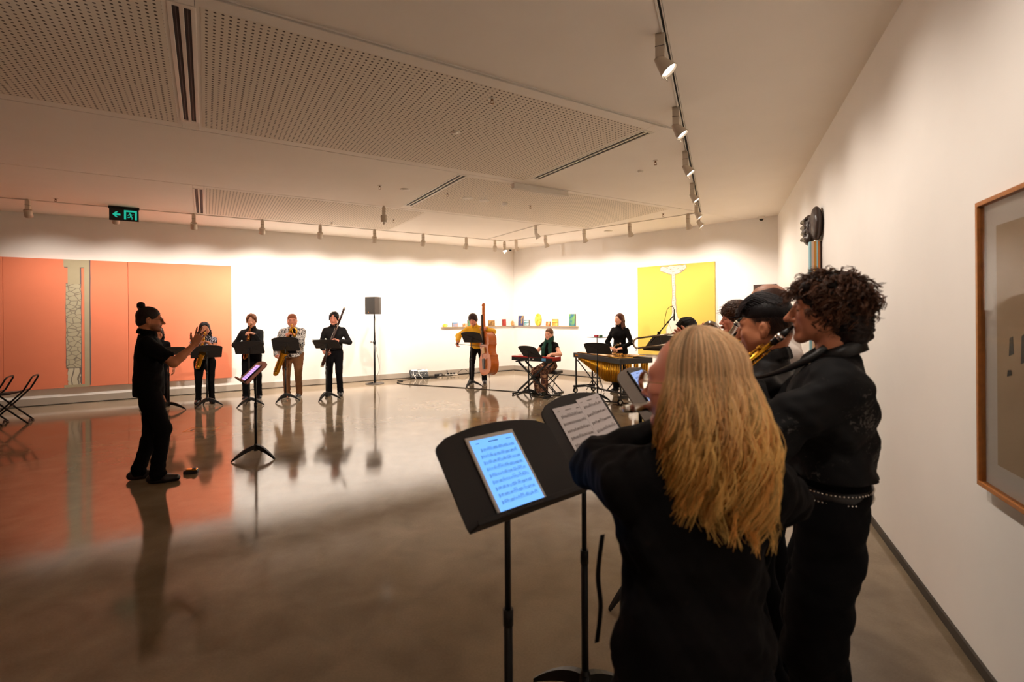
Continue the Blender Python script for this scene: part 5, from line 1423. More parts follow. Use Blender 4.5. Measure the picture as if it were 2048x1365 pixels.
G().tube(bez([(-0.02, 0, 0.79), (-0.022, 0.0, 0.86), tuple(Vector((-0.02, 0, 0.88)).lerp(ml, 0.45) + Vector((0, 0, 0.04))), tuple(ml)], 6), lerp_list([0.0055, 0.005, 0.0045, 0.003], 6), 8).build('bocal', m_silver, t)
for i in range(8):
    z = 0.06 + 0.1 * i; G().tube([(0.0, 0.026, z), (0.0, 0.04, z)], 0.012, 8).build('key_cup', m_silver, t)
for x in (-0.012, 0.02): G().tube([(x, 0.034, 0.03), (x, 0.032, 0.82)], 0.003, 6).build('key_rod', m_silver, t)

# --- double bass and its player
ep, sc_ = Vector((-0.62, 11.55, 0.0)), Vector((-0.70, 11.98, 1.99))
bt = thing('double_bass', 'orange brown double bass leaning on the player in yellow', 'double bass')
m_top = mat('bass_top', (196, 104, 42), 0.3, var=0.12, vs=14, coat=0.35); m_rib = mat('bass_ribs', (190, 96, 26), 0.25, var=0.12, vs=8, coat=0.4)
ax_z = (sc_ - ep).normalized(); fr_ = Vector((math.cos(R(-150)), math.sin(R(-150)), 0)); fr_ = (fr_ - ax_z * fr_.dot(ax_z)).normalized(); ax_x = fr_.cross(ax_z)
BM = Matrix((( *ax_x, 0), (*(-fr_), 0), (*ax_z, 0), (0, 0, 0, 1))).transposed(); BM.translation = ep
BM = BM @ Matrix.Translation((0, 0, 1.98)) @ Matrix.Diagonal((0.94, 0.94, 0.94, 1)) @ Matrix.Translation((0, 0, -1.98))
bt.matrix_world = BM                              # local: x across, -y is the front, z up the neck
out = [(0.0, 0.17), (0.10, 0.175), (0.20, 0.20), (0.285, 0.27), (0.325, 0.37), (0.325, 0.46), (0.295, 0.56), (0.285, 0.60), (0.305, 0.625), (0.28, 0.635), (0.235, 0.66), (0.205, 0.72), (0.20, 0.79), (0.222, 0.86), (0.262, 0.90), (0.245, 0.925), (0.255, 0.97), (0.25, 1.05), (0.215, 1.13), (0.15, 1.19), (0.09, 1.235), (0.05, 1.27)]
poly = out + [(-x, z) for x, z in reversed(out[1:])]
inn = lambda k: [(x * k, (z - 0.72) * k + 0.72) for x, z in poly]
n = len(poly)
def plate(y0, y1, k): return G().prism(inn(k), y0, y1)
g = plate(-0.012, 0.0, 1.03); g.build('front_plate', m_top, bt, 0.004)
plate(0.2, 0.212, 1.03).build('back_plate', m_rib, bt, 0.004)
q = inn(1.0); g = G(); g.add([(x, 0, z) for x, z in q] + [(x, 0.2, z) for x, z in q], [(i, i + n, (i + 1) % n + n, (i + 1) % n) for i in range(n)], 0, True); g.build('ribs', m_rib, bt)
g = G()
for sx in (-1, 1):
    g.prism([(sx * (x + 0.01 * math.sin((z - 0.62) * 24)), z) for x, z in ((0.115, 0.62), (0.12, 0.68), (0.105, 0.76), (0.112, 0.82), (0.122, 0.82), (0.118, 0.76), (0.135, 0.68), (0.13, 0.62))][::sx], -0.0135, -0.011)
g.build('sound_hole', m_ebony, bt)
G().prism([(-0.075, 0.70), (0.075, 0.70), (0.06, 0.83), (0.045, 0.85), (-0.045, 0.85), (-0.06, 0.83)], -0.10, -0.012, Matrix.Translation((0, -0.02, 0.0)) @ Matrix.Diagonal((1, 0.25, 1, 1))).build('bridge', mat('maple', (206, 160, 100), 0.5), bt)
G().prism([(-0.05, 0.30), (0.05, 0.30), (0.06, 0.56), (-0.06, 0.56)], -0.06, -0.045).build('tailpiece', m_ebony, bt)
G().prism([(-0.046, 0.93), (0.046, 0.93), (0.026, 1.70), (-0.026, 1.70)], -0.066, -0.03).build('fingerboard', mat('ebony_dark', (34, 22, 18), 0.35), bt, 0.004)
G().prism([(-0.04, 1.24), (0.04, 1.24), (0.024, 1.72), (-0.024, 1.72)], -0.032, 0.03).build('neck', m_rib, bt, 0.006)
g = G(); g.prism([(-0.03, 1.70), (0.03, 1.70), (0.026, 1.90), (-0.026, 1.90)], -0.035, 0.03); g.build('peg_box', m_rib, bt, 0.006)
g = G(); sp = [(0, 0.0 - 0.05 * math.cos(a) * (1 - a / 14) - 0.0, 1.955 + 0.05 * math.sin(a) * (1 - a / 14)) for a in np.linspace(-PI / 2 + PI, 3.2 * PI, 26)]
g.tube([(0, 0.0, 1.89), (0, 0.03, 1.92)] + sp, lerp_list([0.024, 0.022, 0.022] + [0.022 - 0.0004 * i for i in range(24)], 1)[:28], 10); g.build('scroll', m_rib, bt)
for i in range(4):
    z = 1.74 + 0.042 * i; sx = (-1) ** i
    G().tube([(sx * 0.02, 0, z), (sx * 0.075, 0.0, z)], 0.005, 8).box((sx * 0.08, 0, z), (0.012, 0.012, 0.035)).build('tuning_peg', m_brass, bt)
for i in range(4):
    x = -0.03 + 0.02 * i
    G().tube([(x * 1.2, -0.06, 0.55), (x, -0.105, 0.84), (x * 0.5, -0.072, 1.70), (x * 0.4, -0.02, 1.76 + 0.03 * i)], 0.0018, 5).build('string', m_silver, bt)
G().tube([(0, 0.1, -0.12), (0, 0.1, 0.18)], 0.007, 8).build('end_pin', m_silver, bt)
plx, pf = (-0.86, 12.18, 0), -98
def wb(p): return np.array(W2L(plx, pf, BM @ Vector(p)))
bow_a, bow_b = Vector((-1.30, 11.63, 0.99)), Vector((-0.60, 11.45, 0.93))
I = person('curly-haired bassist in a yellow jacket leaning over a double bass', plx, pf, 1.74, 'pink', lean=0.50, leanside=0.05, head=(-0.12, -0.12, 0.1), top=('jacket', m_yel), topoff=0.02, bottom=('trousers', m_blk2), hem=0.90,
           hands={'L': (wb((-0.06, 0.03, 1.33)), tuple(unit(wb((0.05, -0.09, 1.36)) - wb((-0.08, 0.03, 1.33)))), tuple(unit(wb((0, 0.05, 1.3)) - wb((0, -0.1, 1.3))) * -1.0), 0.7, (-0.9, 0.0, -0.2)),
                  'R': (np.array(W2L(plx, pf, bow_a + Vector((0.02, 0.06, 0.06)))), (0.15, 0.3, -0.9), (-0.6, 0.3, 0), 0.8, (0.8, -0.4, -0.1))},
           hair=('curly', (62, 36, 28)), collar=0.009, shoe=(26, 24, 26), sole=(60, 54, 50), legw=1.1, seed=11, headk=1.0, feet={'R': (0.16, 0.0), 'L': (-0.18, 0.05)})
t = thing('bow', 'dark double bass bow in the right hand of the bassist', 'bow'); t.matrix_world = zto(bow_a - (bow_b - bow_a).normalized() * 0.06, bow_b); Lb = (bow_b - bow_a).length + 0.06
G().tube([(0, 0, 0), (0.008, 0, Lb * 0.5), (0, 0, Lb)], [0.006, 0.005, 0.004], 8).build('stick', mat('bow_wood', (64, 32, 20), 0.35), t)
G().box((0, 0.018, Lb / 2), (0.008, 0.002, Lb * 0.94)).build('bow_hair', mat('horse_hair', (120, 104, 84), 0.6), t)
G().box((0, 0.011, 0.07), (0.012, 0.022, 0.05)).build('frog', m_ebony, t)

# --- keyboard player
kc = Vector((0.49, 10.28, 0)); kd = Vector((0.805, -0.593, 0)); kb = Vector((0.593, 0.805, 0)); akb = math.atan2(kd.y, kd.x)
kl = kc + kb * 0.44 + kd * 0.06; kf = math.degrees(math.atan2(-kb.y, -kb.x))
def kp(x, y, z): return np.array(W2L(kl, kf, kc + kd * x + kb * y + Vector((0, 0, z))))
I = person('seated woman with a green scarf and low bun playing the red keyboard', tuple(kl), kf, 1.64, 'pale', True, hip=0.62, head=(0.05, -0.02, 0), top=('top', m_blk), sleeve='cap', hem=0.86, sw=0.95, bust=0.9, seed=12,
           bottom=('trousers', m_camo), legw=1.35, hair=('lowbun', (104, 66, 40)), shoe=(30, 34, 26), sole=(24, 24, 22), hands={'L': (kp(0.30, 0.12, 0.85), (0.1, 0.9, -0.25), (0, 0, -1), 0.5, (-0.7, -0.5, -0.5)), 'R': (kp(-0.14, 0.12, 0.85), (0, 0.9, -0.25), (0, 0, -1), 0.5, (0.7, -0.5, -0.5))},
           feet={'R': (0.10, 0.34), 'L': (-0.10, 0.40)}, knees={'R': (0.1, 1, 0.6), 'L': (-0.1, 1, 0.6)}, flare=-0.02)
v = Vol(np.arange(-0.2, 0.2, 0.008), np.arange(-0.22, 0.26, 0.008), np.arange(I['pel'][2] + 0.1, I['neck'][2] + 0.13, 0.008)); nk = I['neck']
for k in range(12):
    a0, a1 = k * PI / 6, (k + 1) * PI / 6
    for dz in (0.0, 0.035, 0.065): v.cap(nk + np.array([0.07 * math.cos(a0), 0.012 + 0.075 * math.sin(a0), 0.01 + dz - 0.02 * math.sin(a0)]), nk + np.array([0.07 * math.cos(a1), 0.012 + 0.075 * math.sin(a1), 0.01 + dz - 0.02 * math.sin(a1)]), 0.022, 0.022, 0.012)
for sx in (-1, 1):
    v.cap(nk + np.array([sx * 0.05, 0.08, 0.0]), nk + np.array([sx * 0.085, 0.125, -0.16]), 0.035, 0.045, 0.02, (0, 1, 0), 0.55, disp=lambda X, Y, Z: 0.004 * np.sin(160 * X + 10 * Z))
    v.cap(nk + np.array([sx * 0.085, 0.135, -0.16]), nk + np.array([sx * 0.085, 0.12, -0.37]), 0.045, 0.05, 0.02, (0, 1, 0), 0.5, disp=lambda X, Y, Z: 0.004 * np.sin(160 * X + 10 * Z))
P_, Q_ = v.mesh(); mesh_np('scarf', P_, Q_, m_grn, I['root'])

# --- vibraphone player
vc = Vector((1.90, 9.88, 0)); vd = Vector((0.445, -0.895, 0)); vb = Vector((0.895, 0.445, 0)); avb = math.atan2(vd.y, vd.x)
vpl = (2.30, 10.56, 0)
I = person('long-haired woman in black turtleneck waiting behind the vibraphone', vpl, -128, 1.67, 'pale', True, sw=0.95, bust=0.85, head=(-0.35, 0.0, 0.0), top=('turtleneck', m_blk), hem=0.93, bottom=('skirt', m_blk2), skirt=0.62, legw=1.0, collar=0.010,
           hands={'R': ((0.13, 0.17, 0.95), (-0.9, 0.35, -0.15), (0, -0.5, -1), 0.7, (0.9, -0.5, -0.2)), 'L': ((-0.13, 0.17, 0.95), (0.9, 0.35, -0.15), (0, -0.5, -1), 0.7, (-0.9, -0.5, -0.2))},
           hair=('long', (92, 52, 36)), shoe=(22, 20, 20), seed=13, fold=0.003)
g = G(); pe = I['waist'] + np.array([0, 0, -0.03])
g.tube([(pe[0] + 0.132 * math.cos(a), pe[1] + 0.098 * math.sin(a), pe[2]) for a in np.linspace(0, 2 * PI, 25)[:-1]], 0.016, 6, closed=True); bo = g.build('belt', m_leather, I['root'])
G().tube([(pe[0] - 0.01 + 0.03 * math.cos(a), pe[1] + 0.122, pe[2] + 0.02 * math.sin(a)) for a in np.linspace(0, 2 * PI, 17)[:-1]], 0.005, 6, closed=True).build('buckle', m_brass, bo)
for i, (a_, b_) in enumerate((((-0.16, 0.30, 1.06), (0.14, 0.26, 0.93)), ((0.30, 0.27, 0.98), (-0.07, 0.29, 0.90)))):
    t = thing('mallet', ('mallet with pale round head pointing up in her hand', 'mallet held level in the other hand of the vibraphone player')[i], 'mallet')
    A_, B_ = L2W(vpl, -128, a_), L2W(vpl, -128, b_); t.matrix_world = zto(A_, B_); LL = (B_ - A_).length
    G().tube([(0, 0, 0), (0, 0, LL)], 0.004, 6).build('shaft', mat('rattan', (196, 160, 104), 0.5), t); G().ell((0, 0, 0), (0.017, 0.017, 0.015)).build('mallet_head', mat('wool_head', (214, 200, 196), 0.9), t)
# ------------------------------------------------------------------ the stands of the far players
def rz_to(a, b):
    """rotation that turns local -y from a towards b"""
    return math.atan2(b[1] - a[1], b[0] - a[0]) + PI / 2
ST = [((-6.13, 8.80), (-6.62, 9.22), 0.98, 1.05, 'music stand right behind the conductor, half hidden by his arm'),
      ((-5.70, 9.21), (-5.92, 9.55), 0.90, 0.72, 'black music stand in front of the woman in the floral top'),
      ((-4.93, 9.24), (-5.22, 9.95), 0.965, 0.68, 'black music stand in front of the brown-haired youth'),
      ((-4.46, 9.70), (-4.52, 10.15), 0.985, 0.50, 'black music stand in front of the man in brown trousers'),
      ((-3.71, 9.84), (-3.80, 10.32), 1.02, 0.95, 'black music stand in front of the bassoon player'),
      ((-0.945, 11.43), (-0.75, 12.2), 1.03, 0.66, 'black music stand in front of the double bass player'),
      ((0.353, 11.13), (0.9, 11.5), 0.0, 0.6, ''),
      ((1.669, 9.914), (2.6, 10.2), 0.0, 0.6, '')]
for i, (p, q, hb, T, lab) in enumerate(ST[:6]):
    turn = {0: 0.0, 1: 0.05, 2: -0.08, 3: 0.05, 4: -0.12, 5: -0.15}[i]
    t, M = stand(p, rz_to(p, q) + turn, hb, T, lab, 'music stands of the far players', legrot=0.5 + 0.2 * i)
    if i in (4, 5):
        sheet('white pages edge on the stand of the ' + ('bassoon player' if i == 4 else 'bassist'), M @ TR(0.12 if i == 4 else 0.1, -0.002, 0.006), 0.24, 0.31, notes=False)
kst, kM = stand((0.33, 10.02), rz_to((0.33, 10.02), tuple(kl)[:2]) - 0.1, 0.80, 0.72, 'black music stand in front of the red keyboard', 'music stands of the far players', legrot=0.4)
vst, vM = stand((1.62, 9.42), rz_to((1.62, 9.42), vpl[:2]) + 0.05, 0.905, 0.80, 'black music stand in front of the vibraphone', 'music stands of the far players', legrot=1.2)
# conductor's stand
m_deskb = mat('stand_brown', (62, 36, 28), 0.4, spec=0.5)
cst, cM = stand((-3.02, 5.80), rz_to((-3.02, 5.80), (-3.79, 5.16)), 0.90, 0.80, 'low tilted music stand of the conductor holding a violet lit tablet', None, legrot=0.6, m=m_deskb, brace=False)
tablet('violet lit tablet lying on the conductor\'s stand', cM @ TR(-0.03, -0.001, 0.007), 0.19, 0.26, m_tabb, m_screen2, True, 0.010, 7)
sheet('pages under the tablet on the conductor\'s stand', cM @ TR(-0.10, 0.0, 0.006), 0.21, 0.28, notes=False)

# ------------------------------------------------------------------ red keyboard on its X stand
KZ = 0.71
m_red = mat('keyboard_red', (176, 34, 30), 0.3, coat=0.3); m_keyw = mat('ivory_keys', (236, 230, 220), 0.35)
t = thing('keyboard', 'red stage keyboard on a black X stand', 'keyboard', tuple(kc + Vector((0, 0, KZ))), akb)   # local x along the keyboard; +y is the player's side or not:
ys = 1 if (Matrix.Rotation(akb, 3, 'Z') @ Vector((0, 1, 0))).dot(kb) > 0 else -1
LK = 1.02
G().box((0, 0, 0.012), (LK, 0.32, 0.024)).build('underside', m_blackp, t, 0.003)
G().box((0, -ys * 0.085, 0.06), (LK, 0.15, 0.076)).build('body', m_red, t, 0.004)
G().box((0, -ys * 0.161, 0.048), (LK - 0.01, 0.004, 0.05)).build('rear_panel', m_blackp, t)
for sx in (-1, 1): G().box((sx * (LK / 2 - 0.02), ys * 0.07, 0.055), (0.04, 0.19, 0.08)).build('end_cheek', m_red, t, 0.003)
nw = 43; kw = (LK - 0.09) / nw
for i in range(nw): G().box((-LK / 2 + 0.045 + kw * (i + 0.5), ys * 0.085, 0.05), (kw - 0.0015, 0.145, 0.03)).build('white_key', m_keyw, t)
for i in range(nw - 1):
    if i % 7 in (0, 1, 3, 4, 5): G().box((-LK / 2 + 0.045 + kw * (i + 1), ys * 0.04, 0.068), (0.011, 0.09, 0.014)).build('black_key', m_ebony, t)
G().box((LK / 2 - 0.21, -ys * 0.1645, 0.045), (0.10, 0.004, 0.052)).build('blue_tag', mat('blue_tag', (86, 150, 196), 0.6), t)
for i in range(4): G().box((-LK / 2 + 0.1 + 0.035 * i, -ys * 0.1645, 0.05), (0.022, 0.003, 0.016)).build('socket', m_chrome, t)
for i in range(2): G().box((-0.05 + 0.09 * i, -ys * 0.1645, 0.045), (0.03, 0.003, 0.018)).build('socket', m_white, t)
t = thing('keyboard_stand', 'black double X stand under the red keyboard', 'keyboard stand', tuple(kc), akb)
for yy in (-0.12, 0.13):
    for sx in (-1, 1):
        for dz in (0, 0.035): G().tube([(sx * 0.40, yy + dz * 0.4, 0.03 + dz), (-sx * 0.36, yy + dz * 0.4, KZ - 0.04 + dz * 0.6)], 0.011, 8).build('leg', m_black, t)
for sx in (-1, 1):
    G().tube([(sx * 0.40, -0.26, 0.02), (sx * 0.40, 0.27, 0.02)], 0.015, 8).build('foot_bar', m_black, t)
    for yy in (-0.26, 0.27): G().tube([(sx * 0.40, yy - 0.02, 0.02), (sx * 0.40, yy + 0.02, 0.02)], 0.020, 8).build('foot_cap', m_rubber, t)
    G().box((sx * 0.36, 0, KZ - 0.016), (0.03, 0.42, 0.026)).build('support_arm', m_black, t, 0.003)
G().tube([(0, -0.16, KZ / 2), (0, 0.17, KZ / 2)], 0.03, 10).build('pivot', m_black, t)
# folding stool of the keyboard player
t = thing('keyboard_bench', 'black folding X bench the keyboard player sits on', 'bench', (kl.x, kl.y, 0), akb)
G().box((0, 0, 0.445), (0.50, 0.30, 0.07)).build('seat', m_leather, t, 0.02)
for yy in (-0.12, 0.12):
    for sx in (-1, 1): G().tube([(sx * 0.24, yy, 0.02), (-sx * 0.20, yy, 0.41)], 0.012, 8).build('leg', m_black, t)
for sx in (-1, 1): G().tube([(sx * 0.24, -0.17, 0.014), (sx * 0.24, 0.17, 0.014)], 0.014, 8).build('foot_bar', m_black, t)
# pedals and cables under the keyboard
for i, (dx, dy) in enumerate(((0.42, -0.28), (0.02, 0.05), (0.16, 0.10))):
    p = kc + kd * dx + kb * dy
    t = thing('pedal', ('small black pedal on the floor right of the keyboard stand', 'flat sustain pedal by the boots of the keyboard player', 'second pedal under the red keyboard')[i], 'pedal', (p.x, p.y, 0), akb + 0.4 * i)
    G().box((0, 0, 0.015), (0.09, 0.13, 0.03)).build('housing', m_blackp, t, 0.004); G().box((0, -0.01, 0.036), (0.06, 0.09, 0.012), TR(0, 0, 0, 0.12)).build('treadle', m_chrome if i else m_blackp, t, 0.002)
def cable(name, label, pts, r=0.006, m=m_rubber, cat='cable'):
    return tag(G().tube(bez(pts, 7), r, 6).build(name, m), label, cat)
def kq(x, y, z=0.006): p = kc + kd * x + kb * y; return (p.x, p.y, z)
cable('cable', 'tangled cable dropping from the keyboard and looping round its pedals', [kq(0.5, -0.12, 0.72), kq(0.56, -0.1, 0.5), kq(0.5, -0.15, 0.2), kq(0.52, -0.2), kq(0.3, -0.28), kq(0.1, -0.2), kq(-0.1, -0.05), kq(0.1, 0.1), kq(0.36, 0.0), kq(0.44, -0.22)], 0.005)
cable('cable', 'thin lead on the floor right of the keyboard pedal', [kq(0.46, -0.3), kq(0.6, -0.42), kq(0.75, -0.40), kq(0.68, -0.34), kq(0.80, -0.5)], 0.003)

# ------------------------------------------------------------------ vibraphone
t = thing('vibraphone', 'black vibraphone with gold bars and gold resonator tubes', 'vibraphone', tuple(vc), avb)
ysv = 1 if (Matrix.Rotation(avb, 3, 'Z') @ Vector((0, 1, 0))).dot(vb) > 0 else -1     # +ysv*y is the player's side
LV = 1.72; ZB = 0.80
w0, w1 = 0.40, 0.72                                # widths at the left (high) end and the right (low) end
m_vb = mat('vibe_bar_gold', (226, 176, 74), 0.22, 1.0); m_res = mat('resonator_gold', (206, 150, 40), 0.28, 1.0); m_vf = mat('vibe_frame', (34, 30, 28), 0.5)
for sy in (-1, 1):
    a = Vector((-LV / 2, sy * w0 / 2, ZB)); b = Vector((LV / 2, sy * w1 / 2, ZB)); d_ = b - a; an = math.atan2(d_.y, d_.x)
    G().box((d_.length / 2, 0, 0.0), (d_.length, 0.03, 0.095)).build('side_rail', m_vf, t, 0.004, TR(a.x, a.y, ZB, 0, 0, an))
for sx, wd in ((-1, w0), (1, w1)): G().box((sx * LV / 2, 0, ZB), (0.05, wd + 0.04, 0.10)).build('end_block', m_vf, t, 0.006)
G().box((0, 0, ZB + 0.03), (LV - 0.05, 0.03, 0.03)).build('centre_rail', m_vf, t)
nb = 27
for i in range(nb):
    q = (i + 0.5) / nb; x = -LV / 2 + 0.05 + (LV - 0.1) * q; L_ = 0.15 + 0.14 * q
    G().box((x, -ysv * (0.02 + L_ / 2), ZB + 0.062), (0.046, L_, 0.012)).build('tone_bar', m_vb, t)
    if i % 7 not in (2, 6) and i < nb - 1: G().box((x + 0.03, ysv * (0.02 + L_ / 2), ZB + 0.078), (0.044, L_, 0.012)).build('tone_bar', m_vb, t)
    Lr = 0.08 + 0.40 * q ** 1.15 if q < 0.66 else 0.08 + 0.40 * (1.32 - q) ** 1.15 * 0 + 0.40 * 0.62 - 0.12 * (q - 0.66)
    Lr = 0.06 + 0.34 * min(q / 0.66, 1.0) ** 1.1 - (0.12 * (q - 0.66) if q > 0.66 else 0)
    for sy in (-1, 1):
        y = -ysv * sy * (w0 / 2 + (w1 - w0) / 2 * q - 0.055)
        if sy == 1 or i % 7 not in (2, 6): G().tube([(x + (0 if sy == 1 else 0.03), y, ZB - 0.03), (x + (0 if sy == 1 else 0.03), y, ZB - 0.03 - Lr)], 0.0225, 10).build('resonator', m_res, t)
tag(G().box((-LV / 2 + 0.16, -ysv * (w0 / 2 + 0.03), ZB + 0.0), (0.2, 0.002, 0.03), TR(0, 0, 0)).build('name_plate', m_brass, t))
for sx, wd in ((-1, 0.42), (1, 0.62)):
    x = sx * (LV / 2 - 0.06)
    for sy in (-1, 1): G().box((x, sy * wd / 2, 0.44), (0.028, 0.028, 0.66)).build('leg', m_vf, t, 0.003)
    G().box((x, 0, 0.14), (0.045, wd + 0.12, 0.05)).build('base_bar', m_vf, t, 0.004)
    for sy in (-1, 1):
        g = G().tube([(x - 0.014, sy * (wd / 2 + 0.02), 0.055), (x + 0.014, sy * (wd / 2 + 0.02), 0.055)], 0.055, 18); wh = g.build('wheel', m_rubber, t)
        G().tube([(x - 0.016, sy * (wd / 2 + 0.02), 0.055), (x + 0.016, sy * (wd / 2 + 0.02), 0.055)], 0.03, 14).build('wheel_hub', m_chrome, wh)
        G().box((x, sy * (wd / 2 + 0.02), 0.105), (0.045, 0.05, 0.03)).build('caster_fork', m_vf, t)
    G().tube([(x, -ysv * 0.18, 0.70), (sx * 0.1, -ysv * 0.1, 0.15)], 0.012, 8).build('diagonal_brace', m_vf, t)
G().box((0, 0, 0.14), (LV - 0.12, 0.03, 0.03)).build('cross_bar', m_vf, t)
G().box((0.3, ysv * 0.24, 0.05), (0.42, 0.09, 0.02)).build('damper_pedal', m_chrome, t, 0.004)
G().tube([(0.3, ysv * 0.1, 0.06), (0.3, 0, 0.75)], 0.004, 6).build('pedal_rod', m_chrome, t)
# tray with bits on the far side, on a light stand
tp = vc + vd * -0.80 + vb * 0.34
t = thing('tray_stand', 'thin stand with a small tray behind the vibraphone music stand', 'stand', (tp.x, tp.y, 0), avb)
G().box((0, 0, 1.165), (0.46, 0.2, 0.012)).build('tray', m_black, t, 0.003)
G().tube([(0, 0, 0.35), (0, 0, 1.16)], 0.009, 8).build('pole', m_black, t)
for k in range(3):
    a = 2 * PI * k / 3; G().tube([(0, 0, 0.45), (0.24 * math.cos(a), 0.24 * math.sin(a), 0.012)], 0.008, 8).build('leg', m_black, t); G().tube([(0, 0, 0.2), (0.14 * math.cos(a), 0.14 * math.sin(a), 0.2)], 0.005, 6).build('strut', m_black, t)
def tx(x, y): return tuple(Vector((tp.x, tp.y, 1.171)) + vd * x + vb * y)
o = thing('red_box', 'small dark red box on the tray behind the vibraphone stand', 'box', tx(-0.02, 0), avb); G().box((0, 0, 0.022), (0.11, 0.06, 0.044)).build('body', mat('crimson', (172, 24, 52), 0.5), o, 0.006); G().box((0, 0, 0.042), (0.112, 0.062, 0.006)).build('lid', mat('crimson', (172, 24, 52), 0.5), o)
o = thing('green_block', 'small green block with white end beside the dark red box', 'block', tx(0.14, 0.0), avb); G().box((0, 0, 0.024), (0.06, 0.05, 0.048)).build('body', mat('leaf_green', (66, 110, 66), 0.6), o, 0.005); G().box((-0.045, 0, 0.018), (0.03, 0.045, 0.036)).build('white_end', m_white, o, 0.004)

# ------------------------------------------------------------------ loudspeaker on a pole by the left wall
sp_ = (-3.39, 12.14)
t = thing('speaker_stand', 'black pole speaker stand with round base plate', 'speaker stand', (*sp_, 0))
G().lathe([(0.0001, 0), (0.225, 0), (0.225, 0.012), (0.21, 0.018), (0.0001, 0.02)], 32).build('base_plate', mat('base_plate', (70, 62, 54), 0.4), t)
G().tube([(0, 0, 0.015), (0, 0, 1.03)], 0.024, 12).build('lower_pole', m_black, t); G().tube([(0, 0, 1.0), (0, 0, 1.75)], 0.017, 12).build('upper_pole', m_black, t)
G().tube([(0, 0, 0.98), (0, 0, 1.06)], 0.03, 12).build('collar', m_black, t)
G().tube([(-0.02, -0.02, 1.02), (-0.075, -0.03, 1.03)], 0.007, 8).tube([(-0.075 + 0.02 * math.cos(a), -0.03, 1.03 + 0.02 * math.sin(a)) for a in np.linspace(0, 2 * PI, 11)[:-1]], 0.005, 6, closed=True).build('clamp_knob', m_black, t)
G().box((-0.09, -0.06, 0.035), (0.13, 0.04, 0.04), TR(0, 0, 0, 0, -0.2, 0.2)).build('foot_lever', m_black, t, 0.006)
t = thing('loudspeaker', 'dark grey loudspeaker box on top of the pole stand', 'loudspeaker', (*sp_, 1.71), R(-24) )
m_spk = mat('speaker_grey', (66, 58, 52), 0.6)
g = G(); pl = [(-0.15, -0.16), (0.15, -0.16), (0.15, 0.02), (0.09, 0.16), (-0.09, 0.16), (-0.15, 0.02)]
g.add([(x, y, 0) for x, y in pl] + [(x, y, 0.425) for x, y in pl], [tuple(reversed(range(6))), tuple(range(6, 12))] + [(i, (i + 1) % 6, (i + 1) % 6 + 6, i + 6) for i in range(6)]); g.build('cabinet', m_spk, t, 0.008)
G().box((0, -0.163, 0.2125), (0.285, 0.008, 0.40)).build('grille', mat('speaker_grille', (48, 44, 40), 0.8, bump=0.3, bs=900), t, 0.003)
G().box((-0.03, -0.168, 0.05), (0.02, 0.003, 0.02)).build('badge', m_brass, t)
cable('speaker_cable', 'thin cable hanging from the loudspeaker down its pole', [(sp_[0] + 0.02, sp_[1] - 0.03, 1.70), (sp_[0] + 0.045, sp_[1] - 0.03, 1.45), (sp_[0] + 0.03, sp_[1] - 0.03, 1.05), (sp_[0] + 0.08, sp_[1] - 0.02, 0.72), (sp_[0] + 0.12, sp_[1], 0.38), (sp_[0] + 0.05, sp_[1], 0.16), (sp_[0] + 0.03, sp_[1] + 0.02, 0.03)], 0.0045)

# ------------------------------------------------------------------ mixer, plug boxes and cables at the wall
MXR = uv(3.10, 0.14) ; mrz = math.atan2(-U.y, -U.x)
t = thing('mixing_desk', 'small silver and black audio mixer tipped against the left wall skirting', 'mixer', (MXR.x, MXR.y, 0), mrz)
T_ = TR(0, 0, 0.0, 0.95)
G().box((0, 0, 0.0), (0.50, 0.24, 0.05), TR(0, -0.02, 0.115, 0.95)).build('housing', m_blackp, t, 0.006)
MF = TR(0, -0.02, 0.115, 0.95) @ TR(0, 0, 0.026)
G().box((-0.12, 0.10, 0.002), (0.16, 0.035, 0.004), MF).build('label_strip', m_tabw, t)
for i in range(10): G().box((-0.02 + 0.028 * i, 0.07, 0.004), (0.016, 0.06, 0.008), MF).build('fader_strip', m_chrome, t)
for j in range(2):
    for i in range(11): G().tube([(-0.21 + 0.042 * i, -0.02 - 0.05 * j, 0.0), (-0.21 + 0.042 * i, -0.02 - 0.05 * j, 0.018)], 0.009, 8, MF).build('knob', (m_tabw, m_chrome, m_black)[(i + j) % 3], t)
for i in range(2): cable('cable', ('white plug lead draped over the left end of the mixer', 'second white lead draped over the middle of the mixer')[i], [tuple(MXR - U * (-0.16 + 0.16 * i) * 1.0 + V * 0.02 + Vector((0, 0, 0.2))), tuple(MXR - U * (-0.19 + 0.16 * i) + V * 0.12 + Vector((0, 0, 0.12))), tuple(MXR - U * (-0.15 + 0.18 * i) + V * 0.2 + Vector((0, 0, 0.01)))], 0.008, m_tabw)
def wp(u, v, z=0.007): p = uv(u, v); return (p.x, p.y, z)
cable('cable', 'black cables coiled on the floor in front of the mixer', [wp(3.2, .26), wp(3.05, .34), wp(2.85, .30), wp(2.9, .42), wp(3.12, .42), wp(3.2, .33), wp(3.0, .28), wp(2.72, .32), wp(2.7, .44), wp(2.88, .46)], 0.010)
cable('cable', 'black lead running from the speaker base plate to the mixer', [wp(3.8, .46), wp(3.6, .42), wp(3.4, .34), wp(3.22, .28)], 0.006)
cable('cable', 'lead running along the skirting from mixer to plug boxes', [wp(2.85, .16), wp(2.66, .22), wp(2.56, .16), wp(2.4, .14), wp(2.25, .2), wp(2.05, .15), wp(1.8, .10), wp(1.5, .06), wp(0.8, .05), wp(0.1, .05)], 0.008)
p0 = uv(2.52, 0.12)
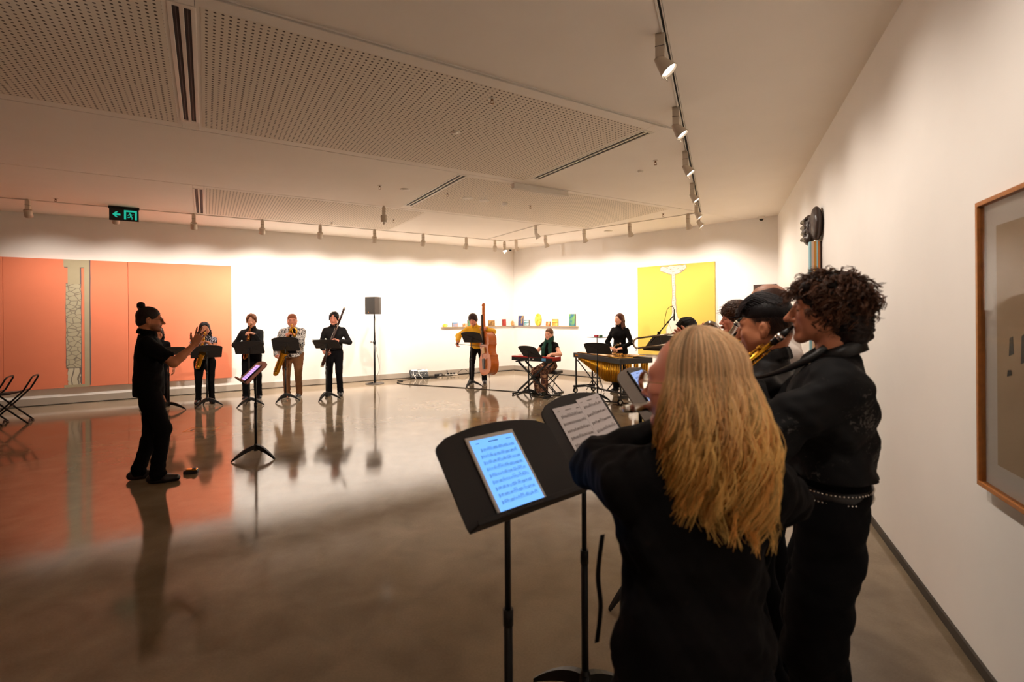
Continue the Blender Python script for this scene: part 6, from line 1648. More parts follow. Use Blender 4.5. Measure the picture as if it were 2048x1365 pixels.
t = thing('power_supply', 'black power supply box lying by the left wall skirting', 'power supply', (p0.x, p0.y, 0), mrz + 0.2); G().box((0, 0, 0.035), (0.22, 0.09, 0.07)).build('housing', m_blackp, t, 0.01); G().box((0.03, -0.046, 0.04), (0.08, 0.002, 0.03)).build('label_plate', m_tabw, t)
p0 = uv(2.14, 0.14)
t = thing('power_strip', 'power strip with plugs right of the power supply box', 'power strip', (p0.x, p0.y, 0), mrz); G().box((0, 0, 0.02), (0.36, 0.08, 0.035)).build('housing', mat('strip_white', (190, 180, 168), 0.5), t, 0.008)
for i in range(3): G().box((-0.1 + 0.09 * i, 0, 0.055), (0.055, 0.05, 0.05)).build('plug', m_blackp, t, 0.008)
cable('cable', 'black lead rising from the power strip up the skirting', [wp(2.22, .1, .06), wp(2.24, .05, .15), wp(2.22, .03, .02)], 0.005)
cable('cable', 'black lead arching off the power strip along the wall', [wp(1.98, .14, .03), wp(1.85, .12, .12), wp(1.72, .1, .15), wp(1.6, .1, .06), wp(1.52, .1, .008)], 0.006)
cable('cable', 'black lead hanging vertically down the skirting', [wp(1.22, .02, .15), wp(1.21, .028, .08), wp(1.22, .03, .01)], 0.005)
# the long floor cable
cable('floor_cable', 'long black cable crossing the floor from the mixer past the vibraphone', [(-2.93, 12.62, 0.006), (-2.78, 12.50, 0.006), (-2.86, 12.25, 0.006), (-2.72, 12.04, 0.006), (-2.4, 11.86, 0.006), (-1.6, 11.52, 0.006), (-0.3, 10.87, 0.006), (1.0, 10.05, 0.006), (2.87, 8.46, 0.006), (3.6, 7.7, 0.006)], 0.011)
cable('cable', 'cable along the foot of the yellow painting wall', [tuple(bw(s_, 0.05, 0.007)) for s_ in (0.05, 1.0, 2.2, 3.4, 4.6)], 0.008)
cable('cable', 'thin dark lead behind the large floor cable under the vibraphone', [(1.9, 9.0, 0.005), (2.3, 8.75, 0.005), (2.8, 8.3, 0.005), (3.2, 8.0, 0.005)], 0.006)

# ------------------------------------------------------------------ folding stools at the left edge, box and floor hatch
def stool(x, y, rz, lab):
    t = thing('folding_stool', lab, 'folding stool', (x, y, 0), rz, 'black folding stools at the left edge')
    m = m_black
    for sx in (-1, 1):
        G().tube(bez([(sx * 0.20, -0.26, 0.012), (sx * 0.20, -0.02, 0.27), (sx * 0.20, 0.20, 0.52)], 6), 0.0125, 8).build('leg', m, t)
    G().tube(bez([(-0.20, 0.20, 0.52), (-0.195, 0.27, 0.66), (-0.17, 0.30, 0.73), (0.0, 0.305, 0.745), (0.17, 0.30, 0.73), (0.195, 0.27, 0.66), (0.20, 0.20, 0.52)], 6), 0.0125, 8).build('back_loop', m, t)
    for sx in (-1, 1): G().tube([(sx * 0.17, 0.24, 0.012), (sx * 0.17, -0.22, 0.49)], 0.0125, 8).build('leg', m, t)
    G().tube(bez([(-0.20, -0.26, 0.012), (-0.1, -0.262, 0.014), (0.0, -0.258, 0.05), (0.1, -0.262, 0.014), (0.20, -0.26, 0.012)], 6), 0.0125, 8).build('floor_bar', m, t)
    G().tube(bez([(-0.17, 0.24, 0.012), (-0.08, 0.242, 0.014), (0.0, 0.238, 0.05), (0.08, 0.242, 0.014), (0.17, 0.24, 0.012)], 6), 0.0125, 8).build('floor_bar', m, t)
    g = G(); n = 8; vs = []; fs = []
    for i in range(n + 1):
        q = i / n; y_ = -0.22 + 0.42 * q; z_ = 0.49 + 0.03 * q - 0.03 * math.sin(PI * q)
        vs += [(-0.185, y_, z_), (0.185, y_, z_), (-0.185, y_, z_ - 0.006), (0.185, y_, z_ - 0.006)]
    for i in range(n):
        a = 4 * i; fs += [(a, a + 1, a + 5, a + 4), (a + 2, a + 6, a + 7, a + 3), (a, a + 4, a + 6, a + 2), (a + 1, a + 3, a + 7, a + 5)]
    fs += [(0, 2, 3, 1), (4 * n, 4 * n + 1, 4 * n + 3, 4 * n + 2)]
    g.add(vs, fs, 0, True); g.build('seat', mat('black_canvas', (30, 27, 26), 0.9), t)
    G().tube([(-0.215, 0.0, 0.262), (0.215, 0.0, 0.262)], 0.008, 8).build('pivot_rod', m, t)
stool(-7.95, 7.80, R(-58), 'black folding stool at the far left, its whole back loop in view')
stool(-8.22, 7.66, R(-58), 'black folding stool cut by the left edge of the picture')
t = thing('pedal', 'small black pedal box on the floor by the shoes of the conductor', 'pedal', (-3.42, 5.24, 0), R(20)); G().box((0, 0, 0.018), (0.13, 0.07, 0.036)).build('housing', m_blackp, t, 0.005); G().box((0.005, 0, 0.042), (0.1, 0.06, 0.012), TR(0, 0, 0, 0, 0.1)).build('treadle', m_brass, t, 0.003); G().box((0.03, 0, 0.052), (0.03, 0.05, 0.008)).build('tab', m_blackp, t)
t = thing('floor_hatch', 'rectangular brass edged service hatch set into the floor', 'floor hatch', (-4.60, 7.30, 0), R(10))
for c_, d_ in (((0, 0.125), (0.40, 0.012)), ((0, -0.125), (0.40, 0.012)), ((0.2, 0), (0.012, 0.25)), ((-0.2, 0), (0.012, 0.25))): G().box((c_[0], c_[1], 0.001), (d_[0], d_[1], 0.003)).build('edge_strip', m_brass, t)
G().box((-0.12, -0.02, 0.001), (0.02, 0.1, 0.003)).build('pull_slot', m_black, t)

# ------------------------------------------------------------------ the near stands
s1, M1 = stand((-0.02, 1.65), R(41), 1.035, 0.72, 'nearest black music stand holding a white tablet with a blue score', None, legrot=0.3)
tablet('white tablet showing a blue lit music score', M1 @ TR(-0.034, -0.001, 0.008, 0, 0.0, 0), 0.205, 0.275, m_tabw, m_screen, True, 0.011, 9)
# faint handwriting along the front edge of the lip
g = G()
for i in range(16):
    x = -0.17 + 0.011 * i; g.tube([(x, -0.0556, 0.003), (x + 0.004, -0.0556, 0.012 if i % 3 else 0.008), (x + 0.007, -0.0556, 0.004), (x + 0.01, -0.0556, 0.007)], 0.0006, 4, Matrix.Rotation(0, 4, 'X'))
g.build('scribble', mat('scribble_grey', (110, 100, 96), 0.7), s1, M=s1.matrix_basis.inverted() @ M1)
s2, M2 = stand((0.295, 2.06), R(52), 1.05, 0.62, 'second near black stand holding two loose pages of sheet music', None, legrot=1.55)
sheet('left page of sheet music on the second near stand', M2 @ TR(-0.075, -0.002, 0.008, 0, 0.02, 0), 0.20, 0.27, 4, 7, group='loose pages on the second near stand')
sheet('right page of sheet music on the second near stand', M2 @ TR(0.125, -0.003, 0.012, 0, -0.02, 0), 0.20, 0.28, 5, 6, group='loose pages on the second near stand')
m_deskg = mat('stand_grey', (118, 106, 96), 0.5)
s3, M3 = stand((0.75, 2.90), R(57), 1.07, 0.62, 'third near stand with a grey brown desk and a dark edged tablet', None, legrot=2.75, m=m_deskg, brace=False)
tablet('black edged tablet leaning on the grey brown stand', M3 @ TR(0.06, -0.001, 0.008), 0.24, 0.30, m_tabb, mat('tablet_screen_pale', (20, 22, 30), 0.25, emit=(140, 168, 224), es=0.8), True, 0.016, 8)
# ------------------------------------------------------------------ the near players along the right wall
m_jacket = mat('speckled_black_jacket', (18, 17, 18), 0.75, spec=0.2)
def speckle(m):
    nt = m.node_tree; b = nt.nodes['Principled BSDF']; L = nt.links.new
    tc = nt.nodes.new('ShaderNodeTexCoord'); n1 = nt.nodes.new('ShaderNodeTexNoise'); n1.inputs['Scale'].default_value = 4.5; n1.inputs['Detail'].default_value = 3
    n2 = nt.nodes.new('ShaderNodeTexNoise'); n2.inputs['Scale'].default_value = 46; n2.inputs['Detail'].default_value = 6; n2.inputs['Distortion'].default_value = 1.8
    L(tc.outputs['Object'], n1.inputs['Vector']); L(tc.outputs['Object'], n2.inputs['Vector'])
    mu = nt.nodes.new('ShaderNodeMath'); mu.operation = 'MULTIPLY'; L(n1.outputs['Fac'], mu.inputs[0]); L(n2.outputs['Fac'], mu.inputs[1])
    r = nt.nodes.new('ShaderNodeValToRGB'); e = r.color_ramp.elements
    e[0].position = 0.335; e[0].color = lin((17, 16, 17)); e[1].position = 0.43; e[1].color = lin((92, 86, 82))
    L(mu.outputs[0], r.inputs['Fac']); L(r.outputs['Color'], b.inputs['Base Color'])
speckle(m_jacket)

def scalp_curls(I, N, colr, length, rad, turns, tube, seed, back=0.0, name='curls', lift=0.02, zmin=-0.09, frontz=0.06, tip=0.45, grav=0.75, sub=1):
    """ringlets growing out of the scalp"""
    h = I['head']; r = np.random.default_rng(seed); paths = []; cols = []; rads = []
    K = 15; base = np.array(lin(colr)[:3])
    while len(paths) < N * sub:
        d = r.normal(size=3); d /= np.linalg.norm(d)
        p = np.array([0, -0.018, 0.036]) + d * np.array([0.081 + lift * .4, 0.101 + lift * .4, 0.089 + lift * .2])
        if p[2] < zmin: continue
        if p[1] > 0.03 and p[2] < frontz: continue
        if p[1] > -0.01 and p[2] < -0.02 + back: continue
        n_ = d / np.array([0.083, 0.103, 0.094]); n_ /= np.linalg.norm(n_)
        g_ = np.array([0, 0, -1.0]) + r.normal(size=3) * 0.35; g_ -= n_ * (g_ @ n_) * grav; g_ /= np.linalg.norm(g_)
        L = length * r.uniform(0.6, 1.3); ra = rad * r.uniform(0.6, 1.3) * (1 - 0.45 * max(0, d[2])); tn = turns * r.uniform(0.7, 1.3); ph = r.uniform(0, 6.28)
        t = np.linspace(0, 1, K)[:, None]
        axis_ = p + n_ * (lift * np.sin(t * 1.6) + 0.006 * t) + g_ * L * t
        e1 = np.cross(g_, n_); e1 /= np.linalg.norm(e1) + 1e-9; e2 = np.cross(g_, e1)
        lum = r.uniform(0.5, 1.8)
        for q in range(sub):
            p2 = ph + (r.normal(0, 0.35) if sub > 1 else 0); r2 = ra * (r.uniform(0.7, 1.2) if sub > 1 else 1)
            P_ = axis_ + r2 * np.minimum(1, t * 3) * (np.cos(p2 + t * tn * 6.28) * e1 + np.sin(p2 + t * tn * 6.28) * e2) + (r.normal(size=3) * 0.0022 if sub > 1 else 0)
            paths.append(h.c + (P_ * np.array([h.w, 1, 1]) * h.k) @ h.M.T); rads.append(tube * np.concatenate([np.linspace(1, tip, K - 2), [tip * .7, tip * .2]])); cols.append(np.clip(base * lum * r.uniform(0.75, 1.3), 0, 1))
    strands(name, np.array(paths), np.array(rads), np.array(cols), m_hair, I['root'])

# --- tall youth with the soprano saxophone
yl, yf, yH = (1.125, 1.745, 0), 151, 1.785
hd = (0.0, 0.0, 0.0)
yh = head_of(yH, hd, headk=0.96); ymo = yh.P(0, 0.104, -0.067); sd = unit((0.02, 0.74, -0.68))
I = person('tall youth with dark shoulder-length curls in a black jacket, nearest the framed picture', yl, yf, yH, 'tan', head=hd, headk=0.96, sw=1.04, top=('jacket', m_jacket), topoff=0.028, hem=1.075, flare=0.035, waistz=0.15,
           hands={'L': (ymo + sd * 0.26 + np.array([-0.055, -0.05, -0.045]), (0.5, 0.75, 0.25), (0.75, 0.1, -0.3), 0.75, (-0.75, 0.1, -0.7)), 'R': (ymo + sd * 0.44 + np.array([0.06, -0.06, -0.03]), (-0.5, 0.75, -0.1), (-0.6, 0, 0.3), 0.75, (0.8, -0.3, -0.6))},
           bottom=('trousers', m_blk2), legw=1.45, hair=('curlylong', (34, 22, 17)), shoe=(20, 18, 18), seed=21, res=0.7, fold=0.009, nose=1.15, collar=0.0, eyes=False, brow=(30, 20, 16))
scalp_curls(I, 760, (84, 54, 38), 0.085, 0.0115, 1.9, 0.0013, 5, lift=0.008, zmin=-0.125, tip=0.7, grav=0.97, sub=5, frontz=0.078)
scalp_curls(I, 130, (62, 40, 29), 0.06, 0.014, 1.5, 0.0008, 15, lift=0.016, zmin=-0.125, frontz=0.08, name='flyaway_curls')
tg = I['root']; nk = I['neck']
g = G()                                            # turned-up leather collar strap round the neck
ring = [nk + np.array([0.068 * math.sin(a) * 1.05, -0.004 - 0.068 * math.cos(a), 0.045 - 0.03 * (1 - math.cos(a))]) for a in np.linspace(-2.5, 2.5, 25)]
vs = []; fs = []
for i, p in enumerate(ring):
    o_ = unit(np.array([p[0], p[1] - nk[1], 0])); vs += [tuple(p + np.array([0, 0, 0.022])), tuple(p - np.array([0, 0, 0.022]) + o_ * 0.014), tuple(p - np.array([0, 0, 0.022]) + o_ * 0.020), tuple(p + np.array([0, 0, 0.022]) + o_ * 0.007)]
for i in range(24):
    for k in range(4): fs.append((4 * i + k, 4 * i + (k + 1) % 4, 4 * i + 4 + (k + 1) % 4, 4 * i + 4 + k))
g.add(vs, fs + [(0, 3, 2, 1), (96, 97, 98, 99)], 0, True); g.build('collar', m_leather, tg)
pe = I['pel'] + np.array([0, 0, 0.06])
bx, by = 0.150, 0.115
g = G(); vs = []; fs = []; nn_ = 40
for i in range(nn_):
    a = 2 * PI * i / nn_
    for dz, e_ in ((0.024, 0.0), (0.024, 0.006), (-0.024, 0.006), (-0.024, 0.0)): vs.append((pe[0] + (bx + e_) * math.cos(a), pe[1] + (by + e_) * math.sin(a), pe[2] + dz))
for i in range(nn_):
    for k in range(4): fs.append((4 * i + k, 4 * i + (k + 1) % 4, 4 * ((i + 1) % nn_) + (k + 1) % 4, 4 * ((i + 1) % nn_) + k))
g.add(vs, fs, 0, True); bel = g.build('studded_belt', m_leather, tg)
g = G()
for i in range(64):
    a = 2 * PI * i / 64
    for dz in (0.015, -0.015): g.ell((pe[0] + (bx + 0.006) * math.cos(a), pe[1] + (by + 0.006) * math.sin(a), pe[2] + dz), (0.0042, 0.0042, 0.0042), 6, 4)
tag(g.build('stud', m_silver, bel), kind='stuff')
t = thing('soprano_saxophone', 'straight gold soprano saxophone of the tall youth', 'saxophone')
A_ = L2W(yl, yf, ymo); B_ = L2W(yl, yf, ymo + sd * 0.66); t.matrix_world = zto(A_, B_)
G().tube([(0, 0, -0.012), (0, 0, 0.03), (0, 0, 0.085)], [0.004, 0.012, 0.0135], 12).build('mouthpiece', m_ebony, t)
G().tube([(0, 0, 0.04), (0, 0, 0.062)], 0.0155, 12).build('ligature', m_silver, t)
G().tube([(0, 0, 0.08), (0, 0, 0.3), (0, 0, 0.56), (0, 0, 0.62), (0, 0, 0.66)], [0.0085, 0.014, 0.022, 0.030, 0.046], 18).build('body_tube', m_gold, t)
for i in range(11):
    for k, ang in enumerate((0.3, 2.0)):
        z = 0.13 + 0.042 * i + 0.015 * k; r_ = 0.009 + 0.022 * z; c_, s_ = math.cos(ang + 1.6), math.sin(ang + 1.6)
        G().tube([(c_ * (r_ - 0.002), s_ * (r_ - 0.002), z), (c_ * (r_ + 0.011), s_ * (r_ + 0.011), z)], 0.0085 + 0.004 * z, 10).build('key_cup', m_gold, t)
for ang in (1.3, 2.6, 4.2):
    c_, s_ = math.cos(ang), math.sin(ang); G().tube([(c_ * 0.018, s_ * 0.018, 0.11), (c_ * 0.032, s_ * 0.032, 0.55)], 0.0028, 6).build('key_rod', m_gold, t)
    for i in range(5): G().ell((c_ * (0.019 + 0.003 * i), s_ * (0.019 + 0.003 * i), 0.13 + 0.09 * i), (0.005, 0.005, 0.006), 8, 6).build('key_post', m_gold, t)
g = G(); hk = ymo + sd * 0.3
g.tube(bez([tuple(nk + np.array([-0.07, 0.04, 0.03])), tuple(nk + np.array([-0.08, 0.10, -0.02])), tuple((nk + hk) / 2 + np.array([-0.04, 0.05, -0.03])), tuple(hk)], 6), [0.012, 0.014, 0.008, 0.005], 8); g.build('neck_strap', m_leather, tg)
g = G()
for i in range(3): g.ell(tuple(nk + np.array([-0.085, 0.085, -0.03 - 0.012 * i])), (0.006, 0.006, 0.007), 8, 6)
g.build('pendant', mat('bone', (226, 206, 176), 0.4), tg)

# --- man with the clarinet
al_, af, aH = (1.135, 2.19, 0), 141, 1.705
hd = (0.0, -0.10, 0.02); ah = head_of(aH, hd, full=0.5); amo = ah.P(0, 0.1, -0.067); cd_ = unit((0.0, 0.5, -0.86))
I = person('man with a side fade and swept black hair in a black jacket playing a clarinet', al_, af, aH, 'warm', head=hd, full=0.5, sw=1.06, bulk=1.12, top=('jacket', mat('black_jacket_sheen', (24, 21, 21), 0.6, spec=0.3)), topoff=0.014, hem=0.90,
           hands={'L': (amo + cd_ * 0.24 + np.array([-0.06, -0.06, -0.03]), (0.5, 0.75, 0.1), (0.75, 0.1, -0.3), 0.7, (-0.8, -0.2, -0.7)), 'R': (amo + cd_ * 0.42 + np.array([0.06, -0.06, 0.0]), (-0.5, 0.75, -0.1), (-0.6, 0, 0.3), 0.7, (0.8, -0.4, -0.6))},
           bottom=('trousers', m_blk2), hair=('fade', (24, 20, 22)), shave=((26, 20, 19), 0.92), collar=0.009, seed=22, res=0.75, nose=0.8, fold=0.006)
h = I['head']; r_ = np.random.default_rng(9); paths = []; rads = []; cols = []
for i in range(420):
    x = r_.uniform(-0.07, 0.07); y0 = r_.uniform(-0.09, 0.05); q = np.linspace(0, 1, 9)[:, None]
    z0 = 0.036 + 0.097 * math.sqrt(max(0.05, 1 - (x / 0.09) ** 2 - ((y0 + 0.018) / 0.115) ** 2))
    p = np.array([x, y0, z0]) + q * np.array([0.02, 0.085, 0.0]) + np.concatenate([0 * q, 0 * q, 0.026 * np.sin(q * 2.4) - 0.018 * q * q * (y0 > 0)], 1)
    s2 = 1 - (p[:, 0] / 0.095) ** 2 - ((p[:, 1] + 0.018) / 0.125) ** 2
    p[:, 2] = np.minimum(p[:, 2], 0.036 + 0.122 * np.sqrt(np.clip(s2, 0.02, 1)))
    paths.append(h.c + (p * h.k * np.array([h.w, 1, 1])) @ h.M.T); rads.append(0.0022 * np.linspace(1, 0.4, 9)); cols.append(np.array(lin((34, 28, 30))[:3]) * r_.uniform(0.5, 1.8))
for i in range(900):
    az = r_.uniform(0.75, 2.6) * (1 if i % 2 else -1); z0 = r_.uniform(-0.045, 0.085)
    if abs(az) < 1.75 and z0 < 0.0 + (1.75 - abs(az)) * 0.075: continue
    rad_ = math.sqrt(max(0.02, 1 - ((z0 - 0.036) / 0.0895) ** 2)) if z0 > 0.0 else 0.92
    b_ = np.array([math.sin(az) * 0.0775 * rad_, math.cos(az) * 0.0975 * rad_ - 0.018, z0]); nn_ = unit(np.array([math.sin(az), math.cos(az), 0.25 * (z0 > 0.03)]))
    q = np.linspace(0, 1, 9)[:, None]; gd = unit(np.array([0, -0.35, -1.0])); ln_ = 0.012 + 0.02 * max(0, (z0 + 0.02) / 0.1)
    p = b_ - nn_ * 0.001 + nn_ * 0.0035 * np.sin(q * 2.2) + gd * ln_ * q
    paths.append(h.c + (p * h.k * np.array([h.w, 1, 1])) @ h.M.T); rads.append(0.0009 * np.linspace(1, 0.4, 9)); cols.append(np.array(lin((34, 27, 27))[:3]) * r_.uniform(0.5, 1.5))
strands('swept_locks', paths, np.array(rads), np.array(cols), m_hair, I['root'])
t = thing('clarinet', 'black clarinet with silver keys of the man with swept hair', 'clarinet')
t.matrix_world = zto(L2W(al_, af, amo), L2W(al_, af, amo + cd_ * 0.64))
G().tube([(0, 0, -0.01), (0, 0, 0.02), (0, 0, 0.07)], [0.004, 0.011, 0.014], 12).build('mouthpiece', m_ebony, t); G().tube([(0, 0, 0.035), (0, 0, 0.055)], 0.0145, 12).build('ligature', m_silver, t)
G().tube([(0, 0, 0.07), (0, 0, 0.12)], 0.0165, 12).build('barrel', m_ebony, t); G().tube([(0, 0, 0.12), (0, 0, 0.52), (0, 0, 0.59), (0, 0, 0.64)], [0.0135, 0.0145, 0.02, 0.036], 14).build('body_tube', m_ebony, t)
for i in range(9): G().tube([(0.012, 0, 0.15 + 0.042 * i), (0.021, 0, 0.15 + 0.042 * i)], 0.009, 10).build('key_cup', m_silver, t)
G().tube([(0.006, 0.016, 0.13), (0.006, 0.017, 0.52)], 0.0026, 6).build('key_rod', m_silver, t)

# --- bald man with the bass clarinet
bl_, bf, bH = (1.445, 2.672, 0), 157, 1.81
hd = (0.0, 0.10, 0.0); bh = head_of(bH, hd, headk=0.98, headoff=(0, 0.05), full=0.4); bmo = bh.P(0, 0.1, -0.067)
I = person('balding man in a white shirt behind the clarinet player', bl_, bf, bH, 'pale', head=hd, headk=0.98, headoff=(0, 0.05), full=0.4, sw=1.1, bulk=1.3, topoff=0.012, top=('shirt', m_whites), hem=0.92, collar=0.009, bottom=('trousers', m_blk2), hair=('bald', (70, 44, 34)), shave=((80, 54, 42), 0.45),
           hands={'L': (bmo + np.array([-0.07, 0.16, -0.36]), (0.55, 0.7, 0.0), (0.7, 0.1, -0.3), 0.7, (-0.7, -0.3, -0.8)), 'R': (bmo + np.array([0.08, 0.13, -0.56]), (-0.55, 0.7, 0.0), (-0.6, 0, 0.2), 0.7, (0.8, -0.4, -0.5))}, seed=23, res=0.8)
t = thing('bass_clarinet', 'bass clarinet with a curved silver neck of the balding man', 'bass clarinet'); t.matrix_world = Matrix.Translation(L2W(bl_, bf, bmo)) @ Matrix.Rotation(R(bf) - PI / 2, 4, 'Z')
G().tube([(0, -0.01, 0.004), (0, 0.012, -0.010), (0, 0.04, -0.045)], [0.005, 0.013, 0.015], 12).build('mouthpiece', m_ebony, t)
G().tube([(0, 0.024, -0.026), (0, 0.036, -0.04)], 0.0185, 12).build('ligature', m_silver, t)
G().tube(bez([(0, 0.038, -0.042), (0, 0.055, -0.075), (0, 0.085, -0.105), (0, 0.118, -0.085), (0, 0.145, -0.045), (0, 0.180, -0.035), (0, 0.205, -0.07), (0, 0.208, -0.13)], 6), [0.013, 0.0145, 0.016, 0.017, 0.018], 12).build('neck', m_silver, t)
G().tube([(0, 0.208, -0.12), (0, 0.208, -0.92)], [0.019, 0.022], 14).build('body_tube', m_ebony, t)
G().tube(bez([(0, 0.208, -0.91), (0, 0.22, -1.0), (0, 0.27, -1.04), (0, 0.33, -0.99), (0, 0.37, -0.90)], 5), [0.022, 0.026, 0.032, 0.045, 0.07], 16).build('bell', m_silver, t)
for i in range(10): G().tube([(0, 0.226, -0.2 - 0.065 * i), (0, 0.242, -0.2 - 0.065 * i)], 0.014, 10).build('key_cup', m_silver, t)
for x in (-0.018, 0.018): G().tube([(x, 0.226, -0.16), (x, 0.226, -0.88)], 0.003, 6).build('key_rod', m_silver, t)
G().tube([(0, 0.208, -0.92), (0, 0.24, -1.19), (0, 0.255, -(1.65 + 0.0 - 0.12) + 0.0)], 0.006, 8).build('floor_peg', m_silver, t)

# --- curly-haired trombonist
tl_, tf, tH = (1.915, 4.2, 0), 172, 1.725
hd = (0.0, -0.02, 0.0); th_ = head_of(tH, hd); tmo = th_.P(0, 0.103, -0.067)
tip = np.array(W2L(tl_, tf, (0.985, 4.02, 1.455)))
td_ = unit(tip - tmo)
I = person('young man with short brown curls playing a trombone farther along the right wall', tl_, tf, tH, 'pink', head=hd, top=('shirt', m_blk), bottom=('trousers', m_blk2), hem=0.93, collar=0.008, hair=('curly', (66, 42, 30)),
           hands={'L': (tmo + td_ * 0.13 + np.array([-0.04, -0.02, -0.06]), (0.2, 0.5, 0.8), (0.8, 0.2, 0), 0.9, (-0.7, -0.2, -0.8)), 'R': (tmo + td_ * 0.42 + np.array([0.02, -0.05, -0.05]), (-0.2, 0.8, 0.5), (-0.9, 0, 0), 0.8, (0.7, -0.3, -0.7))}, seed=24, res=0.9)
scalp_curls(I, 420, (84, 54, 38), 0.045, 0.009, 1.6, 0.0022, 8, lift=0.036, zmin=-0.05)
t = thing('trombone', 'trombone with its long slide reaching left past the blonde woman', 'trombone'); A_ = L2W(tl_, tf, tmo); B_ = L2W(tl_, tf, tip); t.matrix_world = zto(A_, B_)
zz = t.matrix_world.inverted().to_3x3(); dn = zz @ Vector((0, 0, -1)); dn = Vector((dn.x, dn.y, 0)).normalized(); lf = zz @ (Matrix.Rotation(R(tf) - PI / 2, 3, 'Z') @ Vector((-1, 0, 0))); lf = Vector((lf.x, lf.y, 0)); lf = (lf - dn * lf.dot(dn)).normalized()
LT = (B_ - A_).length; gpz = 0.082
m_nick = mat('nickel', (206, 190, 168), 0.22, 1.0)
G().tube([(0, 0, -0.005), (0, 0, 0.02), (0, 0, 0.08)], [0.013, 0.009, 0.006], 12).build('mouthpiece', m_silver, t)
def zt(z, a=0.0, b=0.0): v_ = Vector((0, 0, z)) + dn * a + lf * b; return tuple(v_)
G().tube([zt(0.07), zt(LT - 0.04)], 0.0075, 10).tube([zt(0.1, gpz), zt(LT - 0.04, gpz)], 0.0075, 10).tube([zt(LT - 0.04 + 0.041 * math.sin(a), gpz / 2 - gpz / 2 * math.cos(a)) for a in np.linspace(0, PI, 10)], 0.0078, 10).build('slide', m_nick, t)
G().tube([zt(0.16), zt(0.16, gpz)], 0.005, 8).tube([zt(0.40), zt(0.40, gpz)], 0.005, 8).build('cross_brace', m_nick, t)
G().ell(zt(LT + 0.008, gpz / 2), (0.006, 0.006, 0.008), 8, 6).build('slide_bumper', m_rubber, t)
G().tube([zt(LT - 0.02, gpz), zt(LT - 0.015, gpz + 0.02)], 0.003, 6).build('water_key', m_silver, t)
G().tube(bez([zt(0.1, gpz), zt(-0.1, gpz + 0.0), zt(-0.24, gpz + 0.01, 0.03), zt(-0.29, gpz + 0.02, 0.09), zt(-0.24, gpz + 0.03, 0.15), zt(0.0, gpz + 0.03, 0.16), zt(0.14, gpz + 0.04, 0.165), zt(0.24, gpz + 0.045, 0.165), zt(0.29, gpz + 0.045, 0.165)], 5), [0.0075, 0.008, 0.009, 0.010, 0.012, 0.016, 0.028, 0.06, 0.105], 18).build('bell', m_brass, t)

# --- dark-haired player in front of the yellow painting, with stand and boom microphone
I = person('dark-haired player whose head top shows against the yellow painting', (2.06, 5.8, 0), 168, 1.585, 'tan', head=(0, -0.2, 0), top=('shirt', m_blk), bottom=('trousers', m_blk2), hair=('short', (24, 18, 16)), seed=25)
ps = (2.2, 7.2)
stand(ps, rz_to(ps, (2.1, 5.9)) - 0.9, 1.13, 0.85, 'black music stand before the yellow painting, under the trombone slide', None, legrot=0.2)
def px_(x, y, Y): return Vector(((x - 1024) / 987 * Y, Y, 1.65 + (631.9 - 0.007 * (x - 1024) - y) / 987 * Y))
mt = thing('microphone_stand', 'black boom microphone stand before the yellow painting', 'microphone stand', (1.93, 6.25, 0))
bs_ = Vector((1.93, 6.25, 0)); jt = Vector((1.86, 6.25, 1.42)) - bs_; mi_ = Vector((2.04, 6.25, 1.63)) - bs_
G().tube([(0, 0, 0.12), tuple(Vector((0, 0, 0.9))), (jt.x, 0, jt.z)], 0.009, 8).build('pole', m_black, mt)
G().tube([tuple(jt - (mi_ - jt) * 0.6), tuple(mi_)], 0.0075, 8).build('boom', m_black, mt)
G().tube([tuple(jt + Vector((0, -0.02, 0))), tuple(jt + Vector((0, 0.02, 0)))], 0.018, 10).build('clutch', m_black, mt)
G().tube([tuple(jt.lerp(mi_, 0.6)), tuple(jt.lerp(mi_, 0.66))], 0.013, 8).build('cable_clip', m_black, mt)
for k in range(3): a = 2 * PI * k / 3 + 0.3; G().tube([(0, 0, 0.14), (0.3 * math.cos(a), 0.3 * math.sin(a), 0.012)], 0.008, 8).build('leg', m_black, mt)
t = thing('microphone', 'slim black condenser microphone on the boom tip', 'microphone', tuple(bs_ + mi_)); G().tube([(0.012, 0, -0.06), (0.014, 0, 0.03)], 0.009, 10).build('body', m_black, t); G().tube([(0.014, 0, 0.03), (0.016, 0, 0.085)], 0.007, 10).build('capsule', mat('grille_grey', (60, 58, 56), 0.4, 0.6), t)
q0 = bs_ + mi_
cable('microphone_cable', 'cable looping over the top of the boom microphone', [tuple(q0 + Vector((0.016, 0, 0.08))), tuple(q0 + Vector((-0.01, 0, 0.125))), tuple(q0 + Vector((-0.07, 0, 0.09))), tuple(q0 + Vector((-0.10, 0, -0.02))), tuple(q0 + Vector((-0.115, 0, -0.13)))], 0.0035)

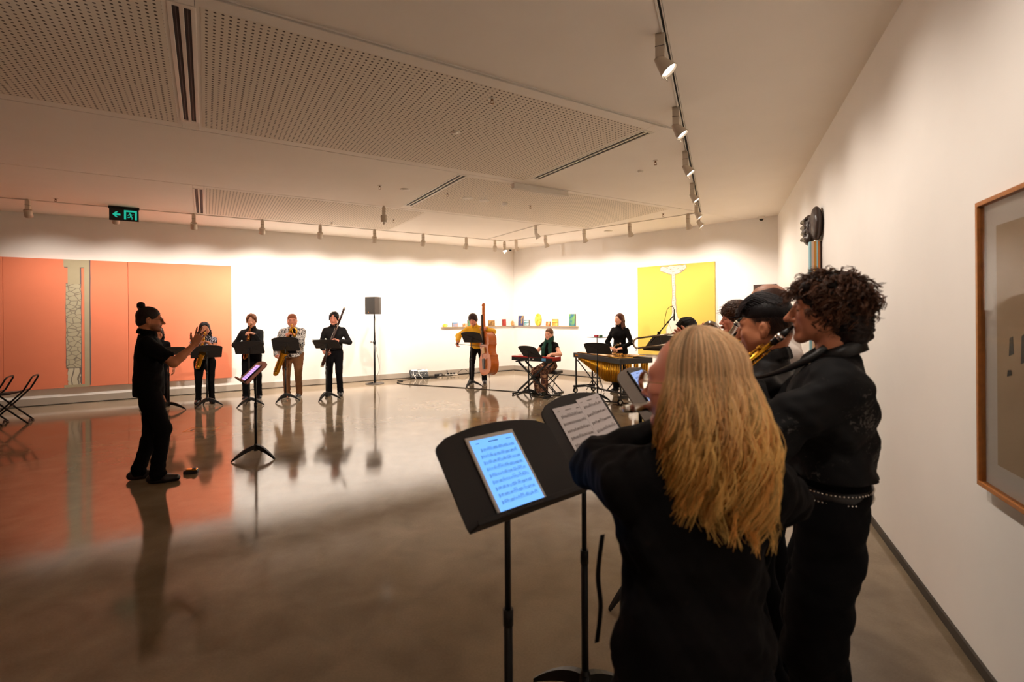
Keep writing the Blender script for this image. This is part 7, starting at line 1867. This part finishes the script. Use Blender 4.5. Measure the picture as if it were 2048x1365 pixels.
# --- blonde flautist, nearest
fl_, ff, fH = (0.424, 1.175, 0), 86, 1.592
hyaw = R(51); hd = (hyaw, 0.0, 0.0)
fh = head_of(fH, hd, female=True); fmo = fh.P(0, 0.098, -0.07)
fdir = np.array(W2L((0, 0, 0), ff, (math.cos(R(41)), math.sin(R(41)), -0.08))); fdir = unit(fdir)
def fw(p): return np.array(W2L((0, 0, 0), ff, p))
I = person('blonde woman with long wavy hair in loose black top playing the flute, seen from behind', fl_, ff, fH, 'pink', True, sw=1.02, bulk=1.12, head=hd, top=('top', m_blk), topoff=0.020, hem=0.80, flare=0.01,
           hands={'L': (fmo + fdir * 0.08 + fw((0.0, 0.03, -0.085)), fw((0.35, -0.2, 0.6)), fw((-0.3, -0.7, 0)), 0.8, tuple(fw((-0.7, 0.35, -0.4)))), 'R': (fmo + fdir * 0.29 + fw((0.02, 0.0, -0.09)), fw((-0.45, 0.5, 0.55)), fw((-0.3, -0.8, 0.1)), 0.6, tuple(fw((0.75, 0.1, -0.75))))},
           bottom=('trousers', m_blk2), legw=1.5, hair=('blonde', (196, 150, 98)), lip=(170, 80, 76), brow=(130, 90, 56), seed=26, res=0.7, fold=0.009, nose=0.95)
glasses(I, mat('gold_frames', (196, 150, 90), 0.25, 0.9), m_glass, 0.0245, 0.0013)
G().ell(tuple(I['head'].P(-0.083, -0.004, -0.045)), (0.004, 0.004, 0.004), 10, 8).build('earring', m_silver, I['root'])
h = I['head']; r_ = np.random.default_rng(4); N = 4600; K = 24; paths = np.zeros((N, K, 3)); rads = np.zeros((N, K)); cols = np.zeros((N, K, 3))
nc = 230; cph = r_.uniform(0, 6.28, nc); cam_ = r_.uniform(0.5, 1.4, nc); cfr = r_.uniform(20, 34, nc); ctone = r_.uniform(0.6, 1.55, nc); clen = r_.uniform(0.66, 1.1, nc); cgold = r_.uniform(0, 1, nc)
for i in range(N):
    c_ = int(r_.integers(nc)); az = (c_ + r_.normal(0, 2.2)) / nc * 2 * PI          # azimuth, 0 = front (+y), turning to the right
    fr_ang = abs((az + PI) % (2 * PI) - PI)
    if fr_ang < (1.0 if ((az + PI) % (2 * PI) - PI) > 0 else 1.3): az = math.copysign((1.0 if ((az + PI) % (2 * PI) - PI) > 0 else 1.3) + r_.uniform(0, 0.25), ((az + PI) % (2 * PI) - PI)); fr_ang = abs(az)
    azc = c_ / nc * 2 * PI; dl = r_.uniform(0.0, 0.014); a0 = r_.uniform(0.03, 0.75 if fr_ang > 1.3 else 0.4)
    L = (0.275 + 0.075 * (1 - math.cos(az * 1.0)) / 2 + 0.02 * math.sin(az)) * clen[c_] * r_.uniform(0.93, 1.05)
    s = np.linspace(0, 1, K); arc = 1.62 - a0; R0 = 0.098; tot = arc * R0 + L; dd = s * tot
    alp = a0 + np.minimum(dd / R0, arc); drop = np.maximum(dd - arc * R0, 0)
    rx, ry, rz_ = 0.086 + dl, 0.106 + dl, 0.091 + dl
    azf = ((azc - az + PI) % (2 * PI)) - PI
    if abs(azf) > 0.5: azf = 0
    az_ = az + azf * 0.8 * np.clip(drop / 0.2, 0, 1)
    sa, ca = np.sin(az_), np.cos(az_)
    x = rx * np.sin(alp) * sa; y = ry * np.sin(alp) * ca; z = rz_ * np.cos(alp)
    y0 = -0.02
    puff = 0.034 * np.sin(np.minimum(drop / 0.22, 1) * PI * 0.62)
    x = x + puff * sa; y = y + puff * ca - 0.03 * np.clip(drop / 0.22, 0, 1) * (math.cos(az) > -0.4) - 0.012 * np.clip(drop / 0.2, 0, 1)
    wv = (0.003 + 0.022 * np.clip(drop / 0.16, 0, 1)) * cam_[c_]
    tx_, ty_ = math.cos(az), -math.sin(az)
    ph = cph[c_] + r_.normal(0, 0.45)
    x = x + wv * np.sin(drop * cfr[c_] + ph) * tx_ * 1.0; y = y + wv * np.sin(drop * cfr[c_] + ph) * ty_; rr_ = wv * 0.7 * np.cos(drop * cfr[c_] + ph + 0.6)
    x += rr_ * math.sin(az); y += rr_ * math.cos(az)
    z = z - drop + 0.036
    pt = np.stack([x, y + y0, z], 1)
    W_ = h.c + (pt * h.k) @ h.M.T
    paths[i] = W_; rads[i] = 0.00115 * (1 - 0.6 * s ** 3) * r_.uniform(0.7, 1.2)
    root_c = np.array(lin((226, 186, 142))[:3]); end_c = np.array(lin((246, 196, 112) if cgold[c_] > 0.3 else (222, 158, 80))[:3])
    mixv = np.clip((dd - 0.08) / 0.22, 0, 1)[:, None]
    cc_ = (root_c * (1 - mixv) + end_c * mixv) * ctone[c_] * r_.uniform(0.8, 1.2); cols[i] = cc_ / np.maximum(1, cc_.max(1, keepdims=True) / 0.95)
strands('long_strands', paths, rads, cols, m_hair, I['root'], 3)
# hanging tie of the top
p0 = I['waist'] + np.array([-0.205, 0.04, 0.10])
g = G(); pts = bez([tuple(p0), tuple(p0 + np.array([-0.012, 0.0, -0.10])), tuple(p0 + np.array([-0.006, 0.0, -0.18])), tuple(p0 + np.array([-0.016, 0.0, -0.27]))], 6)
vs = []; fs = []
for i, p in enumerate(pts): vs += [(p.x - 0.006, p.y, p.z), (p.x + 0.006, p.y + 0.006, p.z), (p.x + 0.006, p.y + 0.009, p.z), (p.x - 0.006, p.y + 0.003, p.z)]
for i in range(len(pts) - 1):
    for k in range(4): fs.append((4 * i + k, 4 * i + (k + 1) % 4, 4 * i + 4 + (k + 1) % 4, 4 * i + 4 + k))
e_ = 4 * (len(pts) - 1); g.add(vs, fs + [(0, 3, 2, 1), (e_, e_ + 1, e_ + 2, e_ + 3)], 0, True); g.build('tie', m_blk, I['root'])
t = thing('flute', 'silver flute at the lips of the blonde woman', 'flute'); A_ = L2W(fl_, ff, fmo - fdir * 0.10); B_ = L2W(fl_, ff, fmo + fdir * 0.52); t.matrix_world = zto(A_, B_); LF = (B_ - A_).length
G().tube([(0, 0, 0.0), (0, 0, LF)], 0.0098, 16).build('tube', m_silver, t)
G().tube([(0, 0, -0.012), (0, 0, 0.012)], [0.0085, 0.0112], 16).ell((0, 0, -0.012), (0.0085, 0.0085, 0.005)).build('crown', m_silver, t)
G().ell((0, 0, 0.10), (0.0145, 0.0145, 0.022), 14, 8).build('lip_plate', m_silver, t)
for i in range(14): G().tube([(0.0, 0.008, 0.25 + 0.026 * i), (0.0, 0.0145, 0.25 + 0.026 * i)], 0.0085, 12).build('key_cup', m_silver, t)
G().tube([(0.011, 0.006, 0.24), (0.011, 0.006, 0.60)], 0.0022, 6).build('key_rod', m_silver, t)
